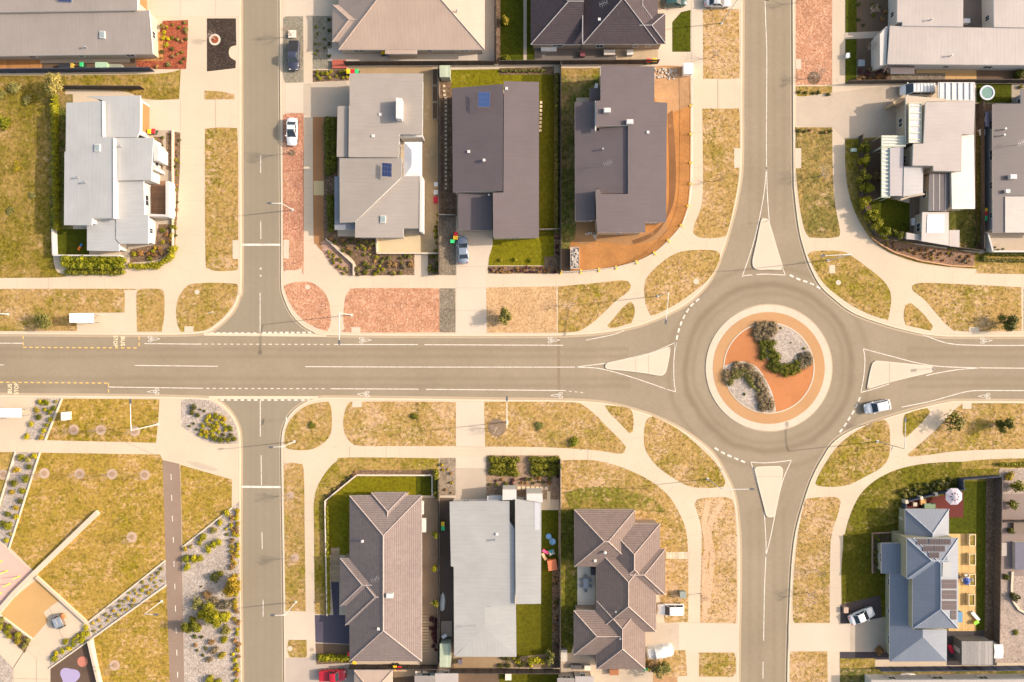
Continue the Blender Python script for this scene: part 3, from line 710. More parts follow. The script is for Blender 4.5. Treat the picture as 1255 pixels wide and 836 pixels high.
disc('playground_spot', 101.8, 810.5, 6.4, 3, m_ground((.50, .19, .13), .05, .1))
disc('playground_spot', 86, 829, 11.5, 3, m_ground((.36, .31, .48), .05, .1), True)
for pts in ([(153, 541), (200, 562)], [(60, 742), (79, 785)], [(32, 795), (45.5, 806.5), (45.5, 836)], [(17, 831), (60, 832)], [(32, 795), (17, 818)], [(32, 795), (17, 818), (17, 836)]): ribbon('footpath_joint', pts, .08, BASEZ + .02, M_JOINT, smooth=False)
surf('footpath', [(229, 565), (245, 567), (268, 575), (262, 577), (240, 572)], 1, M_CONC3)

# ---- south block
surf('verge', c(200, 400, [(566, 545), (572, 480), (600, 425), (650, 380), (705, 358), (770, 350), (784, 385), (785, 480), (762, 530), (705, 568), (640, 577), (580, 570)]), 1, G_DRY2, grass=1)
surf('verge', c(400, 400, [(80, 430), (92, 380), (108, 355), (130, 351), (400, 350), (590, 353), (603, 362), (603, 558), (300, 557), (160, 556), (118, 543), (92, 510), (82, 480)]), 1, m_grass(.36, .62), grass=1)
surf('driveway', [(558.7, 492), (593.5, 492), (594.5, 548), (559, 547)], 1, M_CONC2, smooth=False)
surf('driveway', [(559, 560), (595, 560.5), (595, 574), (559, 573.5)], 1, M_CONC2, smooth=False)
surf('driveway', [(559, 574), (595, 574), (598, 612), (559, 612)], 1, M_CONC3, smooth=False)
for pts in ([(559, 547), (595, 548)], [(559, 574), (595, 574)], [(429, 547), (429, 561)], [(473.5, 547.5), (473.5, 561)], [(720.5, 549), (720.5, 564)]): ribbon('footpath_joint', pts, .06, BASEZ + .02, M_JOINT, smooth=False)
surf('verge', [(593.4, 497), (595, 492.5), (640, 492.2), (701, 492.8), (715, 497), (730, 508.5), (742, 521), (760, 539), (767, 548), (765, 554.5), (757, 556), (735, 552.5), (690, 549), (640, 547.5), (594.7, 547.3)], 1, m_grass(.32, .5), grass=1)
surf('verge', c(600, 400, [(537, 370), (560, 368), (635, 378), (662, 395), (670, 440), (666, 490), (650, 497), (605, 450), (560, 405)]), 1, G_DRY2, grass=1)
surf('verge', [(789.5, 525), (793, 514), (800, 510), (815, 517), (834, 528), (856, 546.5), (874, 564), (884, 579), (888.5, 591), (886, 596.5), (866, 598), (845, 596), (824, 585), (806, 572), (794, 557), (789.5, 545)], 1, m_grass(.42, .45), grass=1)
surf('verge', [(851, 618), (855, 612), (868, 609.5), (889, 609), (897, 612), (900, 622), (902.4, 660), (902.5, 755), (898, 763), (858, 763), (858.5, 720), (860, 660), (858, 640)], 1, m_grass(.25, .85), grass=1)
ruts = m_ground((.58, .38, .23), .1, .2)
for pts in ([(868, 613), (863, 640), (866, 668), (863, 700), (864, 760)], [(887, 613), (873, 634), (869, 655), (873, 680), (870, 710), (867, 745)]):
    ribbon('wheel_rut', pts, .9, BASEZ + .0175 + .002 * (pts[0][0] > 870), ruts)
surf('verge', [(856.5, 799.5), (899, 799.5), (901.5, 805), (901.5, 824), (898, 829), (856.5, 829)], 1, G_DRY2, smooth=False, grass=1)
surf('verge', [(348.5, 573), (351, 568.5), (358, 567), (368, 568.5), (372.5, 576), (373.6, 640), (375, 749), (350, 748), (348.8, 640)], 1, G_DRY2, grass=1)
surf('verge', [(354, 784), (376, 784), (376.5, 805.5), (355, 805.5), (352.5, 795)], 1, G_DRY2, grass=1)
surf('lawn', [(385, 640), (385, 616), (389, 597), (400, 578), (413, 565), (427, 560.5), (538, 561.5), (538, 600), (440, 605), (402, 625), (401.5, 753.5), (386, 752)], 1, G_MID, grass=2)
surf('garden_bed', [(397, 620), (399, 609), (436, 576), (530, 576), (530, 582), (438, 583), (402, 613), (402, 753), (399, 753)], 2, M_BARK, smooth=False)
surf('lawn', [(402, 612), (438, 584), (530.5, 584), (530.5, 607), (445, 607), (429, 612), (429, 680), (402, 680)], 2, G_LAWNB, smooth=False, grass=2)
surf('lawn', rect(510, 583, 530.5, 607), 3, G_LAWN2, smooth=False, grass=2)
surf('garden_bed', rect(538.8, 561, 558.5, 607), 1, m_chips(((.26, .2, .14), (.34, .27, .2), (.2, .15, .1)), 5.0), smooth=False)
surf('driveway', [(386, 753.5), (428, 753.5), (428.5, 789), (387, 787)], 2, m_ground((.085, .075, .10), .12, .2), smooth=False)
surf('driveway', [(406, 713), (416, 713), (416, 757), (409, 757)], 2, m_ground((.085, .075, .10), .12, .2), smooth=False)
surf('patio', [(405.8, 671), (416.5, 671), (416.5, 713), (405.8, 713)], 3, m_lines((.42, .30, .18), (.2, .14, .09), .4, 'Y'), smooth=False)
surf('garden_bed', [(387, 788), (430, 789.5), (430, 812), (388, 814)], 2, M_BROWN, smooth=False)
surf('driveway', [(350, 806), (388, 806), (436, 812), (440, 860), (350, 860)], 1, m_ground((.42, .35, .29), .08, .15), smooth=False)
surf('driveway', [(350, 749.5), (386.5, 749.5), (386.5, 783.5), (350, 783.5)], 1, M_CONC2, smooth=False)
surf('side_yard', [(515, 610), (537.5, 610), (537.5, 815), (515, 815)], 1, m_ground((.34, .255, .17), .15, .25, stain=(.2, .14, .09)), smooth=False)
surf('patio', rect(517, 753, 526, 798), 2, m_lines((.42, .33, .22), (.14, .12, .06), .5, 'Y', frac=.25), smooth=False)
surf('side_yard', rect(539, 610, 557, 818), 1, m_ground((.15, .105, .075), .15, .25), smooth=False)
surf('garden_bed', rect(596, 558, 685.5, 612), 1, m_chips(((.3, .2, .13), (.38, .26, .17), (.22, .15, .1)), 5.0), smooth=False)
surf('lawn', rect(632, 625, 684.5, 700), 1, G_LAWN2, smooth=False, grass=2)
surf('lawn', [(632, 700), (684.5, 697), (684.5, 800), (632, 808)], 1, G_LAWN, smooth=False, grass=2)
surf('garden_bed', rect(676.5, 697, 685.3, 818), 2, M_BARK, smooth=False)
surf('garden_bed', [(556, 804), (632, 805), (676, 800), (676, 818), (556, 818)], 2, m_ground((.30, .21, .12), .15, .25), smooth=False)
surf('lawn', [(688, 564), (721, 563.5), (745, 567.5), (768, 575), (795, 588), (818, 606), (833, 630), (841.5, 655), (843.3, 700), (843.3, 762), (815, 763), (800, 690), (780, 640), (740, 628), (702, 632), (702, 745), (688, 800)], 1, m_grass(.40, .55), grass=1)
surf('lawn', [(690, 604), (720, 597), (760, 598), (800, 612), (815, 628), (780, 626), (700, 626)], 2, m_grass(.75, .3, gcol=(.15, .14, .02)), grass=2)
surf('side_yard', [(687, 625), (710, 625), (710, 760), (700, 800), (687, 800)], 2, m_grass(.85, .1, gcol=(.12, .12, .015)), smooth=False, grass=2)
surf('building_site', [(800, 690), (818, 684), (843, 686), (843, 740), (810, 740)], 2, G_SOIL, grass=1)
surf('footpath', [(816, 676.5), (845, 676), (845, 685), (816, 684.5)], 3, m_lines((.56, .46, .33), (.40, .32, .22), .5, 'X'), smooth=False)
surf('patio', rect(707.5, 693, 732, 749), 3, m_ground((.74, .66, .53), .05, .12), smooth=False)  # pale paving; extra light put into its colour to offset the house shade
surf('driveway', [(790, 762), (832, 764), (832, 800), (791, 792)], 2, M_CONC3, smooth=False)
surf('driveway', [(832, 764), (905, 764.5), (905, 798.5), (832, 798.5)], 2, M_CONC2, smooth=False)
surf('garden_bed', [(790, 800), (840, 796), (842, 828), (790, 830)], 2, G_SOIL, grass=1)
surf('patio', [(687, 800), (735, 803), (800, 820), (800, 900), (687, 900)], 2, m_ground((.52, .42, .31), .15, .25), smooth=False)
surf('side_yard', [(440, 814), (690, 820), (690, 900), (440, 900)], 1, M_BROWN, smooth=False)
surf('lawn', [(612, 822), (684, 820), (684, 900), (612, 900)], 2, G_LAWN, smooth=False, grass=2)
surf('patio', [(482, 815), (532, 815), (532, 826), (482, 830)], 2, m_ground((.5, .36, .23), .15, .25), smooth=False)
surf('patio', [(800, 828), (830, 829), (830, 900), (800, 900)], 3, M_DIRT2, smooth=False)

# ---- south-east block
surf('verge', [(999, 592), (1004, 580), (1016, 560), (1028, 545), (1045, 531), (1065, 519.5), (1083, 514), (1089, 522), (1090.5, 545), (1088, 562), (1078, 574), (1060, 584), (1041, 593.5), (1022, 596.5), (1003, 595.5)], 1, m_grass(.5, .4), grass=1)
surf('verge', [(1106.5, 515), (1108.5, 508), (1122, 503), (1136, 500), (1139.5, 505), (1128, 519), (1109.5, 536.5), (1106, 531)], 1, G_MID, grass=1)
surf('verge', [(1112, 557), (1125, 545.5), (1143, 530), (1162, 510.5), (1178, 495.3), (1192, 494.3), (1255, 494.3), (1400, 494.3), (1400, 550), (1255, 550), (1178, 552.5), (1140, 557), (1117, 559.5)], 1, m_grass(.46, .5), grass=1)
surf('verge', [(985, 617), (990, 611), (1010, 609), (1025, 609.5), (1030, 615), (1026, 632), (1019.5, 652), (1017, 680), (1016.5, 763), (974, 763), (971.5, 757), (971.5, 725), (974, 688), (978, 652)], 1, m_grass(.35, .6), grass=1)
surf('verge', [(970, 798), (1013.5, 798), (1014, 836), (1014, 1000), (968, 1000), (968, 803)], 1, G_SOIL, smooth=False, grass=1)
surf('lawn', [(1046, 620), (1058, 601), (1078, 585), (1107, 573), (1151, 566.5), (1225, 565.5), (1222, 810), (1080, 760), (1031, 740), (1031, 690), (1036, 650)], 1, m_grass(.75, .1, gcol=(.11, .1, .008), straw=(.26, .19, .05)), grass=2)
surf('lawn', [(1033, 655), (1100, 640), (1085, 735), (1032, 738)], 2, m_grass(.9, 0, gcol=(.085, .078, .006), straw=(.2, .16, .03)), grass=2)
surf('lawn', rect(1162, 590, 1221, 790), 2, G_LAWN2, smooth=False, grass=2)
surf('deck', [(1108, 616), (1180, 602), (1180, 634), (1108, 634)], 4, m_ground((.12, .03, .025), .1, .15), smooth=False)
surf('deck', rect(1162, 654, 1195.5, 773), 4, m_lines((.60, .39, .16), (.34, .2, .08), .2, 'X'), smooth=False)
surf('garden_bed', [(1029.5, 741), (1078, 729), (1080.5, 758), (1041.5, 764), (1029.5, 763.5)], 3, m_ground((.10, .075, .07), .12, .25), smooth=False)
surf('driveway', [(1041.5, 764), (1085, 755.5), (1086, 798), (1041.5, 798)], 3, M_CONC3, smooth=False)
surf('driveway', [(966, 765), (1041.5, 764), (1041.5, 797.5), (966, 797.5)], 2, M_CONC2, smooth=False)
surf('garden_bed', [(1068.5, 653), (1090, 652), (1086, 702), (1068.5, 702)], 3, M_BROWN, smooth=False)
surf('side_yard', [(1029, 798.5), (1092, 798.5), (1092, 808), (1029, 808)], 3, m_ground((.06, .05, .055), .1, .2), smooth=False)
surf('garden_bed', [(1029, 806.5), (1072, 806.5), (1072, 818), (1029, 818)], 4, G_MID, smooth=False)
surf('side_yard', [(1029, 818), (1300, 817), (1300, 834), (1029, 836)], 2, m_grass(.7, .3, straw=(.34, .23, .1), gcol=(.1, .1, .02)), smooth=False)
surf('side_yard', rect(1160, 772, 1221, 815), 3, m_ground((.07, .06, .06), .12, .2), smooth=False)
surf('garden_bed', [(1208, 584), (1220, 582), (1217, 785), (1206, 785)], 3, M_BARK, smooth=False)
surf('gravel_bed', [(1224, 575), (1400, 572), (1400, 812), (1219, 812)], 3, m_chips(((.36, .29, .24), (.44, .36, .30), (.28, .22, .18)), 7.0), smooth=False)
surf('patio', [(1223, 605), (1400, 605), (1400, 706), (1222, 706)], 4, m_ground((.27, .215, .19), .1, .25), smooth=False)
surf('verge', [(1178, 566), (1230, 562), (1400, 560), (1400, 572), (1228, 574), (1178, 575)], 2, G_MID, grass=2)
# slab joints along the footpaths and drives
jb = MB()
def joints(pts, wd, step=21.4, z=BASEZ + .0035):
    w = [W(x, y) for x, y in catmull(pts, 6)]; acc = 0
    for a, b in zip(w, w[1:]):
        ln = (b - a).length; d = (b - a).normalized(); n = Vector((-d.y, d.x, 0)); q = step * S - acc
        while q < ln:
            p = a + d * q; h2 = wd * S / 2; v, f = ribbon_v([p - n * h2, p + n * h2], .05, z); jb.add(v, f); q += step * S
        acc = (acc + ln) % (step * S)
joints([(0, 347.2), (150, 347.2), (215, 347.5)], 13); joints([(157.5, 355), (157.5, 407)], 8, 12); joints([(236, 160), (236, 260), (233, 310), (222, 345)], 28); joints([(209, 356), (209, 407)], 14, 15)
joints([(377.8, 145), (378, 280), (390, 322), (412, 343), (440, 346), (558, 346)], 11); joints([(413, 360), (413, 408)], 14, 15); joints([(596, 345), (690, 344), (740, 339), (790, 325), (830, 298), (848, 262), (854, 200), (854, 135)], 12)
joints([(779, 345), (780, 396)], 15, 16); joints([(1028, 172), (1030, 230), (1045, 285), (1085, 325), (1130, 338), (1255, 344)], 13); joints([(1101, 350), (1099, 402)], 13, 16); joints([(1118, 366), (1160, 408)], 10, 14); joints([(985, 300), (1034, 300)], 13, 14)
joints([(0, 546), (195, 550)], 12); joints([(414, 500), (412, 560)], 13, 16); joints([(379, 745), (379, 640), (386, 585), (410, 558), (440, 554), (558, 554)], 10); joints([(596, 555), (690, 557), (760, 567), (810, 592), (840, 620), (850, 660), (850, 763)], 12)
joints([(778, 505), (782, 560)], 13, 16); joints([(723, 500), (772, 552)], 10, 14); joints([(1023, 763), (1025, 690), (1040, 620), (1075, 577), (1130, 563), (1255, 557)], 12); joints([(1098, 512), (1098, 565)], 13, 16); joints([(1165, 497), (1108, 552)], 10, 14); joints([(987, 602), (1030, 602)], 11, 14); joints([(853, 603), (898, 604)], 10, 14); joints([(852, 299), (886, 299)], 12, 14)
joints([(577, 355), (577, 408)], 36, 19); joints([(577, 495), (577, 570)], 35, 19); joints([(862, 115), (905, 115)], 35, 19); joints([(975, 138), (1034, 138)], 36, 19); joints([(835, 781), (904, 781)], 33, 19); joints([(968, 781), (1040, 781)], 32, 19); joints([(225, 140), (290, 140)], 34, 19); joints([(225, 0), (290, 0)], 40, 19)
for k in range(0, 360, 12): a = R(k); v, f = ribbon_v([RC + Vector((math.cos(a), math.sin(a), 0)) * r * S for r in (69, 77)], .05, .1035); jb.add(v, f)
o = jb.build('footpath_joint', m_plain((.44, .35, .255), .9)); o['kind'] = 'structure'
ribbon('road_seam', [(684.5, 412), (685, 490.5)], .5, .0025, m_ground((.235, .18, .118), .1, .1), smooth=False); ribbon('road_seam', [(293, 410.6), (344, 411)], .12, .006, M_JOINT, smooth=False)
# power and water pit lids on the verges
M_PIT = m_ground((.54, .46, .35), .05, .1)
for x0, y0, x1, y1 in ((226.5, 400, 237.5, 407), (431, 401, 442, 408), (432, 491.5, 443.5, 499), (1187, 401, 1199, 408.5), (1179, 493.5, 1190, 501), (285.5, 294.5, 292.5, 317.5), (347.7, 294, 354.5, 317), (899.5, 182, 907, 206), (973.5, 182, 981.5, 206.5), (975, 73, 981.5, 85), (1016, 325, 1023, 335)):
    surf('service_pit', rect(x0, y0, x1, y1), 2, M_PIT, smooth=False)
for x, y, r in ((242, 358, 3), (377.3, 352, 3), (853, 345, 3.6), (1027, 346.5, 3.2), (389.5, 315.5, 2.4), (1028, 98, 2.5), (222, 517, 2.5), (355.8, 794.5, 3.2), (382.6, 795.8, 2.4)):
    disc('service_pit', x, y, r, 3, M_PIT if x != 382.6 else M_JOINT)
# ------------------------------------------------------------------ houses
BUILT = []      # world outlines that keep grass away
def ins(p, poly):
    x, y = p; r = False; n = len(poly)
    for i in range(n):
        x0, y0 = poly[i][0], poly[i][1]; x1, y1 = poly[i - 1][0], poly[i - 1][1]
        if (y0 > y) != (y1 > y) and x < (x1 - x0) * (y - y0) / (y1 - y0) + x0: r = not r
    return r
M_FRAME = m_plain((.62, .62, .60), .5)
M_FRAME_D = m_plain((.06, .06, .065), .5)
M_GLASS = m_glass()
M_WHITE_P = m_plain((.58, .56, .53), .55)
M_STEEL = m_plain((.45, .45, .44), .4, .08, 3, .6)
def area2(p): return sum(p[i][0] * p[(i + 1) % len(p)][1] - p[(i + 1) % len(p)][0] * p[i][1] for i in range(len(p)))
class House:
    def __init__(s, label, x, y, wall, name='house', cat='house', group=None, frame=None):
        p = W(x, y); p.z = BASEZ
        s.root = thing(name, label, cat, p, 0, group); s.wall = wall; s.pl = []; s.planes = []; s.frame = frame or M_FRAME
    def sheet(s, faces, mat, name='roof', fascia=.22, ribs=None, fmat=None):
        """faces: world polygons. Closed roof: top, fascia, soffit."""
        vs, idx, F, UV, fm = [], {}, [], [], []
        def vi(p):
            k = (round(p[0], 3), round(p[1], 3), round(p[2], 3))
            if k not in idx: idx[k] = len(vs); vs.append(Vector(p))
            return idx[k]
        F = []
        for f in faces:
            f = [Vector(p) for p in f]
            if area2(f) < 0: f = f[::-1]
            F.append([vi(p) for p in f]); s.planes.append(f)
        ec = {}
        for f in F:
            for i in range(len(f)): ec[(f[i], f[(i + 1) % len(f)])] = 1
        n0 = len(vs); low = [v - Vector((0, 0, fascia)) for v in vs]
        faces_all, mats_i, uvs = [], [], []
        for f in F:
            a, b, d = vs[f[0]], vs[f[1]], vs[f[2]]
            nrm = Vector((0, 0, 0))
            for i in range(len(f)): nrm += vs[f[i]].cross(vs[f[(i + 1) % len(f)]])
            nrm.normalize()
            u = Vector((0, 0, 1)).cross(nrm)
            if ribs == 'x': u = Vector((0, 1, 0))
            elif ribs == 'y' or u.length < .01: u = Vector((1, 0, 0))
            u = (u - nrm * u.dot(nrm)).normalized(); w = nrm.cross(u)
            faces_all.append(tuple(f)); mats_i.append(0); uvs += [(vs[i].dot(u), vs[i].dot(w)) for i in f]
            faces_all.append(tuple(i + n0 for i in f[::-1])); mats_i.append(1); uvs += [(0, 0)] * len(f)
        for (i, j) in ec:
            if (j, i) not in ec:
                faces_all.append((j, i, i + n0, j + n0)); mats_i.append(1); uvs += [(0, 0)] * 4
        L = s.root.location
        me = new_mesh(name, [v - L for v in vs + low], faces_all, [mat, fmat or s.frame], mats_i, uvs)
        return link(name, me, s.root)
    def z_at(s, x, y):
        best = None
        for f in s.planes:
            if ins((x, y), f):
                nrm = Vector((0, 0, 0))
                for i in range(len(f)): nrm += f[i].cross(f[(i + 1) % len(f)])
                nrm.normalize()
                z = f[0].z - (nrm.x * (x - f[0].x) + nrm.y * (y - f[0].y)) / nrm.z
                if best is None or z > best[0]: best = (z, nrm)
        return best
    def on(s, px_, py_, dz=0.0):
        h = 9.0
        while h > 1.5:                      # walk down the line of sight to the first roof plane
            p = W(px_, py_, h); b = s.z_at(p.x, p.y)
            if b and b[0] >= h: h = b[0]; break
            h -= .03
        else: h = 3.0
        p = W(px_, py_, h + dz); return p
    def piece(s, pts, h, sx=0.0, sy=0.0, mat=None, ribs=None, walls=True, fascia=.22, garage=None, wins=True, base=0.0, ref=None, over=.35):
        """a roof plane over its own walls. pts: photo outline of the roof, h: height at the first point, sx, sy: rise per metre"""
        p0 = W(*(ref or pts[0]), h)
        world = []
        for x, y in pts:
            hh = h
            for _ in range(5):
                p = W(x, y, hh); hh = h + sx * (p.x - p0.x) + sy * (p.y - p0.y)
            world.append(W(x, y, hh))
        s.sheet([world], mat, ribs=ribs, fascia=fascia)
        if walls: s.pl.append(dict(poly=world, garage=garage, wins=wins, base=base, over=over))
        BUILT.append([(p.x, p.y) for p in world])
        return world
    def hip(s, x0, y0, x1, y1, h, pitch=.42, axis=None, ends=('hip', 'hip'), mat=None, walls=True, ridge=None, garage=None, cap=None, wins=True, base=0.0, over=.45, fascia=.2):
        """hipped roof on a photo rectangle at eave height; ends along the ridge axis (low, high)"""
        a, b = W(x0, y1, h), W(x1, y0, h)
        X0, Y0, X1, Y1 = a.x, a.y, b.x, b.y
        w, d = X1 - X0, Y1 - Y0
        axis = axis or ('x' if w >= d else 'y')
        half = (d if axis == 'x' else w) / 2; zr = h + half * pitch
        if axis == 'x':
            r0 = Vector((X0 + (half if ends[0] == 'hip' else 0), Y0 + half, zr)); r1 = Vector((X1 - (half if ends[1] == 'hip' else 0), Y0 + half, zr))
        else:
            r0 = Vector((X0 + half, Y0 + (half if ends[0] == 'hip' else 0), zr)); r1 = Vector((X0 + half, Y1 - (half if ends[1] == 'hip' else 0), zr))
        A, B, Cc, D = Vector((X0, Y0, h)), Vector((X1, Y0, h)), Vector((X1, Y1, h)), Vector((X0, Y1, h))
        faces = [[A, B, r1, r0], [Cc, D, r0, r1], [B, Cc, r1], [D, A, r0]] if axis == 'x' else [[B, Cc, r1, r0], [D, A, r0, r1], [A, B, r0], [Cc, D, r1]]
        if (r1 - r0).length < .05:
            faces = [[A, B, r0], [B, Cc, r0], [Cc, D, r0], [D, A, r0]]
        e0, e1 = ends
        keep = []
        for k, f in enumerate(faces):
            if len(f) == 3 and len(faces) == 4 and (r1 - r0).length >= .05:
                if (k == 2 and axis == 'x' and e1 == 'open') or (k == 3 and axis == 'x' and e0 == 'open') or (k == 2 and axis == 'y' and e0 == 'open') or (k == 3 and axis == 'y' and e1 == 'open'): continue
            keep.append(f)
        o = s.sheet(keep, mat, fascia=fascia)
        mb = MB(); capm = cap or mat
        pairs = [(r0, r1)]
        if axis == 'x':
            if e0 == 'hip': pairs += [(A, r0), (D, r0)]
            if e1 == 'hip': pairs += [(B, r1), (Cc, r1)]
        else:
            if e0 == 'hip': pairs += [(A, r0), (B, r0)]
            if e1 == 'hip': pairs += [(Cc, r1), (D, r1)]
        for p, q in pairs:
            if (q - p).length > .1:
                up = Vector((0, 0, .035)); mb.tube([p + up, q + up], .085, 6)
        k = mb.build('ridge_trim', capm, s.root, world=True); k.parent = o
        poly = [A, B, Cc, D]
        if walls: s.pl.append(dict(poly=poly, garage=garage, wins=wins, base=base, over=over))
        BUILT.append([(p.x, p.y) for p in poly])
    def finish(s):
        L = s.root.location
        for k, P in enumerate(s.pl):
            poly = P['poly']
            if area2(poly) < 0: poly = poly[::-1]
            n = len(poly); off = []; ext = []
            for i in range(n):
                a, b = poly[i].to_2d(), poly[(i + 1) % n].to_2d(); d = (b - a); ln = d.length; d.normalize() if ln > 0 else None
                out = Vector((d.y, -d.x)); hit = 0
                for t in (.2, .5, .8):
                    q = a + d * ln * t + out * .9
                    if any(ins(q, Q['poly']) for Q in s.pl if Q is not P): hit += 1
                ext.append(hit < 2); off.append(P['over'] if hit < 2 else .03)
            pts = []
            for i in range(n):
                p, a, b = poly[i].to_2d(), poly[i - 1].to_2d(), poly[(i + 1) % n].to_2d()
                d0, d1 = (p - a).normalized(), (b - p).normalized()
                n0, n1 = Vector((-d0.y, d0.x)), Vector((-d1.y, d1.x))
                cr = d0.x * d1.y - d0.y * d1.x
                if abs(cr) < .15: q = p + n1 * off[i]
                else:
                    # intersect the two offset lines
                    A_, B_ = p + n0 * off[i - 1], p + n1 * off[i]
                    t = ((B_ - A_).x * d1.y - (B_ - A_).y * d1.x) / cr
                    q = A_ + d0 * t
                pts.append(q)
            zs = []
            nrm = Vector((0, 0, 0))
            for i in range(n): nrm += poly[i].cross(poly[(i + 1) % n])
            for q in pts:
                zs.append(poly[0].z - (nrm.x * (q.x - poly[0].x) + nrm.y * (q.y - poly[0].y)) / nrm.z - .16)
            mb = MB().prism([(q.x, q.y) for q in pts], P['base'] or -.05, zs)
            w = mb.build('wall', s.wall, s.root, world=True)
            if not P['wins']: continue
            for i in range(n):
                if not ext[i]: continue
                a, b = pts[i], pts[(i + 1) % n]; d = b - a; ln = d.length
                if ln < 2.4: continue
                d.normalize(); out = Vector((d.y, -d.x)); ang = math.atan2(d.y, d.x)
                mid = (a + b) / 2 + out * 1.2
                if any(ins(mid, Q['poly']) for Q in s.pl if Q is not P): continue
                cnt = min(4, max(1, int(ln / 4.2)))
                if P['garage'] == i or (P['garage'] == 'e' and out.x > .9) or (P['garage'] == 's' and out.y < -.9) or (P['garage'] == 'n' and out.y > .9) or (P['garage'] == 'w' and out.x < -.9):
                    g = min(4.9, ln - .8); m = (a + b) / 2
                    mb = MB().box(-g / 2, -.05, .0, g / 2, .0, 2.15)
                    for q in range(1, 5): mb.box(-g / 2, -.065, q * .43 - .02, g / 2, -.05, q * .43 + .02)
                    mb.build('garage_door', m_plain((.26, .145, .06), .6), s.root, Vector((m.x, m.y, BASEZ)) - L, ang); continue
                zmin = min(zs[i], zs[(i + 1) % n])
                levels = [max(P['base'], BASEZ) + .85] if zmin - P['base'] < 4.6 else [BASEZ + .85, BASEZ + 3.7]
                for z0 in levels:
                    if z0 + 1.15 > zmin: continue
                    for q in range(cnt):
                        t = (q + .5) / cnt; m = a + d * ln * t; wd = (1.8, 1.2, .9, 1.5)[(q + i + k) % 4] / 2; ht = 1.1
                        loc = Vector((m.x, m.y, z0)) - L
                        fr = MB()
                        fr.box(-wd, -.06, 0, -wd + .07, .01, ht).box(wd - .07, -.06, 0, wd, .01, ht).box(-wd + .07, -.06, 0, wd - .07, .01, .07).box(-wd + .07, -.06, ht - .07, wd - .07, .01, ht).box(-.025, -.055, .07, .025, .0, ht - .07)
                        f = fr.build('window', s.frame, s.root, loc, ang)
                        MB().box(-wd + .07, -.03, .07, wd - .07, .005, ht - .07).build('pane', M_GLASS, f)
        return s
    # things fixed to the roof
    def vent(s, px_, py_, kind='flue'):
        p = s.on(px_, py_)
        q = p - s.root.location
        if kind == 'flue': MB().tube([(0, 0, -.1), (0, 0, .55)], .09, 8).tube([(0, 0, .55), (0, 0, .68)], .17, 8).build('flue', M_STEEL, s.root, q)
        elif kind == 'whirly': MB().lathe([(.12, -.1), (.12, .2), (.24, .25), (.27, .4), (.2, .52), (.02, .58)], 12).build('roof_vent', M_WHITE_P, s.root, q)
        elif kind == 'box': MB().box(-.35, -.28, -.1, .35, .28, .5).build('air_unit', M_WHITE_P, s.root, q)
        elif kind == 'bigbox': MB().box(-.55, -.36, -.1, .55, .36, .62).box(-.45, -.28, .62, .45, .28, .66).build('air_unit', M_WHITE_P, s.root, q)
        elif kind == 'small': MB().box(-.22, -.22, -.1, .22, .22, .16).build('roof_vent', M_WHITE_P, s.root, q)
        elif kind == 'hatch':
            o = MB().box(-.42, -.6, -.1, .42, .6, .22).build('skylight', M_WHITE_P, s.root, q); MB().box(-.34, -.52, .215, .34, .52, .235).build('pane', m_glass((.25, .3, .3)), o)
        elif kind == 'antenna':
            mb = MB().tube([(0, 0, -.1), (0, 0, 1.7)], .03, 5).tube([(-.7, -.25, 1.6), (.7, .25, 1.6)], .02, 4)
            for t in (-.6, -.3, 0, .3, .6): mb.tube([(t + .16, t * .36 - .42, 1.6), (t - .16, t * .36 + .42, 1.6)], .014, 4)
            mb.build('antenna', M_STEEL, s.root, q)
        elif kind == 'dish':
            MB().tube([(0, 0, -.1), (0, 0, .5)], .03, 5).lathe([(.02, .5), (.18, .53), (.3, .6), (.33, .66), (.32, .665), (.18, .56), (.02, .53)], 14).build('satellite_dish', M_WHITE_P, s.root, q)
    def panel(s, pts, mat=None, lift=.1, heights=None, name='solar_panel', thick=.05, rim=None):
        P = []
        for k, (x, y) in enumerate(pts):
            dz = lift + (heights[k] if heights else 0)
            p = s.on(x, y, dz); P.append(p)
        if area2(P) < 0: P = P[::-1]
        L = s.root.location; u = (P[1] - P[0]); lu = u.length; u.normalize()
        v = [p - L for p in P] + [p - L - Vector((0, 0, thick)) for p in P]
        fs = [(0, 1, 2, 3), (7, 6, 5, 4)] + [((i + 1) % 4, i, i + 4, (i + 1) % 4 + 4) for i in range(4)]
        lv = (P[3] - P[0]).length
        uv = [(0, 0), (lu, 0), (lu, lv), (0, lv)] + [(0, 0)] * 20
        me = new_mesh(name, v, fs, [mat or m_solar(), rim or M_FRAME], [0] + [1] * 5, uv)
        o = link(name, me, s.root)
        if heights and max(heights) > .3:
            for p in P: MB().tube([p - L - Vector((0, 0, .03)), Vector((p.x, p.y, (s.z_at(p.x, p.y) or (p.z - .5,))[0])) - L], .025, 4).build('leg', M_STEEL, s.root).parent = o
        return o
    def parapet(s, pts, h, w=.2, mat=None, top=.25, name='parapet'):
        ww = [W(x, y, h) for x, y in pts]
        mb = MB()
        for a, b in zip(ww, ww[1:]):
            d = (b - a).to_2d().normalized(); n = Vector((-d.y, d.x)) * w / 2
            mb.prism([(a.x + n.x, a.y + n.y), (b.x + n.x, b.y + n.y), (b.x - n.x, b.y - n.y), (a.x - n.x, a.y - n.y)], h - .5, h + top)
        return mb.build(name, mat or M_WHITE_P, s.root, world=True)
    def wallblock(s, pts, h, mat=None, name='wall', z0=-.05):
        """a free wall or screen of the house: photo outline of its top"""
        ww = [W(x, y, h) for x, y in pts]
        return MB().prism([(p.x, p.y) for p in ww], z0, h).build(name, mat or s.wall, s.root, world=True)
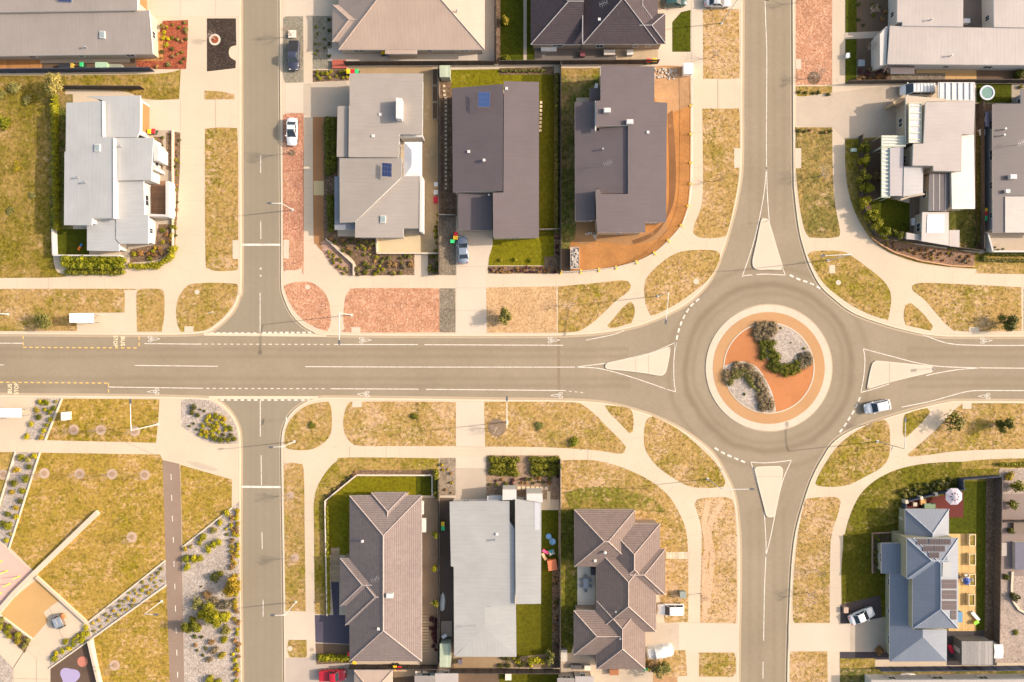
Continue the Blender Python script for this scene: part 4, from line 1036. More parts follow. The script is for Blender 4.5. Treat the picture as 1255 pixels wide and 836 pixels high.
    def pergola(s, pts, h, n=8, axis='y', mat=None, sheet=None, sw=.12):
        """slatted roof on posts over photo rectangle (x0, y0, x1, y1)"""
        a, b = W(pts[0], pts[3], h), W(pts[2], pts[1], h)
        mat = mat or M_WHITE_P; L = s.root.location
        mb = MB()
        mb.box(a.x, a.y, h - .2, a.x + .1, b.y, h).box(b.x - .1, a.y, h - .2, b.x, b.y, h).box(a.x + .1, a.y, h - .2, b.x - .1, a.y + .1, h).box(a.x + .1, b.y - .1, h - .2, b.x - .1, b.y, h)
        for k in range(n):
            t = (k + .5) / n
            if axis == 'y': y = a.y + (b.y - a.y) * t; mb.box(a.x + .1, y - sw / 2, h - .1, b.x - .1, y + sw / 2, h + .02)
            else: x = a.x + (b.x - a.x) * t; mb.box(x - sw / 2, a.y + .1, h - .1, x + sw / 2, b.y - .1, h + .02)
        o = mb.build('pergola', mat, s.root, world=True)
        for x, y in ((a.x + .06, a.y + .06), (b.x - .06, a.y + .06), (b.x - .06, b.y - .06), (a.x + .06, b.y - .06)):
            q = MB().box(x - .045, y - .045, 0, x + .045, y + .045, h - .2).build('post', mat, s.root, world=True); q.parent = o
        if sheet:
            q = MB().box(a.x + .1, a.y + .1, h - .135, b.x - .1, b.y - .1, h - .11).build('roof_sheet', sheet, s.root, world=True); q.parent = o
        BUILT.append([(a.x, a.y), (b.x, a.y), (b.x, b.y), (a.x, b.y)])
        return o

RW_WHITE = m_roof((.345, .35, .35)); RW_WARM = m_roof((.375, .33, .305)); RW_SILVER = m_roof((.345, .34, .325))
RG = m_roof((.28, .25, .22)); RG2 = m_roof((.30, .265, .235)); RTAUPE = m_roof((.265, .232, .21))
RDARK = m_roof((.115, .093, .096)); RTAN = m_roof((.39, .295, .235)); RT_DARK = m_roof((.072, .056, .062), 'tile')
RT_BROWN = m_roof((.20, .15, .13), 'tile'); RT_GREY = m_roof((.215, .172, .158), 'tile'); RBLUE = m_roof((.165, .188, .232))
WHITE_W = m_plain((.50, .475, .44), .8, .05, 2); CREAM_W = m_ground((.45, .375, .285), .06, .12); BRICK_W = m_lines((.33, .235, .165), (.42, .36, .3), .086, 'Z', .9); GREY_W = m_plain((.33, .32, .31), .8, .06, 2)
OLIVE_W = m_plain((.30, .29, .2), .8, .08, 2); DARK_W = m_plain((.10, .095, .095), .8)

# --- NW corner, large taupe house
h = House('large taupe ribbed roof house behind the navy fence with orange timber decks', 90, 35, CREAM_W)
h.piece([(-60, 16.5), (183, 12.6), (187.5, 66), (-60, 69.5)], 2.7, sy=.07, mat=RTAUPE, ribs='y', ref=(0, 69))
h.piece([(-60, -50), (168, -50), (168.5, 12), (-60, 15.5)], 3.8, sy=-.04, mat=RTAUPE, ribs='y', ref=(0, 13), garage='e')
h.finish(); h.vent(126, 43, 'hatch'); h.vent(106.5, 58.5, 'flue'); h.panel([(72, -3), (88, -3), (88, 3), (72, 2.4)], lift=.15, heights=[.5, .5, 0, 0])
# --- white two-storey house, west
h = House('pale grey multi-level metal roof house behind the clipped hedge and dry field', 135, 215, WHITE_W)
h.piece([(81, 126), (125, 124), (126.5, 168), (139.3, 168.5), (139.5, 267), (113, 267.5), (112.5, 276), (78.4, 275.8), (79, 186), (80.5, 185.5)], 4.3, sx=.02, mat=RW_WHITE, ribs='y')
h.piece([(106, 118), (172, 117), (171.6, 161), (168, 168.5), (127, 168), (126, 123)], 3.7, sx=-.01, mat=RW_WHITE, ribs='y', garage='e')
h.piece([(140.6, 169), (188, 169), (185.2, 220.5), (141.5, 221)], 3.7, sx=-.02, mat=RW_WHITE, ribs='y')
h.piece([(143, 222), (176, 222), (177, 263), (182, 264.5), (181.6, 298.7), (147, 298.7), (142, 293), (142, 268)], 3.1, sx=-.01, mat=RW_WHITE, ribs='x')
h.piece([(106.6, 276.5), (113.7, 269), (141, 269), (141.4, 293.5), (146, 299.5), (146, 308), (106.6, 307)], 3.0, mat=RW_WHITE, ribs='x')
h.finish(); h.vent(120, 181.5, 'hatch'); h.vent(106, 224, 'flue'); h.vent(97, 218, 'flue'); h.vent(149, 180, 'flue')
for pts in ([(166, 161), (181, 168), (181, 170), (166, 163)], [(188.5, 174), (194, 181), (194, 197), (188.5, 197)]): h.wallblock(pts, 3.4, WHITE_W)
h.wallblock([(185, 200), (191.5, 206), (191.5, 209), (185, 208)], 3.0, WHITE_W, 'screen_wall')
h.wallblock([(203, 222), (207, 222), (207, 266), (203, 266)], 2.4, WHITE_W, 'screen_wall'); h.wallblock([(182, 262), (203, 263), (203, 265.5), (182, 265)], 2.4, WHITE_W, 'screen_wall')
h.parapet([(139.7, 169), (139.9, 268)], 4.45, .2, top=.15); h.parapet([(126.2, 124), (126.5, 167)], 4.4, .15, top=.15)
# --- north: tan tiled
h = House('tan tiled hip roof house above the dark fence, beside the green strip lawn', 500, 20, CREAM_W)
h.hip(415, -45, 594, 61, 2.8, .40, 'x', mat=RTAN, cap=m_plain((.42, .33, .27), .8))
h.hip(407.5, 6, 470, 51, 2.8, .40, 'x', ('hip', 'open'), mat=RTAN, cap=m_plain((.42, .33, .27), .8))
h.piece([(472, 61.3), (511, 61.3), (511, 66), (472, 66)], 2.75, mat=RTAN, wins=False)
h.finish(); h.vent(560, 15, 'flue')
# --- north: dark tiled
h = House('charcoal tiled double hip roof house beside the green car', 735, 15, BRICK_W)
h.hip(650.5, -35, 713.8, 54.5, 2.9, .36, 'x', ('hip', 'open'), mat=RT_DARK, cap=m_plain((.3, .28, .28), .8))
h.parapet([(714, -35), (714, 53.5)], 4.2, .15, m_plain((.3, .28, .28), .8), top=.2)
h.hip(714.5, -38, 806, 54, 3.3, .46, 'x', mat=RT_DARK, cap=m_plain((.3, .28, .28), .8))
h.hip(782, 16.5, 815.5, 53.6, 3.3, .46, 'x', ('open', 'hip'), mat=RT_DARK, cap=m_plain((.3, .28, .28), .8))
h.hip(767, -40, 804.5, 30, 3.35, .48, 'y', mat=RT_DARK, cap=m_plain((.3, .28, .28), .8))
h.finish(); h.vent(738, 10, 'antenna'); h.vent(734.5, 24, 'small')
# --- grey house near the side street
h = House('warm grey metal roof house with tilted rooftop box and white shade sail', 470, 190, GREY_W)
h.piece([(428.4, 90), (518.4, 90), (517.6, 164.5), (489.5, 164.5), (489, 193), (427, 192.5), (427.5, 130), (428.4, 130)], 4.2, sx=-.03, mat=RG2, ribs='x')
h.piece([(413.7, 130), (426.6, 130), (426.3, 192.3), (412.6, 192)], 3.7, sx=.02, mat=RG2, ribs='x')
h.piece([(416, 194), (492.6, 194), (492.6, 216.5), (435, 272.2), (416.5, 273)], 4.0, sx=.02, mat=RG, ribs='x')
h.piece([(493.4, 216), (513.7, 216), (513, 280), (494.7, 279.7), (494.2, 291), (435, 291), (435.5, 272.8)], 3.9, sx=-.035, sy=.0, mat=RG2, ribs='x', ref=(435, 273))
h.piece([(410, 216.5), (415.5, 216.5), (415.8, 273.5), (434.5, 273), (434.5, 282), (410, 281.5)], 2.9, mat=m_roof((.22, .235, .26)), ribs='x', walls=False)
h.finish()
h.panel([(468.4, 199.5), (480.2, 200.5), (480, 217), (468, 216)], lift=.12, heights=[.5, 1.0, 1.0, .5], name='solar_water_heater')
h.wallblock([(485.3, 119.5), (492.4, 120.5), (492, 145.5), (485.3, 145)], 5.6, M_WHITE_P, 'clerestory_box', z0=4.0); h.panel([(486, 121), (491.6, 122), (491.4, 142), (486, 141.5)], m_glass((.22, .22, .2)), lift=1.35, name='skylight')
h.vent(466, 140.5, 'small'); h.vent(457.3, 166.8, 'small'); h.vent(469.7, 269, 'hatch'); h.wallblock([(490, 165.5), (518, 165.5), (518, 168), (490, 168)], 3.0, WHITE_W, 'screen_wall'); h.wallblock([(514.4, 216), (517.5, 216), (517.3, 284), (514, 284)], 3.6, WHITE_W, 'screen_wall')
# --- dark house with driveway
h = House('charcoal metal roof house with blue car in its driveway', 610, 200, CREAM_W)
h.piece([(554, 108), (616.8, 103), (616.2, 234), (555, 235.5)], 3.2, sx=.16, mat=RDARK, ribs='x', ref=(554, 108))
h.piece([(617.6, 99.5), (660.5, 100.5), (660.5, 291), (604.5, 291), (604, 236.3), (617, 235.8)], 4.6, sx=-.16, mat=RDARK, ribs='x', ref=(617, 100))
h.piece([(561.5, 236.6), (603.3, 237), (603, 283), (562, 282)], 2.9, sy=.015, mat=RDARK, ribs='y', garage='s')
h.finish()
h.panel([(586, 112.6), (600.5, 113.2), (600.3, 131.4), (586.4, 130.9)], m_solar((.10, .16, .34)), lift=.12, heights=[.7, 1.2, 1.2, .7])
h.vent(574.5, 186, 'small'); h.vent(593, 197, 'whirly'); h.vent(599.5, 240, 'flue'); h.vent(620.8, 108.7, 'small')
# --- construction house
h = House('charcoal stepped metal roof house standing on bare orange earth', 765, 185, m_lines((.42, .30, .2), (.5, .45, .4), .086, 'Z', .9))
h.piece([(704.4, 125), (729.3, 124), (730.5, 160), (734.5, 160.5), (734.5, 155), (769, 155), (769, 237), (737, 237), (736.5, 231), (729.5, 231), (729.3, 270), (704.8, 271)], 3.4, sx=.11, mat=RDARK, ribs='x')
h.piece([(736.3, 80), (802, 81.5), (802, 125), (818, 126), (817, 162), (816.5, 272.4), (791, 272.4), (791, 285), (733, 285), (731, 271), (730.3, 232), (736, 232), (736.5, 237.8), (769.8, 237.8), (769.8, 154), (730.8, 153.5), (730.4, 124), (736, 123)], 4.7, sx=-.085, mat=RDARK, ribs='x', ref=(769, 155))
h.piece([(723, 108.5), (735.4, 108.5), (735.4, 123), (723, 123)], 2.7, mat=RDARK, ribs='x')
h.finish(); h.vent(743.6, 136.4, 'bigbox'); h.vent(771.3, 150.4, 'bigbox'); h.vent(794, 162.3, 'small'); h.vent(738.5, 183.5, 'flue'); h.vent(743.3, 203, 'antenna')
h.parapet([(730, 124), (730, 160)], 4.6, .15, top=.1, mat=M_FRAME)
# --- NE white house
h = House('long white metal roof house with paved courtyard beside the red gravel verge', 1170, 30, WHITE_W)
h.piece([(1100.3, -40), (1180.5, -40), (1180.5, 32.5), (1106, 31.5), (1106, 27), (1099.5, 27)], 3.6, mat=RW_WARM, ribs='y')
h.piece([(1091, 31.5), (1106, 32.4), (1300, 35.5), (1300, 80), (1087.6, 78.5)], 3.4, sy=.01, mat=RW_WARM, ribs='y', ref=(1091, 31.5))
h.piece([(1217.5, -40), (1300, -40), (1300, 34.6), (1218.6, 33)], 3.6, mat=RW_WARM, ribs='y')
h.finish(); h.vent(1140, 25, 'flue'); h.vent(1164, 69, 'flue')
h.wallblock([(1078.5, 42), (1086, 32.5), (1088, 33), (1086, 79), (1078.5, 80)], 3.0, WHITE_W, z0=-.05)
h.piece([(1092, 81), (1121, 81), (1121, 90), (1092, 90)], 2.4, mat=RDARK, ribs='y')
# --- NE white modern house
h = House('white angular modern house with slatted pergolas, between hedge garden and trampoline', 1150, 190, CREAM_W)
h.piece([(1134.5, 125), (1195, 123.7), (1193.7, 164), (1178.5, 164), (1177.6, 210), (1144.3, 209.2), (1143.7, 203), (1118.7, 202.6), (1119.5, 176), (1132, 176)], 4.6, mat=RW_WARM, ribs='x')
h.piece([(1178.8, 165), (1193.7, 165), (1195, 256), (1167, 256), (1166, 211), (1178, 210.8)], 4.0, mat=m_roof((.62, .56, .5)), ribs='x')
h.piece([(1091, 181), (1107.5, 180), (1106.3, 240), (1091, 240)], 3.7, mat=m_roof((.38, .345, .34)), ribs='x')
h.piece([(1108, 204), (1131.5, 204), (1131, 237), (1107.3, 241)], 3.8, mat=m_roof((.4, .38, .37)), ribs='x')
h.piece([(1130.5, 260), (1162.8, 260), (1162.8, 301), (1129.6, 295.5)], 3.1, mat=m_roof((.46, .41, .37)), ribs='x')
h.piece([(1110, 117), (1159, 121), (1159, 124), (1134, 124.5), (1132, 175), (1113, 174), (1110, 175)], 3.6, mat=m_roof((.45, .37, .28)), ribs='y')
h.piece([(1140, 212.5), (1163, 212.5), (1162, 258), (1138.6, 258)], 3.5, mat=m_lines((.16, .14, .14), (.5, .46, .42), 1.0, 'X', frac=.08))
h.piece([(1111, 285), (1129, 288), (1129, 294.5), (1111, 293)], 2.6, mat=RW_WARM, ribs='y', wins=False); h.piece([(1163.5, 282), (1176, 282), (1176, 303), (1163.5, 301.5)], 2.6, mat=RW_WARM, ribs='y', wins=False)
h.finish()
SLATS = m_lines((.74, .73, .71), (.36, .40, .30), 1.0, 'Y', frac=.22)
POLY = m_plain((.52, .52, .52), .3)
h.pergola((1114, 126, 1129.5, 175), 4.3, 6, 'y', m_plain((.62, .58, .42), .6), POLY, .1)
h.pergola((1080.5, 166, 1110, 180), 3.5, 4, 'y', m_plain((.52, .54, .42), .6), POLY, .22)
h.pergola((1080.5, 180.5, 1091, 242), 3.5, 13, 'y', m_plain((.52, .54, .42), .6), POLY, .22)
h.pergola((1150, 101, 1195, 123.3), 3.2, 6, 'x', M_WHITE_P, POLY, .5)
h.panel([(1137, 263), (1157.5, 263), (1157, 285), (1136, 285)], m_plain((.88, .86, .84), .2), lift=.08, name='skylight')
h.wallblock([(1094, 125), (1108, 116.5), (1110, 117), (1110, 120), (1096, 128)], 2.9, m_ground((.45, .33, .2), .08, .15))
h.parapet([(1103, 245), (1115, 241), (1132, 238)], 3.0, .3, CREAM_W)
# --- NE grey house at the edge
h = House('plain grey metal roof house cut by the frame, beside the three bright bins', 1240, 200, GREY_W)
h.piece([(1217, 127.6), (1251.5, 127), (1251.5, 109), (1300, 109), (1300, 240), (1232, 240), (1232, 285), (1217, 285.5)], 2.6, sx=.01, over=.6, mat=m_roof((.11, .095, .096)), ribs='x')
h.piece([(1232, 240.8), (1300, 240.8), (1300, 285), (1232, 285)], 2.75, mat=m_roof((.42, .37, .335)), ribs='x')
h.finish(); h.vent(1239, 217.5, 'bigbox'); h.vent(1233, 235, 'box'); h.vent(1229.5, 159, 'flue'); h.vent(1228, 166.5, 'flue'); h.vent(1244, 178, 'antenna')
# --- S1 grey tile
h = House('dark grey tiled hip roof house beside the yellow-green hedge and black driveway', 470, 710, BRICK_W)
CAP = m_plain((.40, .33, .30), .8)
h.hip(428.3, 607.5, 517, 810.5, 2.9, .36, 'y', mat=RT_GREY, cap=CAP)
h.hip(455, 603.8, 497.8, 660, 2.95, .36, 'y', ('open', 'hip'), mat=RT_GREY, cap=CAP)
h.hip(417, 684.3, 480, 742.5, 2.85, .36, 'x', ('hip', 'open'), mat=RT_GREY, cap=CAP)
h.hip(423.2, 687, 467, 766, 2.8, .36, 'x', ('hip', 'open'), mat=RT_GREY, cap=CAP, garage='w')
h.finish(); h.vent(444.5, 662.7, 'whirly'); h.vent(478, 728.8, 'bigbox'); h.vent(464, 770.5, 'small'); h.vent(462, 706, 'antenna')
# --- S2 pale grey
h = House('pale silver metal roof house between two fences with toys on its lawn', 605, 705, WHITE_W)
h.piece([(551, 615), (624.5, 614), (624.5, 640), (630.6, 648), (631.2, 743.2), (595, 743.4), (594, 770), (556.6, 804), (556, 695), (552.6, 694)], 3.3, sx=.03, mat=RW_SILVER, ribs='x')
h.piece([(631.2, 612), (663.5, 616), (663, 740), (632, 740.5)], 4.1, sx=-.03, mat=RW_SILVER, ribs='x')
e = 3.3
pz = h.on(593.5, 769); pw = W(595, 744, pz.z)
h.sheet([[pw, W(632.3, 741.3, 3.2), W(633, 805, e), pz], [pz, W(633, 805, e), W(556.8, 805, e)]], RW_SILVER)
BUILT.append([tuple(W(x, y, 3)[:2]) for x, y in ((595, 743), (633, 741), (633, 805), (557, 805))])
h.pl.append(dict(poly=[W(x, y, e) for x, y in ((594, 744), (632.5, 742), (633, 805), (558, 805), (594, 771))], garage=None, wins=True, base=0.0, over=.4))
h.piece([(597, 608), (616, 608), (616, 614), (597, 614)], 2.6, mat=m_roof((.5, .5, .5)), ribs='x', wins=False)
h.finish(); h.wallblock([(616, 600), (633, 600), (633, 612.5), (616, 613)], 3.9, WHITE_W, 'parapet'); h.wallblock([(645.5, 605), (665, 605), (665, 616), (645.5, 613)], 4.3, WHITE_W, 'parapet')
h.vent(609, 654.5, 'small'); h.vent(607, 661.5, 'flue'); h.vent(583.5, 766, 'antenna'); h.panel([(655, 613), (662, 613.7), (661.5, 649), (655, 650)], m_roof((.45, .45, .47)), lift=.03, name='roof_panel')
# --- S3 brown tile
h = House('brown tiled many-hipped roof house with paved patio beside the orange dirt lot', 755, 715, BRICK_W)
CAP = m_plain((.44, .35, .30), .8)
h.hip(703.8, 624.8, 778.3, 694.5, 2.75, .40, 'x', mat=RT_BROWN, cap=CAP)
h.hip(741, 641.5, 809, 728, 2.75, .38, 'y', mat=RT_BROWN, cap=CAP)
h.hip(770, 673, 815.2, 729, 2.8, .40, 'x', ('open', 'hip'), mat=RT_BROWN, cap=CAP)
h.hip(731.3, 672, 804.3, 774.5, 2.85, .38, 'y', ('hip', 'hip'), mat=RT_BROWN, cap=CAP)
h.hip(731, 736, 790.8, 820, 2.75, .40, 'y', ('hip', 'hip'), mat=RT_BROWN, cap=CAP, garage='e')
h.hip(703.2, 748.5, 762, 802.5, 2.7, .40, 'x', ('hip', 'open'), mat=RT_BROWN, cap=CAP)
h.finish(); h.vent(741, 676.5, 'whirly'); h.vent(729.5, 687, 'small'); h.vent(754, 748, 'flue'); h.vent(759.5, 781, 'flue')
# --- SE blue
h = House('blue-grey metal roof two-storey house with solar panels and timber deck', 1125, 720, OLIVE_W)
CAP = m_plain((.32, .36, .42), .6)
h.hip(1109.5, 624, 1163, 685, 2.8, .40, 'y', ('open', 'hip'), mat=RBLUE, cap=CAP)
h.hip(1118.7, 659.5, 1174.3, 770.3, 4.8, .36, 'y', mat=RBLUE, cap=CAP, over=.6)
h.hip(1111.5, 659.6, 1156, 709.5, 4.8, .36, 'x', ('hip', 'open'), mat=RBLUE, cap=CAP, over=.6)
h.piece([(1090.5, 704), (1091, 703.5), (1118, 703.5), (1118, 772), (1131, 772), (1131, 781), (1090.5, 811)], 2.6, sx=.34, mat=RBLUE, over=.6, ribs='y', ref=(1090.5, 760))
h.piece([(1080.3, 665.8), (1108, 665.8), (1110, 703), (1080.3, 703)], 2.6, sx=.12, mat=RBLUE, over=.6, ribs='y')
e = 2.6; ap = h.on(1130, 779.5)
h.sheet([[W(1131, 772, ap.z), W(1160.5, 772, 2.6), W(1160.3, 810.7, e), ap], [ap, W(1160.3, 810.7, e), W(1090.5, 811, e)]], RBLUE)
BUILT.append([tuple(W(x, y, 3)[:2]) for x, y in ((1108, 772), (1160, 772), (1160, 810), (1090, 811))])
h.pl.append(dict(poly=[W(x, y, e) for x, y in ((1131, 765), (1160.5, 765), (1160.3, 810.7), (1092, 811), (1131, 782))], garage=None, wins=True, base=0.0, over=.4))
h.finish()
SOL = m_solar((.09, .075, .078), (.3, .26, .25))
for (x, y) in ((1130.5, 664), (1145.5, 664), (1159, 664), (1138, 672.5), (1152, 672.5), (1145, 680.5)): h.panel([(x - 6.4, y - 3.6), (x + 6.2, y - 3.6), (x + 6.2, y + 3.6), (x - 6.4, y + 3.6)], SOL, lift=.12)
for (y, x0, x1) in ((716, 1154.5, 1172.5), (729, 1154, 1172.5), (742, 1154, 1172.5)): h.panel([(x0, y - 5.6), (x1, y - 5.6), (x1, y + 5.6), (x0, y + 5.6)], SOL, lift=.12)
h.panel([(1165.5, 748), (1172.3, 748), (1172.2, 759.5), (1165.5, 759.5)], SOL, lift=.12)
h.panel([(1155.5, 689), (1166, 689), (1166, 707), (1155, 707)], m_glass((.16, .18, .2)), lift=.25, name='skylight')
# --- neighbours along the bottom edge
h = House('small tan hip roof house cut by the frame, right of the red car', 458, 835, CREAM_W)
h.hip(434, 821.5, 481, 870, 2.7, .3, 'y', mat=RTAN); h.finish()
h = House('low white roof extension cut by the frame, below the pale green shed', 550, 840, WHITE_W)
h.piece([(533, 826), (561.5, 826), (561.5, 880), (533, 880)], 2.7, mat=RW_WARM, ribs='y'); h.piece([(508, 829), (532.3, 829), (532.3, 880), (508, 880)], 2.8, mat=RTAUPE, ribs='y'); h.finish()
h = House('white flat roof house cut by the frame, below the brown tiled house', 717, 840, CREAM_W)
h.piece([(705, 829.5), (728, 829.5), (728, 880), (705, 880)], 2.8, mat=RW_WARM, ribs='y'); h.piece([(683, 832), (704.2, 832), (704.2, 880), (683, 880)], 2.8, mat=RTAUPE, ribs='y'); h.finish()
h = House('wide white roof house cut by the frame, below the blue-grey roof house', 1170, 845, WHITE_W)
h.piece([(1068, 834), (1300, 833), (1300, 900), (1068, 900)], 3.0, mat=RW_WARM, ribs='y'); h.finish()
# ------------------------------------------------------------------ fences and walls
NAVY = m_lines((.055, .065, .10), (.03, .035, .05), .25, 'X'); BLACKF = m_lines((.075, .06, .05), (.04, .03, .028), .2, 'X'); GREYF = m_lines((.22, .19, .17), (.1, .09, .08), .2, 'X')
def fence(label, pts, h=1.75, mat=BLACKF, th=.07, cap=None, post=2.4, name='fence', cat='fence', z0=BASEZ, postmat=None, pw=.045):
    w = [W(x, y) for x, y in pts]
    base = w[0].copy(); base.z = z0
    root = thing(name, label, cat, base)
    for a, b in zip(w, w[1:]):
        d = (b - a); ln = d.length; ang = math.atan2(d.y, d.x); loc = Vector((a.x, a.y, z0)) - base
        mb = MB().box(-.01, -th / 2, 0, ln + .01, th / 2, h - .06).box(-.01, -th / 2 - .025, h - .06, ln + .01, th / 2 + .025, h)
        mb.build('panel', mat, root, loc, ang)
        if post:
            n = max(1, round(ln / post))
            for k in range(n):
                t = ln * k / n
                MB().box(t - pw, -th / 2 - pw, 0, t + pw, th / 2 + pw, h + .04).build('post', postmat or mat, root, loc, ang)
    return root
def wall(label, pts, h, mat, th=.22, name='garden_wall'):
    return fence(label, pts, h, mat, th, post=None, name=name, cat='wall')
fence('navy metal fence along the back of the taupe roof house', [(-60, 90.3), (0, 90), (190, 88)], 1.8, NAVY, post=2.4)
fence('black fence behind the pale grey multi-level house', [(81, 109.5), (178, 110)], 1.6, BLACKF)
wall('thin white rendered wall round the small dark lawn', [(70, 282), (71, 314), (152, 314.5)], 1.2, WHITE_W, .2)
wall('long low timber edging beside the front garden beds', [(213, 160), (213.3, 302)], .45, m_plain((.58, .47, .34), .8), .18, 'retaining_wall')
fence('dark fence between the tan tiled house and grey house', [(424, 80.5), (606, 79.8)], 1.7)
fence('dark fence behind the charcoal tiled house', [(612, 79.5), (806, 78.5)], 1.7)
fence('dark fence beside the narrow strip lawn', [(607.5, -50), (608.5, 79)], 1.7, post=3)
fence('dark fence between grey house and paver side path', [(538.5, 86), (538.8, 262), (539, 337)], 1.7)
fence('short grey cross fence beside the dark garage', [(539.8, 265), (559, 265)], 1.5, GREYF)
fence('dark fence between green lawn and orange building site', [(686.6, 80), (686.6, 334)], 1.7)
fence('short grey cross fence across the striped green lawn', [(661, 282.5), (685.8, 282)], 1.3, GREYF, .05)
fence('black fence round the hedge garden of the angular house', [(1052.5, 168), (1052.5, 250), (1069.5, 289), (1120, 298), (1199, 308.5)], 1.3)
fence('dark fence between long white house and angular house', [(1036, 103), (1100, 102.5), (1196, 102), (1300, 102)], 1.6)
fence('dark fence beside the narrow side yard with weeds', [(1197.5, 128), (1198.5, 306)], 1.6)
wall('white rendered wall round the small tan patio', [(1203, 287), (1209, 309.5), (1300, 309.5)], 1.5, WHITE_W)
fence('dark fence between grey tiled house and silver roof house', [(538.3, 586), (538.3, 818)], 1.7)
fence('dark fence between toy lawn and brown tiled house', [(685.8, 562), (686, 818)], 1.7)
fence('dark fence below the grey tiled house', [(430, 814), (537.5, 814.5)], 1.7)
fence('dark fence below the silver roof house', [(553, 819), (685.5, 819.5)], 1.7)
fence('navy fence closing the top of the blue house lawn', [(1173.5, 598), (1173, 585.5), (1219, 582)], 1.6, NAVY)
fence('long brown fence between deck lawn and gravel yard', [(1219.5, 583), (1216, 786)], 1.7, m_lines((.12, .09, .075), (.05, .04, .03), .2, 'X'))
fence('dark fence along the bottom of the blue house', [(1074, 817), (1215, 816), (1300, 815)], 1.6, NAVY)
fence('navy deck wall with cream posts round the parasol', [(1103, 634), (1106, 613), (1142, 604), (1178, 597.5)], 1.2, NAVY, .12, post=2.2, postmat=m_plain((.5, .44, .34), .7), pw=.24, name='deck_wall', cat='wall')
fence('dark cross fence in the gravel yard', [(1222, 637), (1300, 637)], 1.5)
wall('cream angled wall round the corner lawn', [(402, 753), (399.5, 613), (438, 581.5), (530, 581.8), (530.3, 607)], .6, m_plain((.62, .53, .41), .8), .16)
wall('low timber wall crossing the shrub garden corner', [(400, 293), (434, 324), (434, 338)], .5, m_plain((.5, .42, .32), .8), .16)
wall('low cream wall below the tan patio', [(462.5, 293), (463, 311), (538, 311)], .7, m_plain((.56, .46, .34), .8), .2)
wall('rust edging wall below the mulch bed of the angular house', [(1067, 292), (1078, 300), (1096, 310), (1128, 320), (1165, 326), (1193, 327)], .35, m_plain((.48, .27, .14), .8), .16, 'retaining_wall')
wall('pale concrete seat wall crossing the park lawn', [(122, 627), (42, 704), (20, 726), (0, 749)], .55, m_ground((.56, .47, .36), .06, .15), .75, 'seat_wall')
wall('low concrete seat wall beside the sandy court', [(46.5, 706), (108.5, 762.5)], .45, m_ground((.52, .43, .32), .06, .15), .4, 'seat_wall')
wall('concrete upstand beside the dark rubber playground', [(112.5, 783), (125, 836), (140, 1000)], .9, m_ground((.56, .47, .36), .06, .15), .4, 'playground_wall')
for lb, pts in (('thin concrete edge left of the upper slanting bed', [(20, 554), (-10, 653)]), ('thin concrete edge right of the slanting bed', [(50, 554.5), (12.5, 671)]), ('thin concrete edge of the bus stop bed', [(77, 488.5), (56.6, 539)]),
                ('upper thin concrete edge of the diagonal bed', [(109, 762), (202.8, 687)]), ('lower thin concrete edge of the diagonal bed', [(114.5, 781.3), (204.5, 716.5)]), ('thin concrete edge of the native garden', [(224, 670.3), (284.5, 622.3)]),
                ('white edge between pink court and sand', [(42, 702), (78 / 3.8, 616 + 432 / 3.8)]), ('white edge below the sandy court', [(1.5, 753), (41, 782.5)]), ('white edge above the rubber playground', [(62, 818.5), (112, 783)])):
    wall(lb, pts, .22, M_PALE, .18, 'garden_edging')
wall('timber edging round the garden of the blue house', [(1068, 702), (1068, 653), (1090, 652)], .3, m_plain((.36, .22, .15), .8), .14, 'garden_edging')
# temporary building fence on yellow feet
tf = [(687.5, 334), (712, 333), (734, 331), (755, 328), (780, 321.5), (802, 310.5), (819, 295.5), (835, 277), (843.5, 253), (846.5, 226), (846.8, 200), (847, 165), (847, 130), (846, 84)]
w0 = W(*tf[0]); w0.z = BASEZ
tr = thing('temporary_fence', 'curved temporary mesh fence on yellow feet round the building site', 'fence', w0)
M_MESHW = m_plain((.60, .58, .54), .5, .05, 3, .5)
for a, b in zip(tf, tf[1:]):
    A, B = W(*a), W(*b); d = B - A; ln = d.length; ang = math.atan2(d.y, d.x)
    mb = MB().tube([(0.05, 0, .1), (.05, 0, 1.1)], .03, 5).tube([(ln - .05, 0, .1), (ln - .05, 0, 1.1)], .03, 5).tube([(.05, 0, 1.1), (ln - .05, 0, 1.1)], .04, 5).tube([(.05, 0, .15), (ln - .05, 0, .15)], .03, 5)
    for k in range(1, int(ln / .25)): mb.tube([(k * .25, 0, .15), (k * .25, 0, 1.1)], .008, 3, False)
    for z in (.4, .65, .9): mb.tube([(.05, 0, z), (ln - .05, 0, z)], .008, 3, False)
    mb.build('mesh_panel', M_MESHW, tr, A - W(*tf[0]), ang)
    MB().box(-.16, -.34, -.01, .16, .34, .16).build('foot', m_plain((.80, .50, .05), .6), tr, A - W(*tf[0]), ang)

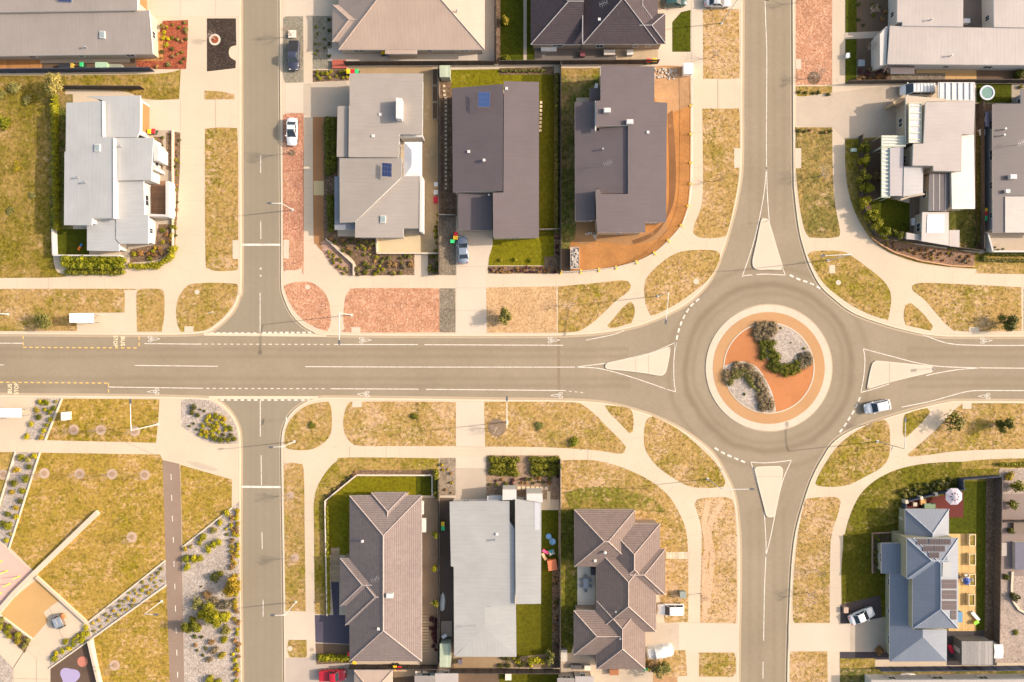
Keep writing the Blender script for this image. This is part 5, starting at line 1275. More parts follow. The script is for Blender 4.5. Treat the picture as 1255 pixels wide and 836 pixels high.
# ------------------------------------------------------------------ lamps
M_POLE = m_plain((.60, .60, .58), .4, .05, 3, .3); M_HEAD = m_plain((.10, .10, .11), .4)
def make_lamp(h, arm, name='street_lamp'):
    r = thing(name, 'x', 'street lamp', (0, 0, 0), 0, 'street lamps along the roads')
    MB().tube([(0, 0, 0), (0, 0, .3), (0, 0, h)], [.13, .10, .06], 8).build('pole', M_POLE, r)
    MB().box(-.2, -.2, -.01, .2, .2, .06).build('base_plate', M_POLE, r)
    MB().tube([(0, 0, h - .06), (arm * .3, 0, h + .14), (arm, 0, h + .2)], [.075, .065, .055], 6).build('arm', M_WHITE_P, r)
    hd = MB().prism([(arm - .1, -.1), (arm + .15, -.17), (arm + .6, -.15), (arm + .68, 0), (arm + .6, .15), (arm + .15, .17), (arm - .1, .1)], h + .12, h + .27).build('lamp_head', M_HEAD, r)
    MB().box(arm + .12, -.11, h + .09, arm + .52, .11, h + .13).build('lens', m_glass((.5, .5, .45)), hd)
    return r
tall = make_lamp(8.1, 4.4); short = make_lamp(5.5, 1.7)
lamps = [(tall, 806, 363, -96, 'tall street lamp on the verge left of the roundabout, arm reaching over the road'), (tall, 621.6, 517, 90, 'tall street lamp on the soil patched verge above the two green hedges'),
         (tall, 1075, 541, 90, 'tall street lamp on the verge beside the moving silver car'), (tall, 867, 587, 1, 'tall street lamp on the verge left of the southern traffic island'),
         (tall, 1014.5, 319.3, 183, 'tall street lamp on the verge right of the northern traffic island'), (tall, 884, 29, -1, 'tall street lamp beside the parked silver car at the top'),
         (tall, 193.5, 520, 90, 'tall street lamp on the park verge beside the white cabinet'), (tall, 431, 386, -90, 'tall street lamp standing on the red chip verge'),
         (tall, 10.5, 385, -90, 'tall street lamp left of the bus shelter by the dry field, leaning out of view'), (short, 359, 257.5, 180, 'short street lamp on the red gravel verge beside the side street'),
         (short, 361, 541, 183, 'short street lamp on the rounded dry verge south of the junction'), (short, 362.8, 737.5, 180, 'short street lamp beside the black driveway'),
         (short, 198.7, 736.5, 0, 'short park lamp on the lawn beside the bike path')]
used = set()
for pr, x, y, a, lb in lamps:
    p = W(x, y); p.z = BASEZ
    if id(pr) in used: clone(pr, p, R(a), lb)
    else: pr.location = p; pr.rotation_euler = (0, 0, R(a)); pr['label'] = lb; used.add(id(pr))
# ------------------------------------------------------------------ street name and give way signs
def sign(lb, x, y, ang, h=2.6, w=1.1, d=.22):
    p = W(x, y); p.z = BASEZ
    r = thing('street_sign', lb, 'sign', p, R(ang)); MB().tube([(0, 0, 0), (0, 0, h)], .035, 6).build('pole', M_STEEL, r)
    MB().box(-w / 2, -.02, h - d, w / 2, .02, h).build('sign_plate', M_WHITE_P, r)
sign('small white sign on the rounded verge north of the junction', 265.5, 384, 20); sign('small white sign on the rounded verge south of the junction', 357, 513, 80)
sign('white sign plate on the verge right of the north traffic island', 1022, 317, 10, 3.0, 1.3, .5); sign('small sign at the corner of the south east path', 1083, 547, 75)
sign('small sign on the southern footpath edge', 879, 572, 40); sign('small white sign on the north traffic island nose', 938, 272, 0, 1.6, .5, .5); sign('small sign on the eastern traffic island nose', 1137, 452, 90, 1.6, .5, .5)

# ------------------------------------------------------------------ vehicles
M_TYRE = m_plain((.02, .02, .02), .8); M_RIM = m_plain((.5, .5, .52), .3, .05, 3, .8); M_LAMP = m_glass((.75, .75, .72)); M_RED_L = m_glass((.4, .02, .02)); M_TRIM = m_plain((.03, .03, .032), .5)
def car(label, x, y, ang, Ln=4.6, Wd=1.85, col=(.7, .7, .7), kind='sedan', group=None, name='parked_car', rack=False):
    """ang: photo heading of the bonnet, degrees anticlockwise from the right"""
    p = W(x, y, .9); p.z = .0 if (850 < x < 1100 and 460 < y < 530) else BASEZ
    r = thing(name, label, 'car' if kind != 'van' else 'van', p, R(ang), group)
    paint = m_paint(col); hw = Wd / 2; hl = Ln / 2
    # side profile: (x as share of length, half width share, deck height)
    if kind == 'sedan': prof = [(-1, .74, .62), (-.97, .86, .88), (-.8, .96, .98), (-.5, 1, .96), (0, 1, .94), (.35, 1, .92), (.6, .98, .88), (.85, .92, .78), (.96, .80, .68), (1, .66, .55)]; cab = (-.72, -.36, .08, .44, 1.44); zb = .93
    elif kind == 'suv': prof = [(-1, .80, .7), (-.98, .92, 1.0), (-.8, .98, 1.06), (-.4, 1, 1.06), (0, 1, 1.05), (.4, 1, 1.03), (.65, .98, .99), (.86, .93, .9), (.96, .82, .78), (1, .7, .6)]; cab = (-.95, -.80, .15, .47, 1.72); zb = 1.04
    elif kind == 'hatch': prof = [(-1, .78, .66), (-.97, .92, .98), (-.75, .98, 1.0), (-.4, 1, .98), (0, 1, .97), (.4, 1, .95), (.65, .97, .9), (.86, .91, .78), (.96, .8, .68), (1, .66, .55)]; cab = (-.93, -.66, .14, .5, 1.5); zb = .96
    elif kind == 'ute': prof = [(-1, .88, .7), (-.985, .94, 1.0), (-.8, .97, 1.02), (-.4, 1, 1.02), (0, 1, 1.02), (.4, 1, 1.02), (.66, .98, .99), (.86, .94, .92), (.96, .84, .8), (1, .74, .6)]; cab = (-.22, -.1, .28, .5, 1.72); zb = 1.01
    else: prof = [(-1, .88, .8), (-.985, .95, 1.1), (-.8, .98, 1.12), (-.4, 1, 1.12), (0, 1, 1.12), (.45, 1, 1.1), (.72, .98, 1.05), (.9, .93, .92), (.97, .85, .8), (1, .72, .6)]; cab = (-.97, -.92, .42, .72, 1.98); zb = 1.1
    mb = MB(); ring_n = 11
    for (t, w, z) in prof:
        x_, ww = t * hl, w * hw; lo = .26 if abs(t) < .95 else .36
        half = [(ww * .86, lo), (ww * .98, lo + .12), (ww, .55 if z > .62 else z * .85), (ww * .97, z - .07), (ww * .88, z)]
        for yy, zz in half: mb.v.append(Vector((x_, -yy, zz)))
        mb.v.append(Vector((x_, 0, z + .025)))
        for yy, zz in half[::-1]: mb.v.append(Vector((x_, yy, zz)))
    for k in range(len(prof) - 1):
        for j in range(ring_n): mb.f.append((k * 11 + j, (k + 1) * 11 + j, (k + 1) * 11 + (j + 1) % 11, k * 11 + (j + 1) % 11))
    mb.f.append(tuple(range(11))); mb.f.append(tuple(range((len(prof) - 1) * 11, len(prof) * 11))[::-1])
    body = mb.build('body', paint, r, smooth=True)
    b0, t0, t1, b1, zt = cab
    g = MB(); bw, tw = hw * .90, hw * .76
    zl = zb - .03
    bot = [(b0 * hl, -bw), (b1 * hl, -bw), (b1 * hl, bw), (b0 * hl, bw)]; top = [(t0 * hl, -tw), (t1 * hl, -tw), (t1 * hl, tw), (t0 * hl, tw)]
    g.add([(a, b, zl) for a, b in bot] + [(a, b, zt - .05) for a, b in top], [(0, 1, 5, 4), (1, 2, 6, 5), (2, 3, 7, 6), (3, 0, 4, 7), (4, 5, 6, 7)])
    g.build('window_glass', M_GLASS, r)
    rf = MB(); n = 5
    xs = [t0 * hl - .05, t0 * hl + .12, (t0 + t1) / 2 * hl, t1 * hl - .12, t1 * hl + .04]; zz = [zt - .045, zt - .01, zt + .015, zt - .01, zt - .05]
    for a, z in zip(xs, zz):
        for b, dz in ((-tw * 1.03, -.05), (-tw * .9, 0), (0, .02), (tw * .9, 0), (tw * 1.03, -.05)): rf.v.append(Vector((a, b, z + dz)))
    for k in range(4):
        for j in range(4): rf.f.append((k * 5 + j, (k + 1) * 5 + j, (k + 1) * 5 + j + 1, k * 5 + j + 1))
    for (a, b), (cx_, cy_) in zip(bot, top): rf.tube([(a, b * 1.005, zl), (cx_, cy_ * 1.01, zt - .05)], .045, 5)
    mid = (b0 + b1) / 2 * hl
    for sg in (-1, 1): rf.tube([(mid, sg * bw * 1.005, zl), (mid, sg * tw * 1.01, zt - .05)], .04, 5)
    roof = rf.build('car_roof', paint, r, smooth=False)
    if kind == 'sedan' and rack: MB().box(-.15, -tw * .8, zt + .005, .3, tw * .8, zt + .05).build('sunroof', M_GLASS, r)
    elif rack:
        mbk = MB()
        for k in range(6): q = t0 * hl + .2 + k * (t1 - t0) * hl / 6.5; mbk.box(q - .035, -tw, zt + .06, q + .035, tw, zt + .11)
        mbk.box(t0 * hl + .1, -tw * .92, zt + .03, t1 * hl - .1, -tw * .86, zt + .07).box(t0 * hl + .1, tw * .86, zt + .03, t1 * hl - .1, tw * .92, zt + .07).build('roof_rack', M_WHITE_P, r)
    if kind == 'ute': MB().box(-hl * .95, -hw * .84, 1.0, -hl * .25, hw * .84, 1.075).build('tray_cover', M_TRIM if col[0] < .3 or col[1] > .3 else paint, r)
    for sx in (-.62, .62):
        for sy in (-1, 1):
            wv = MB(); wv.tube([(0, -.11, 0), (0, .11, 0)], .33, 16)
            wh = wv.build('wheel', M_TYRE, r, (sx * hl, sy * (hw - .12), .33)); MB().tube([(0, -.118, 0), (0, .118, 0)], .2, 12).build('rim', M_RIM, wh)
    zf = prof[-2][2] - .08
    for sy in (-1, 1):
        MB().box(hl * .9, sy * hw * .62 - .17, zf - .02, hl * .965, sy * hw * .62 + .17, zf + .12).build('headlight', M_LAMP, r)
        MB().box(-hl * .985, sy * hw * .70 - .13, .72, -hl * .94, sy * hw * .70 + .13, .95).build('tail_light', M_RED_L, r)
        MB().box(b1 * hl - .32, sy * (hw + .07) - .09, zb, b1 * hl - .14, sy * (hw + .07) + .09, zb + .15).build('mirror', paint, r)
    return r
car('dark blue pickup parked on the grey-green gravel verge', 360, 68, -91, 5.0, 1.85, (.045, .05, .08), 'ute')
car('white sedan with dark sunroof parked on the red gravel verge', 357.7, 161, -91, 4.75, 1.8, (.74, .74, .74), 'sedan', rack=True)
car('blue-grey sedan parked in the driveway of the charcoal roof house', 567.5, 306, 93, 4.75, 1.85, (.22, .26, .32), 'sedan')
car('dark green estate car cut by the frame near small green lawn', 826, 1, 4, 4.6, 1.85, (.02, .06, .055), 'hatch')
car('silver sedan cut by the frame at the top driveway', 880, 1.5, 0, 4.6, 1.85, (.45, .46, .48), 'sedan')
car('silver hatchback driving up to the roundabout', 1076, 498.5, 192, 4.4, 1.85, (.58, .60, .63), 'hatch', name='moving_car')
car('white sedan parked askew beside the black garden bed', 1056.5, 755, 23, 4.5, 1.8, (.74, .73, .71), 'sedan')
car('white four-wheel drive parked on bare orange soil', 822, 747, 180, 4.5, 1.85, (.76, .75, .73), 'suv')
car('bright red pickup parked at the bottom driveway', 407.5, 828, 2, 4.6, 1.9, (.42, .012, .025), 'ute')
car('white van with a roof rack beside the angular house', 1123, 110.5, 180, 5.4, 2.0, (.74, .73, .71), 'van', rack=True)
# car under a pale cover
p = W(808, 797); p.z = BASEZ
mb = MB(); prof = [(-2.3, .75, .75), (-2.1, .95, 1.05), (-1.3, 1.0, 1.2), (-.9, .98, 1.55), (.2, .98, 1.6), (.9, 1, 1.2), (1.7, .98, 1.05), (2.2, .8, .8)]
for k, (x, w, z) in enumerate(prof):
    for j in range(9):
        a = math.pi * j / 8; wob = random.uniform(-.05, .05)
        mb.v.append(Vector((x + wob, -math.cos(a) * (w + (.1 if j in (0, 8) else 0)) * (1 if j in (0, 8) else .95), 0 if j in (0, 8) else max(.35, z * (.55 + .45 * math.sin(a))) + wob)))
for k in range(len(prof) - 1):
    for j in range(8): mb.f.append((k * 9 + j, (k + 1) * 9 + j, (k + 1) * 9 + j + 1, k * 9 + j + 1))
mb.f += [tuple(range(9)), tuple(range((len(prof) - 1) * 9, len(prof) * 9))[::-1]]
tag(mb.build('covered_car', m_plain((.60, .62, .60), .45, .2, 2.5), None, p, R(8)), 'car under a wrinkled pale grey cover in the driveway', 'covered car')

# ------------------------------------------------------------------ bins
def make_bin(lid):
    r = thing('wheelie_bin', 'x', 'bin', (0, 0, 0), 0, 'wheelie bins beside the houses')
    mb = MB().add([(-.22, -.26, .06), (.22, -.26, .06), (.22, .26, .06), (-.22, .26, .06), (-.29, -.36, 1.0), (.29, -.36, 1.0), (.29, .36, 1.0), (-.29, .36, 1.0)], [(3, 2, 1, 0), (0, 1, 5, 4), (1, 2, 6, 5), (2, 3, 7, 6), (3, 0, 4, 7), (4, 5, 6, 7)])
    mb.build('bin_body', m_plain((.02, .05, .03), .5), r)
    MB().add([(-.32, -.4, 1.0), (.32, -.4, 1.0), (.32, .4, 1.02), (-.32, .4, 1.02), (-.27, -.33, 1.07), (.27, -.33, 1.07), (.27, .34, 1.12), (-.27, .34, 1.12)], [(3, 2, 1, 0), (0, 1, 5, 4), (1, 2, 6, 5), (2, 3, 7, 6), (3, 0, 4, 7), (4, 5, 6, 7)]).build('lid', m_plain(lid, .45), r)
    for sy in (-1, 1): MB().tube([(sy * .3 - .03, .3, .12), (sy * .3 + .03, .3, .12)], .12, 10).build('wheel', M_TYRE, r)
    return r
RED, YEL, GRN = (.62, .02, .03), (.85, .52, .02), (.04, .50, .16)
protos = {}
for colr, nm, spots in ((RED, 'red', [(432.3, 88, 'in the bin row behind the grey house'), (558.5, 287.5, 'beside the charcoal house driveway'), (188.5, 161, 'by the garage of the multi-level house'), (1207, 262, 'in the side yard of the plain grey house'), (489.5, 818.5, 'below the grey tiled house'), (794.5, 74.5, 'behind the charcoal tiled house'), (428.5, 801, 'at the corner of the grey tiled house')]),
                        (YEL, 'yellow', [(427, 88, 'in the bin row behind the grey house'), (558.5, 291.5, 'beside the charcoal house driveway'), (183.5, 161.5, 'by the garage of the multi-level house'), (1207, 257.3, 'in the side yard of the plain grey house'), (484, 818, 'below the grey tiled house'), (801.8, 74, 'behind the charcoal tiled house'), (470, 64.5, 'behind the tan tiled house'), (542.8, 642, 'in the side yard of the silver roof house'), (434.5, 810.8, 'beside the path to the grey tiled house'), (795.5, 819.3, 'beside the brown tiled house')]),
                        (GRN, 'green', [(437.2, 88, 'in the bin row behind the grey house'), (554.7, 296, 'beside the charcoal house driveway'), (1207, 267.6, 'in the side yard of the plain grey house'), (543, 647.2, 'in the side yard of the silver roof house'), (791.5, 819.3, 'beside the brown tiled house'), (100.5, 79.5, 'behind the navy fence')])):
    for k, (x, y, where) in enumerate(spots):
        lb = nm + ' lidded wheelie bin ' + where
        p = W(x, y, 1.0); p.z = BASEZ + .03
        if nm not in protos: protos[nm] = b = make_bin(colr); b.location = p; b['label'] = lb
        else: clone(protos[nm], p, random.choice((0, R(90), R(-4))), lb)

# ------------------------------------------------------------------ bus shelters, cabinets, park things
def shelter(label, x0, y0, x1, y1):
    h = 2.5; a, b = W(x0, y1, h), W(x1, y0, h); cx_, cy_ = (a.x + b.x) / 2, (a.y + b.y) / 2
    r = thing('bus_shelter', label, 'bus shelter', (cx_, cy_, BASEZ)); w, d = (b.x - a.x) / 2, (b.y - a.y) / 2
    rf = MB().box(-w, -d, 2.35, w, d, 2.47).build('shelter_roof', m_plain((.78, .78, .80), .4), r)
    mb = MB()
    for k in range(1, 5): mb.box(-w + k * 2 * w / 5 - .03, -d, 2.47, -w + k * 2 * w / 5 + .03, d, 2.5)
    mb.build('roof_rib', m_plain((.6, .62, .64), .4), rf)
    for sx in (-1, 1):
        for sy in (-1, 1): MB().box(sx * (w - .15) - .05, sy * (d - .15) - .05, 0, sx * (w - .15) + .05, sy * (d - .15) + .05, 2.35).build('post', M_STEEL, r)
    MB().box(-w + .2, -.03 + (d - .2), .2, w - .2, .0 + (d - .2), 2.1).build('glass_panel', m_glass((.3, .33, .34)), r)
    MB().box(-w * .7, d * .1, .42, w * .7, d * .1 + .4, .47).box(-w * .6, d * .1 + .15, 0, -w * .6 + .06, d * .1 + .25, .42).box(w * .6, d * .1 + .15, 0, w * .6 + .06, d * .1 + .25, .42).build('seat', m_plain((.4, .3, .2), .6), r)
    return r
shelter('white roofed bus shelter on the pad above the main road', 85.5, 384, 114.5, 395.5); shelter('white roofed bus shelter below the main road, cut by the frame', -8, 500.5, 26, 511.5)
def bin_post(label, x, y):
    p = W(x, y); p.z = BASEZ; r = thing('litter_bin', label, 'litter bin', p)
    MB().lathe([(.22, 0), (.26, .85), (.26, .95), (.18, 1.0)], 14).build('bin_body', m_plain((.45, .42, .36), .6), r); MB().tube([(-.35, -.3, 0), (-.35, -.3, 1.5)], .03, 6).build('post', M_STEEL, r)
bin_post('small grey litter bin beside the upper bus shelter', 117.5, 387); bin_post('small grey litter bin beside the lower bus shelter', 29.5, 503.5)
def cabinet(label, x, y, w=.9, d=1.3, h=1.3, col=(.52, .51, .48)):
    p = W(x, y); p.z = BASEZ; r = thing('service_cabinet', label, 'cabinet', p)
    MB().box(-w / 2, -d / 2, 0, w / 2, d / 2, h).build('cabinet_body', m_plain(col, .5), r); MB().box(-w / 2 - .04, -d / 2 - .04, h, w / 2 + .04, d / 2 + .04, h + .07).build('lid', m_plain(mul(col, 1.08), .5), r)
    MB().box(-.012 + w / 2, -.02, .1, w / 2 + .012, .02, h - .1).build('door_seam', M_TRIM, r)
cabinet('white service cabinet on the park verge', 85.5, 509, .75, 1.35, 1.5); cabinet('small grey-green cabinet on bare orange soil beside the brown tiled house', 835, 726, .95, 1.0, 1.0, (.22, .25, .22))
cabinet('small white cabinet on the lawn strip in front of the long white house', 1037, 70, .5, .7, .6, (.8, .8, .78)); cabinet('white site box at the corner of the building site', 841, 88, 1.5, 1.7, 1.3, (.78, .77, .75)); cabinet('low pale box beside the hedge garden fence', 1044.5, 185, .8, .5, .5, (.6, .65, .5))
cabinet('cream meter box on the kerb of gravel verge with dark blue pickup', 359, 43, 1.2, 1.2, .3, (.62, .54, .44))
# pink court with leaning yellow poles
for k, (x, y) in enumerate(((5, 687), (12, 699), (27, 705.5), (15.5, 714.5), (4.5, 726), (2, 711))):
    p = W(x - 3, y + .6); p.z = BASEZ + .012
    mb = MB().tube([(0, 0, -.02), (0, 0, 1.6)], .07, 8).lathe([(.16, 0), (.16, .03), (.07, .05)], 10)
    tag(mb.build('play_pole', m_plain((.80, .60, .04), .4), None, p), 'upright yellow pole standing on the pink court', 'pole', 'yellow poles on the pink court')
# barbecue table
p = W(75.5, 760); p.z = BASEZ + .03
r = thing('barbecue_bench', 'steel topped barbecue bench with dark round surround on the plaza', 'barbecue', p, R(22))
MB().box(-.55, -.75, .0, .55, .75, .85).build('base', m_plain((.16, .12, .1), .7), r); MB().box(-.75, -.85, .85, .75, .85, .92).build('bench_top', M_STEEL, r)
for q in (-.42, .42): MB().box(q - .26, -.5, .92, q + .26, .5, .945).build('hotplate', m_plain((.75, .75, .75), .25, .05, 3, .8), r)
MB().add(*(lambda n: ([(1.25 * math.cos(R(60 + 240 * k / n)), 1.25 * math.sin(R(60 + 240 * k / n)), z) for z in (0, .7) for k in range(n + 1)] + [(1.1 * math.cos(R(60 + 240 * k / n)), 1.1 * math.sin(R(60 + 240 * k / n)), z) for z in (0, .7) for k in range(n + 1)],
    [f for k in range(n) for f in ((k, k + 1, n + 2 + k, n + 1 + k), (2 * n + 2 + k + 1, 2 * n + 2 + k, 3 * n + 3 + k, 3 * n + 4 + k), (n + 1 + k, n + 2 + k, 3 * n + 4 + k, 3 * n + 3 + k))]))(14)).build('windbreak', m_plain((.2, .19, .18), .5), r)
MB().box(.75, .2, .2, 1.15, 1.0, .7).build('side_shelf', m_plain((.45, .16, .06), .6), r)

# ------------------------------------------------------------------ yard things
def shed(label, x0, y0, x1, y1, h, roof, wallm, pitch=.18):
    a, b = W(x0, y1, h), W(x1, y0, h); r = thing('garden_shed', label, 'shed', ((a.x + b.x) / 2, (a.y + b.y) / 2, BASEZ)); w, d = (b.x - a.x) / 2, (b.y - a.y) / 2
    MB().box(-w + .08, -d + .08, -.05, w - .08, d - .08, h - .18).build('wall', wallm, r)
    ax = d >= w; z = h - .15; up = min(w, d) * pitch
    if ax: vs = [(-w, -d, z), (w, -d, z), (w, d, z), (-w, d, z), (-w, 0, z + up), (w, 0, z + up)]; fs = [(0, 1, 5, 4), (4, 5, 2, 3), (1, 2, 5), (3, 0, 4), (3, 2, 1, 0)]
    else: vs = [(-w, -d, z), (w, -d, z), (w, d, z), (-w, d, z), (0, -d, z + up), (0, d, z + up)]; fs = [(0, 4, 5, 3), (4, 1, 2, 5), (0, 1, 4), (2, 3, 5), (3, 2, 1, 0)]
    MB().add(vs, fs).build('roof', roof, r)
    MB().box(-w + .05, -.4, 0, -w + .075, .4, 1.8).build('door', m_plain((.35, .36, .33), .6), r)
    BUILT.append([(a.x, a.y), (b.x, a.y), (b.x, b.y), (a.x, b.y)])
MG = m_lines((.42, .47, .34), (.32, .36, .26), .5, 'X')
shed('pale green garden shed at the corner behind the charcoal roof house', 538.8, 80, 551.8, 94.5, 2.2, MG, m_plain((.3, .34, .26), .7))
shed('pale green garden shed between grey tiled and silver roof houses', 539, 789, 552.4, 818, 2.2, MG, m_plain((.3, .34, .26), .7))
shed('grey flat roof carport behind the blue-grey roof house', 1179, 786, 1217, 815, 2.6, m_lines((.29, .27, .255), (.2, .19, .18), .6, 'X'), m_plain((.1, .095, .09), .8), .02)
shed('small white shed in the corner of gravel yard', 1218.5, 790, 1229.5, 807, 2.0, m_plain((.66, .62, .58), .6), m_plain((.5, .48, .45), .7))
shed('small dark cupboard shed beside the plain grey house', 1207.5, 137, 1212, 155, 1.9, m_plain((.12, .11, .16), .6), m_plain((.08, .08, .1), .7))
def boxthing(name, label, cat, x, y, w, d, h, col, top=None, ang=0, group=None):
    p = W(x, y, h); p.z = BASEZ + .02; r = thing(name, label, cat, p, R(ang), group)
    MB().box(-w / 2, -d / 2, 0, w / 2, d / 2, h).build('base', m_plain(col, .7), r)
    MB().box(-w / 2 - .03, -d / 2 - .03, h, w / 2 + .03, d / 2 + .03, h + .05).build('lid', m_plain(top or mul(col, 1.15), .6), r); return r
# behind the navy fence
boxthing('storage_box', 'black storage box on the strip behind the navy fence', 'box', 79.5, 81.5, 1.9, .9, .7, (.025, .025, .03)); boxthing('water_tank', 'slim green water tank behind the navy fence', 'water tank', 124.5, 80.5, 1.9, 1.0, 1.6, (.24, .36, .22), (.32, .45, .3))
boxthing('garden_bench_box', 'grey-green bench box behind the navy fence', 'bench box', 141.5, 82, 2.1, .8, .8, (.22, .23, .18)); boxthing('storage_box', 'yellow edged crate beside the black storage box', 'crate', 88.5, 81.5, .5, .9, .5, (.55, .36, .06))
# planters by the grey house
for y0, y1, lb in ((86, 106, 'top'), (107, 126, 'middle'), (127, 147.5, 'bottom')):
    p = W(533.5, (y0 + y1) / 2); p.z = BASEZ
    r = thing('raised_planter', 'timber raised planter along the fence of the grey house, ' + lb + ' of three', 'planter', p, 0, 'raised planters by the grey house')
    w, d = .48, (y1 - y0) / 2 * S
    MB().box(-w, -d, 0, -w + .08, d, .5).box(w - .08, -d, 0, w, d, .5).box(-w + .08, -d, 0, w - .08, -d + .08, .5).box(-w + .08, d - .08, 0, w - .08, d, .5).build('frame', m_plain((.42, .36, .28), .8), r)
    MB().box(-w + .08, -d + .08, 0, w - .08, d - .08, .42).build('soil', M_BROWN, r)
# shade sail / gazebo
a, b = W(495, 216, 2.6), W(517, 173.7, 2.6); cx_, cy_ = (a.x + b.x) / 2, (a.y + b.y) / 2; w, d = (b.x - a.x) / 2, (b.y - a.y) / 2
r = thing('garden_gazebo', 'white fabric gazebo between the grey house wings', 'gazebo', (cx_, cy_, BASEZ))
MB().add([(-w, -d, 2.3), (w, -d, 2.3), (w, d, 2.3), (-w, d, 2.3), (-.1, -d * .45, 2.95), (-.1, d * .45, 2.95)], [(0, 1, 4), (1, 2, 5, 4), (2, 3, 5), (3, 0, 4, 5)]).build('canopy', m_plain((.66, .66, .68), .8), r)
for sx in (-1, 1):
    for sy in (-1, 1): MB().box(sx * (w - .1) - .04, sy * (d - .1) - .04, 0, sx * (w - .1) + .04, sy * (d - .1) + .04, 2.32).build('leg', M_WHITE_P, r)
# pavers
def pavers(label, spots, w, d, mat, group):
    proto = None
    for x, y in spots:
        p = W(x, y); p.z = BASEZ + .04
        if proto is None:
            proto = MB().prism([(-w / 2 + .03, -d / 2), (w / 2 - .03, -d / 2), (w / 2, -d / 2 + .03), (w / 2, d / 2 - .03), (w / 2 - .03, d / 2), (-w / 2 + .03, d / 2), (-w / 2, d / 2 - .03), (-w / 2, -d / 2 + .03)], -.04, .03).build('stepping_paver', mat, None, p)
            tag(proto, label, 'paver', group)
        else: clone(proto, p, R(random.uniform(-4, 4)))
MP = m_ground((.62, .50, .34), .05, .12)
pavers('square pale paver in the lawn beside the charcoal roof house', [(663.2 - k * .15, 126 + k * 4.9) for k in range(8)], .42, .42, MP, 'pavers in the lawn')
pavers('square pale paver along the dark side path of the charcoal roof house', [(545, 97), (544.3, 106), (544.5, 112), (545, 117)] + [(546.3 + .25 * (k % 2), 121 + k * 5) for k in range(23)], .4, .4, MP, 'pavers on the side path')
pavers('square tan paver in the mulch path above the silver roof house', [(636 + k * 5.6, 598.2) for k in range(7)] + [(672.5, 604 + k * 4) for k in range(5)], .58, .6, MP, 'pavers above the silver roof house')
# rubble
M_RUB = m_plain((.47, .42, .36), .8, .25, 4)
p = W(703.7, 317); p.z = BASEZ + .03
r = thing('skip_bin', 'open skip full of white rubble on the building site', 'skip', p)
MB().add([(-.68, -1.6, 0), (.68, -1.6, 0), (.68, 1.6, 0), (-.68, 1.6, 0), (-.75, -1.85, .9), (.75, -1.85, .9), (.75, 1.85, .9), (-.75, 1.85, .9), (-.68, -1.75, .9), (.68, -1.75, .9), (.68, 1.75, .9), (-.68, 1.75, .9), (-.66, -1.7, .6), (.66, -1.7, .6), (.66, 1.7, .6), (-.66, 1.7, .6)],
         [(0, 1, 5, 4), (1, 2, 6, 5), (2, 3, 7, 6), (3, 0, 4, 7), (4, 5, 9, 8), (5, 6, 10, 9), (6, 7, 11, 10), (7, 4, 8, 11), (8, 9, 13, 12), (9, 10, 14, 13), (10, 11, 15, 14), (11, 8, 12, 15), (12, 13, 14, 15), (3, 2, 1, 0)]).build('skip_body', m_plain((.5, .42, .36), .7), r)
mb = MB()
for k in range(60):
    x, y, s_ = random.uniform(-.55, .55), random.uniform(-1.55, 1.55), random.uniform(.1, .26); a = random.random() * 3
    mb.prism([(x + s_ * math.cos(a + q * 1.57 + random.uniform(-.3, .3)), y + s_ * math.sin(a + q * 1.57)) for q in range(4)], .55, .75 + random.random() * .25)
q = mb.build('rubble', M_RUB, r); q['kind'] = 'stuff'
mb = MB()
for k in range(90):
    x, y = random.choice(((808, 92), (820, 90), (826, 88), (812, 86), (800, 95), (728, 285), (740, 283))); q = W(x + random.gauss(0, 6), y + random.gauss(0, 3)); s_ = random.uniform(.06, .3); a = random.random() * 3
    if q.y > W(0, 82).y and x > 790: continue
    mb.prism([(q.x + s_ * math.cos(a + t * 1.57 + random.uniform(-.4, .4)), q.y + s_ * math.sin(a + t * 1.57)) for t in range(4)], BASEZ, BASEZ + .05 + random.random() * .2)
tag(mb.build('rubble', M_RUB), 'scattered building rubble on the orange earth', 'rubble', None, 'stuff')
# trampoline
p = W(1205.5, 116); p.z = BASEZ + .02
r = thing('trampoline', 'round green trampoline with grey rim on the small lawn', 'trampoline', p)
MB().lathe([(1.02, .72), (1.02, .74), (.01, .745)], 28).build('jumping_mat', m_plain((.13, .25, .22), .7), r)
mb = MB(); mb.lathe([(.98, .74), (1.0, .80), (1.27, .80), (1.3, .74)], 28); mb.f = mb.f[:-2]; mb.build('rim_pad', m_plain((.50, .54, .60), .6), r)
for k in range(6): a = k * math.tau / 6; MB().tube([(1.2 * math.cos(a), 1.2 * math.sin(a), 0), (1.2 * math.cos(a), 1.2 * math.sin(a), .75)], .03, 5).build('leg', M_STEEL, r)
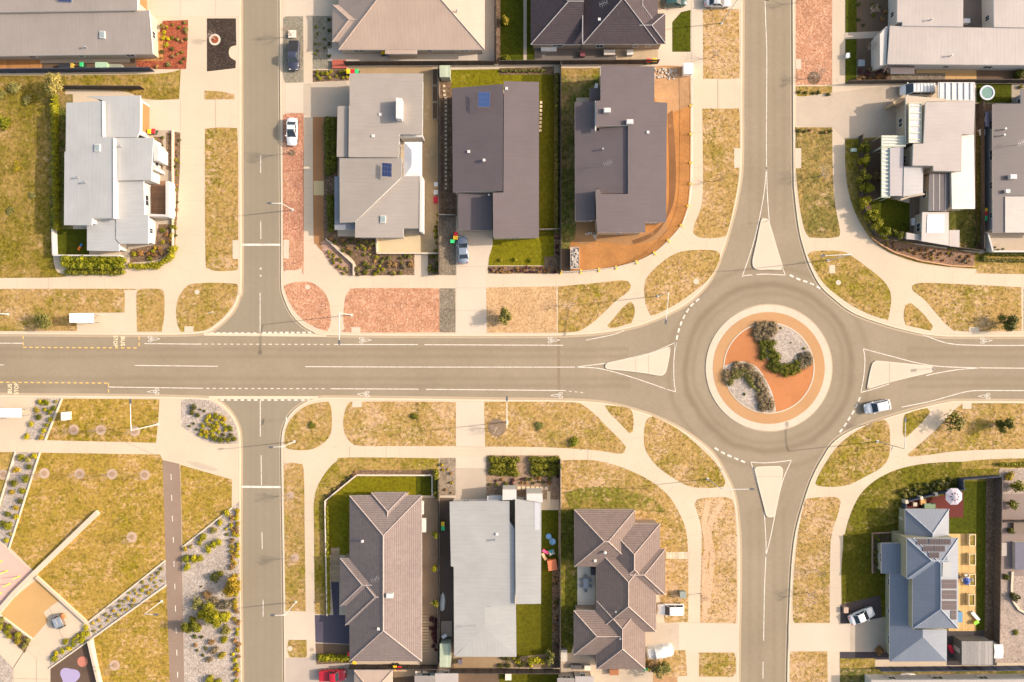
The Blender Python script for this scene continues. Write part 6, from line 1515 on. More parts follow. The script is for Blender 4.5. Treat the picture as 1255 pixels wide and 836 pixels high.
# parasols, tables, seats
def parasol(label, x, y, rad, col, spots=False, h=2.5):
    p = W(x, y, h); p.z = BASEZ + .03; r = thing('parasol', label, 'parasol', p); n = 8
    vs = [(0, 0, h)] + [(rad * math.cos(k * math.tau / n + .39), rad * math.sin(k * math.tau / n + .39), h - .45) for k in range(n)] + [(0, 0, h - .05)] + [(rad * .99 * math.cos(k * math.tau / n + .39), rad * .99 * math.sin(k * math.tau / n + .39), h - .5) for k in range(n)]
    c_ = MB().add(vs, [(0, 1 + k, 1 + (k + 1) % n) for k in range(n)] + [(n + 1, n + 2 + (k + 1) % n, n + 2 + k) for k in range(n)]).build('canopy', m_plain(col, .8), r)
    if spots:
        mb = MB()
        for k in range(n):
            a = k * math.tau / n; R0, R1 = rad * .22, rad * .5
            z = lambda q: h - .45 * q / rad / .93 + .03
            mb.add([(R0 * math.cos(a), R0 * math.sin(a), z(R0)), (R1 * math.cos(a + .2), R1 * math.sin(a + .2), z(R1)), (R1 * math.cos(a - .2), R1 * math.sin(a - .2), z(R1))], [(0, 2, 1)])
        q = mb.build('vent_pattern', m_plain((.06, .06, .07), .8), r); q.parent = c_
    MB().tube([(0, 0, 0), (0, 0, h - .1)], .03, 6).build('pole', M_STEEL, r); MB().lathe([(.3, 0), (.28, .06), (.05, .1)], 12).build('base', M_TRIM, r)
parasol('large pale octagonal parasol with dark vents over the red deck', 1170.5, 609, 1.5, (.40, .37, .42), True); parasol('small blue parasol over the timber deck', 1186.3, 713, .65, (.05, .09, .30))
def table(label, x, y, w, d, col, ang=0, chairs=(), name='garden_table', h=.74, clabel=None, ccol=(.2, .2, .2), z=.05):
    p = W(x, y); p.z = BASEZ + z; r = thing(name, label, 'table', p, R(ang))
    MB().box(-w / 2, -d / 2, h - .05, w / 2, d / 2, h).build('tabletop', m_plain(col, .6), r)
    for sx in (-1, 1):
        for sy in (-1, 1): MB().box(sx * (w / 2 - .1) - .03, sy * (d / 2 - .1) - .03, 0, sx * (w / 2 - .1) + .03, sy * (d / 2 - .1) + .03, h - .05).build('leg', m_plain(mul(col, .7), .6), r)
    proto = None
    for cx_, cy_, ca in chairs:
        q = Matrix.Rotation(R(ang), 3, 'Z') @ Vector((cx_, cy_, 0)) + p
        if proto is None:
            proto = thing('garden_chair', clabel, 'chair', q, R(ang + ca), 'chairs round ' + label[:40]); m = m_plain(ccol, .6)
            MB().box(-.24, -.24, .42, .24, .24, .47).build('seat', m, proto); MB().box(-.26, -.24, .47, -.21, .24, .88).build('backrest', m, proto)
            for sx in (-1, 1):
                for sy in (-1, 1): MB().box(sx * .2 - .02, sy * .2 - .02, 0, sx * .2 + .02, sy * .2 + .02, .42).build('leg', m, proto)
        else: clone(proto, q, R(ang + ca))
table('grey outdoor table on the patio of the brown tiled house', 717.5, 713, .9, 1.7, (.30, .31, .33), 0, [(-.75, .5, 0), (-.75, -.5, 0), (.75, .5, 180), (.75, -.5, 180), (0, 1.15, -90), (0, -1.15, 90)], clabel='grey patio chair at the table of the brown tiled house', ccol=(.22, .24, .27))
table('white outdoor table on the timber deck below the planters', 1181, 709, .8, 1.1, (.66, .62, .56), 10, [(-.65, .2, 0), (.1, .85, -90), (.7, -.1, 180)], clabel='pale chair round the deck table of the blue house', ccol=(.6, .56, .5), z=.1)
boxthing('barbecue_grill', 'dark barbecue grill against the wall of the patio', 'barbecue', 726.5, 700.5, .6, 1.1, 1.0, (.04, .04, .045)); boxthing('garden_bench_box', 'orange timber bench on the red parasol deck', 'bench', 1131, 615, .9, .9, .5, (.50, .26, .08)); boxthing('potting_table', 'green covered table on the red parasol deck', 'table', 1139, 620, 1.8, .8, .7, (.12, .17, .10), (.16, .24, .14)); boxthing('potted_tub', 'pale round tub on the red parasol deck', 'tub', 1121, 618, .6, .6, .5, (.45, .38, .3))
for k, (x, y) in enumerate(((1191.2, 662), (1191.2, 685.5), (1191.2, 710.5), (1190.5, 735))):
    p = W(x, y, .6); p.z = BASEZ + .03; r = thing('deck_planter', 'pale framed planter box on the timber deck edge, ' + ('topmost', 'second from top', 'third from top', 'bottom')[k] + ' of four', 'planter', p, 0, 'planter boxes on the timber deck')
    w, d = .55, 1.0
    MB().box(-w, -d, 0, -w + .12, d, .6).box(w - .12, -d, 0, w, d, .6).box(-w + .12, -d, 0, w - .12, -d + .12, .6).box(-w + .12, d - .12, 0, w - .12, d, .6).build('frame', m_plain((.62, .50, .32), .7), r); MB().box(-w + .12, -d + .12, 0, w - .12, d - .12, .5).build('soil', m_grass(.6, .3, soilcol=(.2, .15, .1)), r)
boxthing('spa_tub', 'blue covered tub in the lower corner of the timber deck', 'tub', 1176, 756, .7, 1.7, .8, (.08, .18, .30), (.10, .24, .38)); boxthing('toy_crate', 'bright green and orange toy crate beside the timber deck', 'toy', 1196, 762.5, .8, .5, .5, (.65, .3, .04), (.3, .75, .03), 30); boxthing('garden_mat', 'white folded lounger leaning beside the timber deck', 'lounger', 1195, 755, .5, 1.8, .3, (.6, .58, .56), None, 40); boxthing('toy_slide', 'bright red plastic slide beside the grey carport', 'slide', 1165.5, 795.5, .45, 1.2, .5, (.6, .02, .05), None, 20)
boxthing('doormat_box', 'small tan box on the black bed beside the white sedan', 'box', 1036.5, 747.5, .7, .9, .5, (.42, .30, .22))
# toy lawn
def torus(label, x, y, R0, r0, col, name='paddling_pool'):
    p = W(x, y); p.z = BASEZ + .03; mb = MB(); n, m = 22, 8
    for i in range(n):
        for j in range(m): a, b = i * math.tau / n, j * math.tau / m; mb.v.append(Vector(((R0 + r0 * math.cos(b)) * math.cos(a), (R0 + r0 * math.cos(b)) * math.sin(a), r0 + r0 * math.sin(b))))
    for i in range(n):
        for j in range(m): mb.f.append((i * m + j, ((i + 1) % n) * m + j, ((i + 1) % n) * m + (j + 1) % m, i * m + (j + 1) % m))
    r = thing(name, label, 'paddling pool', p); mb.build('inflated_ring', m_plain(col, .4), r, smooth=True); MB().lathe([(R0, .02), (R0, .06), (.01, .07)], 22).build('pool_floor', m_plain(mul(col, 1.3), .5), r)
torus('small round blue paddling pool on the toy lawn, upper one', 672.5, 657, .42, .1, (.12, .26, .45)); torus('larger round blue paddling pool on the toy lawn, lower one', 677.3, 663.3, .48, .11, (.16, .32, .50))
boxthing('cubby_house', 'orange-red plastic cubby on the toy lawn', 'cubby house', 677, 692.5, 1.5, 1.7, .9, (.48, .13, .05), (.52, .16, .07), 8); boxthing('toy_slide', 'pink plastic slide on the toy lawn', 'slide', 668.5, 676, 1.0, .4, .4, (.75, .08, .2), None, -30); boxthing('toy_seesaw', 'tan toy seesaw below the pink slide', 'seesaw', 667, 682, .4, 1.2, .3, (.6, .36, .2), None, 30)
p = W(676, 677); p.z = BASEZ + .02
r = thing('toy_tent', 'small teal and white pointed toy tent on the lawn', 'toy tent', p, R(20)); MB().add([(-.5, -.5, 0), (.5, -.5, 0), (.5, .5, 0), (-.5, .5, 0), (0, 0, .9)], [(0, 1, 4), (2, 3, 4), (3, 2, 1, 0)]).build('tent_cloth', m_plain((.06, .3, .36), .7), r); MB().add([(.5, -.5, 0), (.5, .5, 0), (-.5, .5, 0), (-.5, -.5, 0), (0, 0, .9)], [(0, 1, 4), (2, 3, 4)]).build('side_cloth', m_plain((.75, .73, .7), .7), r)
# other yards
p = W(542.3, 737); p.z = BASEZ
r = thing('upturned_boat', 'white upturned dinghy beside the silver roof house', 'boat', p, R(88)); mb = MB()
for k, (x, w, z) in enumerate(((-1.5, .3, .35), (-1.2, .42, .5), (0, .5, .55), (1.0, .38, .5), (1.6, .06, .35))):
    for j in range(7): a = math.pi * j / 6; mb.v.append(Vector((x, -w * math.cos(a), z * math.sin(a) ** .7 if 0 < j < 6 else 0)))
for k in range(4):
    for j in range(6): mb.f.append((k * 7 + j, (k + 1) * 7 + j, (k + 1) * 7 + j + 1, k * 7 + j + 1))
mb.f += [tuple(range(7)), tuple(range(28, 35))[::-1]]; mb.build('hull', m_plain((.70, .68, .62), .4), r, smooth=True); MB().box(-1.4, -.03, .5, 1.2, .03, .58).build('keel', m_plain((.5, .48, .42), .5), r)
boxthing('air_conditioner', 'white air conditioner on the wall of the grey tiled house, lower one', 'air conditioner', 520, 643.5, .6, 2.3, 1.0, (.6, .56, .48)); boxthing('storage_box', 'pale long chest beside the wall of the grey tiled house, upper one', 'chest', 517.5, 622, .5, 2.2, .8, (.62, .58, .52))
boxthing('timber_pallet', 'tan pallet on the dark side path of the silver roof house', 'pallet', 547.3, 770, 1.8, 2.6, .15, (.28, .21, .15)); boxthing('folding_stool', 'white folded stool beside the pale green shed', 'stool', 544.5, 779.5, .8, .5, .6, (.65, .66, .68), None, 30); boxthing('garden_heap_box', 'small dark crate below the silver roof house', 'crate', 564, 811, .7, .8, .6, (.12, .1, .12))
boxthing('storage_box', 'red cloth covered box beside the grey house path', 'box', 534.2, 245, .75, 1.0, .7, (.50, .02, .04)); boxthing('storage_box', 'white box above the red one by the grey house path', 'box', 534.5, 236, .7, .7, .6, (.66, .64, .62)); boxthing('garden_chair_stack', 'white chair stack by the fence of the grey house', 'chairs', 534.6, 226, .6, .6, .8, (.7, .7, .7)); boxthing('brick_pile', 'low red brick pile beside the bins of the grey house', 'bricks', 416, 79, 2.3, 1.4, .4, (.33, .08, .05)); boxthing('outdoor_sofa', 'white outdoor bench against wall of the charcoal tiled house', 'sofa', 672.5, 59, 2.6, 1.0, .6, (.66, .63, .6)); boxthing('storage_box', 'small maroon box behind the charcoal tiled house', 'box', 714, 66.5, .8, .8, .6, (.16, .05, .06)); boxthing('air_conditioner', 'white air conditioner behind the charcoal tiled house', 'air conditioner', 772, 64.5, 1.0, .8, .8, (.6, .57, .53)); boxthing('garden_table', 'pale cluttered bench behind the charcoal tiled house', 'bench', 747, 64.5, 1.9, .8, .7, (.5, .44, .38))
boxthing('water_heater', 'white water heater beside the charcoal stepped roof house', 'water heater', 731, 105.5, .45, .7, 1.6, (.66, .66, .66)); boxthing('air_conditioner', 'white air conditioner in the dark side yard by the grey house', 'air conditioner', 1203.5, 162.5, .8, 1.0, .8, (.5, .5, .52)); boxthing('outdoor_sofa', 'cream outdoor sofa with dark cushions in the gravel yard', 'sofa', 1252, 681, 2.4, 4.6, .7, (.58, .52, .44), (.1, .1, .14)); boxthing('fire_pit_frame', 'orange timber framed bed in the gravel yard', 'planter', 1251, 646, 2.6, 2.0, .4, (.34, .2, .08), (.14, .1, .07)); boxthing('paved_table', 'low slatted table in the gravel yard', 'table', 1228, 673, 1.3, 2.2, .3, (.30, .26, .23))
boxthing('clothes_trolley', 'folded white garden seats in the courtyard of the long white house', 'seat', 1184.5, 26, 1.0, .7, .7, (.55, .55, .55)); boxthing('sun_shade_board', 'white leaning board in the courtyard of the long white house', 'board', 1212, 16, .5, 1.6, 1.0, (.72, .71, .68), None, -30); boxthing('garden_pond_box', 'grey square tub in the dark front garden', 'tub', 1055.5, 77.5, 1.0, 1.0, .5, (.24, .26, .27)); boxthing('garden_bench_box', 'pale bench beside the wall near the clipped lawn garden', 'bench', 1119, 272, .5, 1.2, .5, (.6, .58, .55)); boxthing('outdoor_sofa', 'cream furniture pair in the yard below the brown tiled house', 'sofa', 720, 818, 1.0, .8, .6, (.6, .53, .42)); boxthing('storage_box', 'dark crate pair below the brown tiled house', 'crate', 706, 817, 1.8, .7, .6, (.09, .08, .08)); boxthing('timber_stack', 'rust timber stack below the brown tiled house', 'timber', 752.5, 823.5, 1.5, .9, .6, (.30, .12, .05)); boxthing('greenhouse_frame', 'glass cold frame beside the brown tiled house fence', 'cold frame', 690.5, 803, 1.2, 1.9, 1.0, (.36, .30, .22), (.50, .45, .36)); boxthing('hot_tub_unit', 'pale box pair beside the tan hip roof, right one', 'box', 521, 825, .9, .8, .8, (.6, .52, .42)); boxthing('hot_tub_unit', 'pale box pair beside the tan hip roof, left one', 'box', 512.5, 825, .9, .8, .8, (.6, .52, .42)); boxthing('garden_chair_stack', 'pale wooden chair set on the bottom lawn', 'chair', 623, 829, 1.0, 1.1, .6, (.6, .52, .42))
p = W(1110, 826.5); p.z = BASEZ + .02
r = thing('kayak', 'white kayak lying on the brown strip below the blue-grey roof house', 'kayak', p, R(3)); mb = MB()
for (x, w) in ((-1.6, .04), (-1.1, .3), (0, .4), (1.1, .3), (1.6, .04)): mb.v += [Vector((x, -w, .12)), Vector((x, -w * .7, .32)), Vector((x, w * .7, .32)), Vector((x, w, .12)), Vector((x, 0, 0))]
for k in range(4):
    for j in range(5): mb.f.append((k * 5 + j, (k + 1) * 5 + j, (k + 1) * 5 + (j + 1) % 5, k * 5 + (j + 1) % 5))
mb.build('hull', m_plain((.72, .68, .62), .4), r); MB().box(-.5, -.2, .3, .3, .2, .335).build('cockpit', M_TRIM, r)
p = W(99.5, 303); p.z = BASEZ + .05
r = thing('toy_figure', 'orange and blue toy on the small dark lawn', 'toy', p, R(60)); MB().box(-.6, -.15, 0, .1, .15, .3).build('orange_block', m_plain((.75, .2, .02), .5), r); MB().box(.1, -.15, 0, .6, .15, .2).build('blue_block', m_plain((.03, .2, .45), .5), r)

# ------------------------------------------------------------------ plants
def leafmesh(name, spots, size, mat, rnd, core=None):
    """many small leaf faces; spots: list of (point, normal-ish)"""
    v, f = [], []
    for p, nn in spots:
        s_ = size * rnd.uniform(.6, 1.35); n = (Vector(nn) * .8 + Vector((rnd.gauss(0, .5), rnd.gauss(0, .5), rnd.gauss(.25, .5)))).normalized()
        u = n.orthogonal().normalized(); u.rotate(Matrix.Rotation(rnd.random() * 6.28, 3, n)); w = n.cross(u); k = len(v); p = Vector(p)
        v += [p - u * s_, p - w * s_ * .55 + n * s_ * .15, p + u * s_, p + w * s_ * .55 + n * s_ * .15]; f.append((k, k + 1, k + 2, k + 3))
    if core:
        k = len(v); v += core[0]; f += [tuple(i + k for i in q) for q in core[1]]
    return new_mesh(name, v, f, mat)
def ico(rx, ry, rz, cz, rnd, wob=.15):
    bm = bmesh.new(); bmesh.ops.create_icosphere(bm, subdivisions=2, radius=1)
    for q in bm.verts: k = 1 + rnd.uniform(-wob, wob); q.co = Vector((q.co.x * rx * k, q.co.y * ry * k, q.co.z * rz * k + cz))
    bm.verts.ensure_lookup_table(); out = ([q.co.copy() for q in bm.verts], [tuple(x.index for x in fc.verts) for fc in bm.faces]); bm.free(); return out
def bush_mesh(name, seed, mat, n=260, leaf=.13, lobes=5, flat=.75, gap=.0):
    rnd = random.Random(seed); L = [(0, 0, flat * .5, .62)]
    for k in range(lobes): a = rnd.random() * 6.28; d = rnd.uniform(.3, .62); L.append((d * math.cos(a), d * math.sin(a), rnd.uniform(.25, .75) * flat, rnd.uniform(.28, .5)))
    sp = []
    for k in range(n):
        x, y, z, r0 = rnd.choice(L); q = Vector((rnd.gauss(0, 1), rnd.gauss(0, 1), rnd.gauss(.25, 1))).normalized(); rr = r0 * rnd.uniform(.72, 1.08)
        p = Vector((x, y, z)) + q * rr; p.z = max(.03, p.z)
        if gap and rnd.random() < gap: continue
        sp.append((p, q))
    return leafmesh(name, sp, leaf, mat, rnd, ico(.55, .55, flat * .45, flat * .48, rnd))
L_YEL = m_leaf((.335, .30, .008)); L_LIME = m_leaf((.205, .20, .006)); L_GRN = m_leaf((.115, .12, .007)); L_DRK = m_leaf((.075, .08, .014)); L_OLV = m_leaf((.19, .175, .04)); L_GRY = m_leaf((.2, .16, .095)); L_BRN = m_leaf((.27, .16, .06)); L_PUR = m_leaf((.08, .025, .03)); L_RUS = m_leaf((.25, .13, .04)); L_GOLD = m_leaf((.31, .235, .015)); L_SAGE = m_leaf((.24, .215, .06)); L_RUSG = m_leaf((.26, .19, .015)); L_DRKG = m_leaf((.105, .105, .014))
BM = {}; ALLB = []
def bush(kind, px_, py_, r_px, hgt=None, name='shrub', label=None, cat='shrub', group=None, seed=None):
    mats = dict(yel=L_YEL, lime=L_LIME, grn=L_GRN, drk=L_DRK, olv=L_OLV, gry=L_GRY, brn=L_BRN, pur=L_PUR, rus=L_RUS, gold=L_GOLD, sage=L_SAGE)
    sd = (seed if seed is not None else random.randrange(3)); key = (kind, sd)
    if key not in BM: BM[key] = bush_mesh('shrub_leaves', hash(kind) % 97 + sd * 13 if False else sum(map(ord, kind)) + sd * 13, mats[kind])
    rr = r_px * S; h = hgt or rr * 1.1; p = W(px_, py_, h * .5); p.z = BASEZ
    o = link(name, BM[key], None, p, random.random() * 6.28); o.scale = (rr, rr * random.uniform(.9, 1.1), h); tag(o, label, cat, group); ALLB.append((rr, o)); return o
def shrubs(label, group, spots, cat='shrub', name='shrub'):
    for s_ in spots: bush(s_[0], s_[1], s_[2], s_[3] * 1.12, s_[4] if len(s_) > 4 else None, name, label, cat, group)
def hedge(label, pts, w_px, h, mat, name='hedge', dens=26, leaf=.13, cat='hedge'):
    """clipped hedge along a photo line"""
    rnd = random.Random(len(label) * 7); ww = [W(x, y, h * .7) for x, y in pts]; base = ww[0].copy(); base.z = BASEZ; sp = []; wd = w_px * S; core = ([], []); hum = []
    r1 = min(.62, wd * .5); rows = max(1, round(wd / 1.1))
    for a, b in zip(ww, ww[1:]):
        d = (b - a).to_2d(); ln = d.length; d.normalize(); n = Vector((-d.y, d.x))
        for q in range(rows):
            t = rnd.uniform(0, .3)
            while t < ln:
                o_ = (q + .5) / rows * wd - wd / 2 + rnd.uniform(-.12, .12) * wd / rows; p = a.to_2d() + d * t + n * o_
                hum.append((p.x - base.x, p.y - base.y, r1 * rnd.uniform(.8, 1.2), h * rnd.uniform(.8, 1.12))); t += r1 * rnd.uniform(.75, 1.15)
    for x, y, r0, hh in hum:
        for k in range(int(95 * (r0 + .15) * (.5 + hh * .5))):
            q = Vector((rnd.gauss(0, 1), rnd.gauss(0, 1), rnd.gauss(.35, .8))).normalized(); u = rnd.uniform(.8, 1.05)
            sp.append((Vector((x + q.x * r0 * u, y + q.y * r0 * u, max(.04, hh * .5 + q.z * hh * .5 * u))), q))
        k = len(core[0]); i_ = ico(r0 * .72, r0 * .72, hh * .42, hh * .45, rnd); core[0].extend([p + Vector((x, y, 0)) for p in i_[0]]); core[1].extend([tuple(j + k for j in f) for f in i_[1]])
    return tag(link(name, leafmesh('hedge_leaves', sp, leaf, mat, rnd, core), None, base), label, cat)
# hedges
hedge('long narrow yellow-green hedge between field and multi-level house', [(66.5, 117), (67, 200), (68, 281)], 7.5, 1.6, L_LIME)
hedge('thick clipped green hedge below the small dark lawn', [(78, 321), (151, 322.5)], 15, 1.7, L_LIME, leaf=.16)
hedge('low dark green shrub row below the clipped hedge', [(82, 334), (152, 333.5)], 8, .8, L_GRN)
hedge('curved clipped green hedge at the corner of the front garden', [(160, 326), (192, 326), (206, 317), (214, 305)], 9, .9, L_LIME)
hedge('tall dark green hedge strip beside the charcoal roof house lawn', [(682.3, 92), (682.3, 285)], 5.5, 1.3, L_DRK)
hedge('green shrub strip in the narrow side bed of the grey house', [(405, 146), (405, 212)], 12, 1.0, L_GRN, leaf=.16)
hedge('lower green shrub strip beside the grey house corner', [(405, 240), (405, 284)], 11, 1.0, L_GRN, leaf=.16)
hedge('round cornered green hedge bed, left of the two above silver roof house', [(603, 571), (634, 572)], 23, .7, L_GRN, leaf=.18)
hedge('green hedge bed, right of the two above silver roof house', [(652, 572), (685, 572)], 23, .7, L_GRN, leaf=.18)
hedge('dark clipped hedge beside the small corner lawn', [(534.5, 576), (534.5, 610)], 6, 1.5, L_GRN)
hedge('yellow-green low hedge along the corner lawn wall', [(401.5, 622), (402.5, 752)], 4, .7, L_LIME)
hedge('yellow-green hedge above the red pickup', [(392, 806), (430, 807.5)], 9, 1.0, L_LIME, leaf=.16)
hedge('green hedge along the bottom right verge', [(1226, 569.5), (1300, 568.5)], 4.5, .7, L_LIME)
hedge('long green shrub strip beside the plain grey house', [(1199.5, 160), (1200, 300)], 4, .7, L_DRK)
hedge('dark green climber along the fence of the paver lawn bed', [(614, 86.5), (668, 86.5)], 3, .5, L_OLV, 'climber')
hedge('green strip under the right-hand patio wall', [(1207, 311.5), (1300, 312)], 4, .6, L_GRN)
hedge('low grassy hedge below the lime strip on the right', [(1203, 319), (1300, 319.5)], 4, .5, L_OLV)
# trees with crown and trunk
def tree(label, px_, py_, r_px, hgt, mat, seed=1, n=900, leaf=.2, name='tree', clear=.25, group=None, gap=0, core=False):
    rr = r_px * S; p = W(px_, py_, hgt * .65); p.z = BASEZ; rnd = random.Random(seed); root = thing(name, label, 'tree', p, 0, group)
    L = []
    for k in range(9): a = rnd.random() * 6.28; d = rr * rnd.uniform(.15, .68); L.append((d * math.cos(a), d * math.sin(a), hgt * rnd.uniform(clear + .22, .85), rr * rnd.uniform(.28, .5)))
    mb = MB().tube([(0, 0, -.05), (rnd.uniform(-.1, .1), 0, hgt * .3), (0, rnd.uniform(-.1, .1), hgt * .7)], [.14, .10, .04], 7)
    for x, y, z, r0 in L: mb.tube([(0, 0, hgt * clear), (x * .6, y * .6, z * .8), (x, y, z)], [.06, .04, .015], 5)
    mb.build('trunk', m_plain((.16, .12, .09), .9, .2), root)
    sp = []
    for k in range(n):
        x, y, z, r0 = rnd.choice(L); q = Vector((rnd.gauss(0, 1), rnd.gauss(0, 1), rnd.gauss(.15, .9))).normalized(); sp.append((Vector((x, y, z)) + q * r0 * rnd.uniform(.35, 1.08), q))
    co_ = ([], [])
    for x, y, z, r0 in (L if core else []):
        k = len(co_[0]); i_ = ico(r0 * .6, r0 * .6, r0 * .6, z, rnd); co_[0].extend([q + Vector((x, y, 0)) for q in i_[0]]); co_[1].extend([tuple(j + k for j in f) for f in i_[1]])
    link('crown', leafmesh('crown_leaves', sp, leaf, mat, rnd, co_), root); return root
tree('round grey-green tree at the end of the navy fence field', 69, 102, 14.5, 4.0, L_SAGE, 3, 2600, .15, core=True)
tree('spreading olive tree on the dry verge left of the bus shelter', 52, 393, 13, 2.6, L_OLV, 4, 1500, .14, clear=.1)
tree('small olive tree on the wood chip verge', 619.5, 387.5, 11, 3.0, L_OLV, 5, 1500, .14, clear=.12, core=True)
tree('dark bushy tree on the verge near the right edge, above the road', 1235.5, 395, 12.5, 3.0, L_DRKG, 6, 1900, .14, clear=.1, core=True)
tree('dark bushy tree on the verge near the right edge, below the road', 1234, 521.5, 12, 3.2, L_DRKG, 7, 1900, .14, clear=.1, core=True)
tree('sparse green tree on the verge right of the moving silver car', 1169, 519, 17, 2.6, L_GRN, 8, 420, .2)
tree('golden brown native tree leaning over the street kerb', 285, 721, 15, 3.2, L_RUSG, 9, 2600, .14, clear=.1, core=True)
tree('lime green native shrub tree in the gravel garden', 262, 754, 18, 2.8, L_LIME, 10, 2600, .14, clear=.05, core=True)
tree('dark green native tree beside the bike path', 233, 770, 11.5, 3.0, L_GRN, 11, 1600, .14, clear=.1, core=True)
tree('brown-green tree beside the bottom driveway of the brown tiled house', 810, 822, 13, 3.0, L_OLV, 12, 900, .2, clear=.1)
tree('dark brown bush tree at the corner of the brown tiled house', 797, 816, 8, 2.2, L_BRN, 13, 500, .16, clear=.1)
for k, (x, y, r0) in enumerate(((1059, 181, 8.5), (1060, 198, 9), (1058, 216, 9.5), (1062, 229, 9.5), (1061, 248, 8.5), (1068, 264, 9), (1073, 274, 9))):
    tree('round green garden tree in the row along black fence, ' + ('topmost', 'second from the top', 'third from the top', 'middle', 'third from the bottom', 'second from the bottom', 'bottom')[k], x, y, r0, 2.3, L_LIME if k not in (0, 2) else L_GRN, 20 + k, 1500, .13, 'garden_tree', .08, 'garden trees along the black fence', core=True)
tree('small leafy green tree below the clipped lawn, left one', 1085, 285, 9, 2.4, L_LIME, 31, 1100, .13, 'garden_tree', .08, core=True); tree('small leafy green tree below the clipped lawn, right one', 1099, 288, 8, 2.4, L_GRN, 32, 900, .13, 'garden_tree', .08, core=True)
for k, (x, y) in enumerate(((533.6, 656), (532.8, 696), (534, 738.5))): tree('small lime green tree by the fence of the grey tiled house, ' + ('top', 'middle', 'bottom')[k] + ' of three', x, y, 5.5, 2.2, L_LIME, 40 + k, 350, .14, 'garden_tree', .3, 'small trees by the grey tiled house')
tree('yellow-green fruit tree in the bottom bed of the silver roof house', 655, 811, 9, 2.4, L_YEL, 44, 500, .17, 'garden_tree', .1); tree('small dark tree in the corner bed below silver roof lawn', 674, 806, 9, 2.4, L_OLV, 45, 500, .17, 'garden_tree', .1)
tree('bright green garden tree in the far right gravel yard', 1248, 596, 10, 2.2, L_LIME, 46, 500, .17, 'garden_tree', .1); tree('green spreading garden tree below the bright one in gravel yard', 1243, 618, 9, 2.0, L_GRN, 47, 350, .17, 'garden_tree', .1)
# bare winter trees
def bare_mesh(seed, hgt, spread, depth=5):
    rnd = random.Random(seed); mb = MB(); lims = []
    def grow(p, d, ln, r, k):
        q = p + d * ln; mid = p + d * ln * .5 + Vector((rnd.uniform(-1, 1), rnd.uniform(-1, 1), 0)) * ln * .05
        mb.tube([p, mid, q], [r, r * .85, r * .65], 4 if k > 1 else 6, False)
        if k >= depth: return
        for j in range(3 if k < 3 else 2):
            a = rnd.random() * 6.28; s_ = rnd.uniform(.35, .75) * spread; n = (d + Vector((math.cos(a) * s_, math.sin(a) * s_, rnd.uniform(-.05, .25)))).normalized()
            grow(p + d * ln * rnd.uniform(.55, 1), n, ln * rnd.uniform(.6, .82), max(.008, r * .6), k + 1)
    for j in range(4): a = j * 1.57 + rnd.random(); grow(Vector((0, 0, hgt * rnd.uniform(.25, .4))), Vector((math.cos(a) * .5 * spread, math.sin(a) * .5 * spread, 1)).normalized(), hgt * .24, .035, 1)
    tk = MB().tube([(0, 0, -.05), (.02, 0, hgt * .2), (0, .02, hgt * .42)], [.075, .06, .045], 7)
    return tk, mb
M_TWIG = m_plain((.30, .22, .17), .9, .2); M_TWIG2 = m_plain((.42, .33, .27), .9, .2)
def make_bare(seed, hgt, spread, mat):
    r = thing('street_tree', 'x', 'tree', (0, 0, 0), 0, 'bare street trees'); tk, mb = bare_mesh(seed, hgt, spread)
    tk.build('trunk', mat, r); mb.build('branches', mat, r); return r
bares = [make_bare(1, 3.9, .9, M_TWIG), make_bare(2, 4.2, .7, M_TWIG), make_bare(3, 3.2, 1.2, M_TWIG2), make_bare(4, 2.6, 1.3, M_TWIG2)]
bu = [False] * 4
def bare(k, x, y, lb, sc=1.0):
    p = W(x, y); p.z = BASEZ
    lb2 = lb
    if bu[k]: clone(bares[k], p, random.random() * 6.28, lb2, None, sc)
    else: bares[k].location = p; bares[k]['label'] = lb2; bares[k].scale = (sc,) * 3; bu[k] = True
for k, x, y, lb, sc in ((0, 358, 45, 'bare young tree beside the dark blue pickup', 1), (1, 357.5, 188, 'bare young tree below the white sedan on red gravel', 1.1), (2, 263.7, 49, 'bare young tree in a white ring on the black mulch bed', .8), (0, 356.6, 606.5, 'bare young tree on the narrow verge below the junction', .95), (1, 362, 683, 'bare young tree on the narrow verge above the black driveway', .9),
                    (3, 997, 96, 'bare round headed tree on the red gravel verge at right', 1.3), (2, 1003, 217, 'pale bare tree on the green verge below the two drives', 1.25), (2, 873.7, 71, 'grey bare tree on the soil verge near the silver sedan', 1), (0, 879, 222, 'bare young tree on the dry verge beside the building site', .9),
                    (3, 989, 726, 'bare shrubby tree on the lower right verge', 1.2), (3, 1000, 698, 'bare brown bush above the shrubby tree on right verge', .9), (3, 609, 524, 'grey bare bush on the verge near the tall lamp', 1.1), (2, 697, 374, 'grey bare tree on the dry verge beside wood chips', .9), (0, 975, 4, 'bare young tree at the top edge of red gravel', .8),
                    (3, 1063, 62, 'bare rust coloured shrub in the dark front garden', 1), (3, 1066, 17, 'bare shrub at the top of the dark front garden', .9), (3, 1079, 88, 'bare dense shrub in lower corner of the dark front garden', 1.2), (1, 1247, 519, 'bare thin tree beside the dark bushy tree below the road', .7), (0, 858, 727, 'bare young tree on the rutted soil verge', .8), (2, 1060, 521, 'bare twiggy shrub on the rounded verge below the silver car', .7)): bare(k, x, y, lb, sc)
M_RINGS = m_ground((.47, .34, .25), .12, .25)
parkt = [(91, 526.5, 'in the upper park row, left of the row'), (124, 527, 'in the upper park row, middle of the row'), (166, 528.5, 'in the upper park row, right of the row'), (55, 580, 'in the lower park row, first from the garden bed'), (98, 580.5, 'in the lower park row, second from the garden bed'), (138, 581, 'in the lower park row, second from the bike path'), (178, 582, 'in the lower park row, nearest the bike path'), (5, 581.5, 'on the small lawn left of the slanting bed'), (162, 658, 'alone on the big park lawn'), (141, 815, 'on the lower lawn beside the rubber playground')]
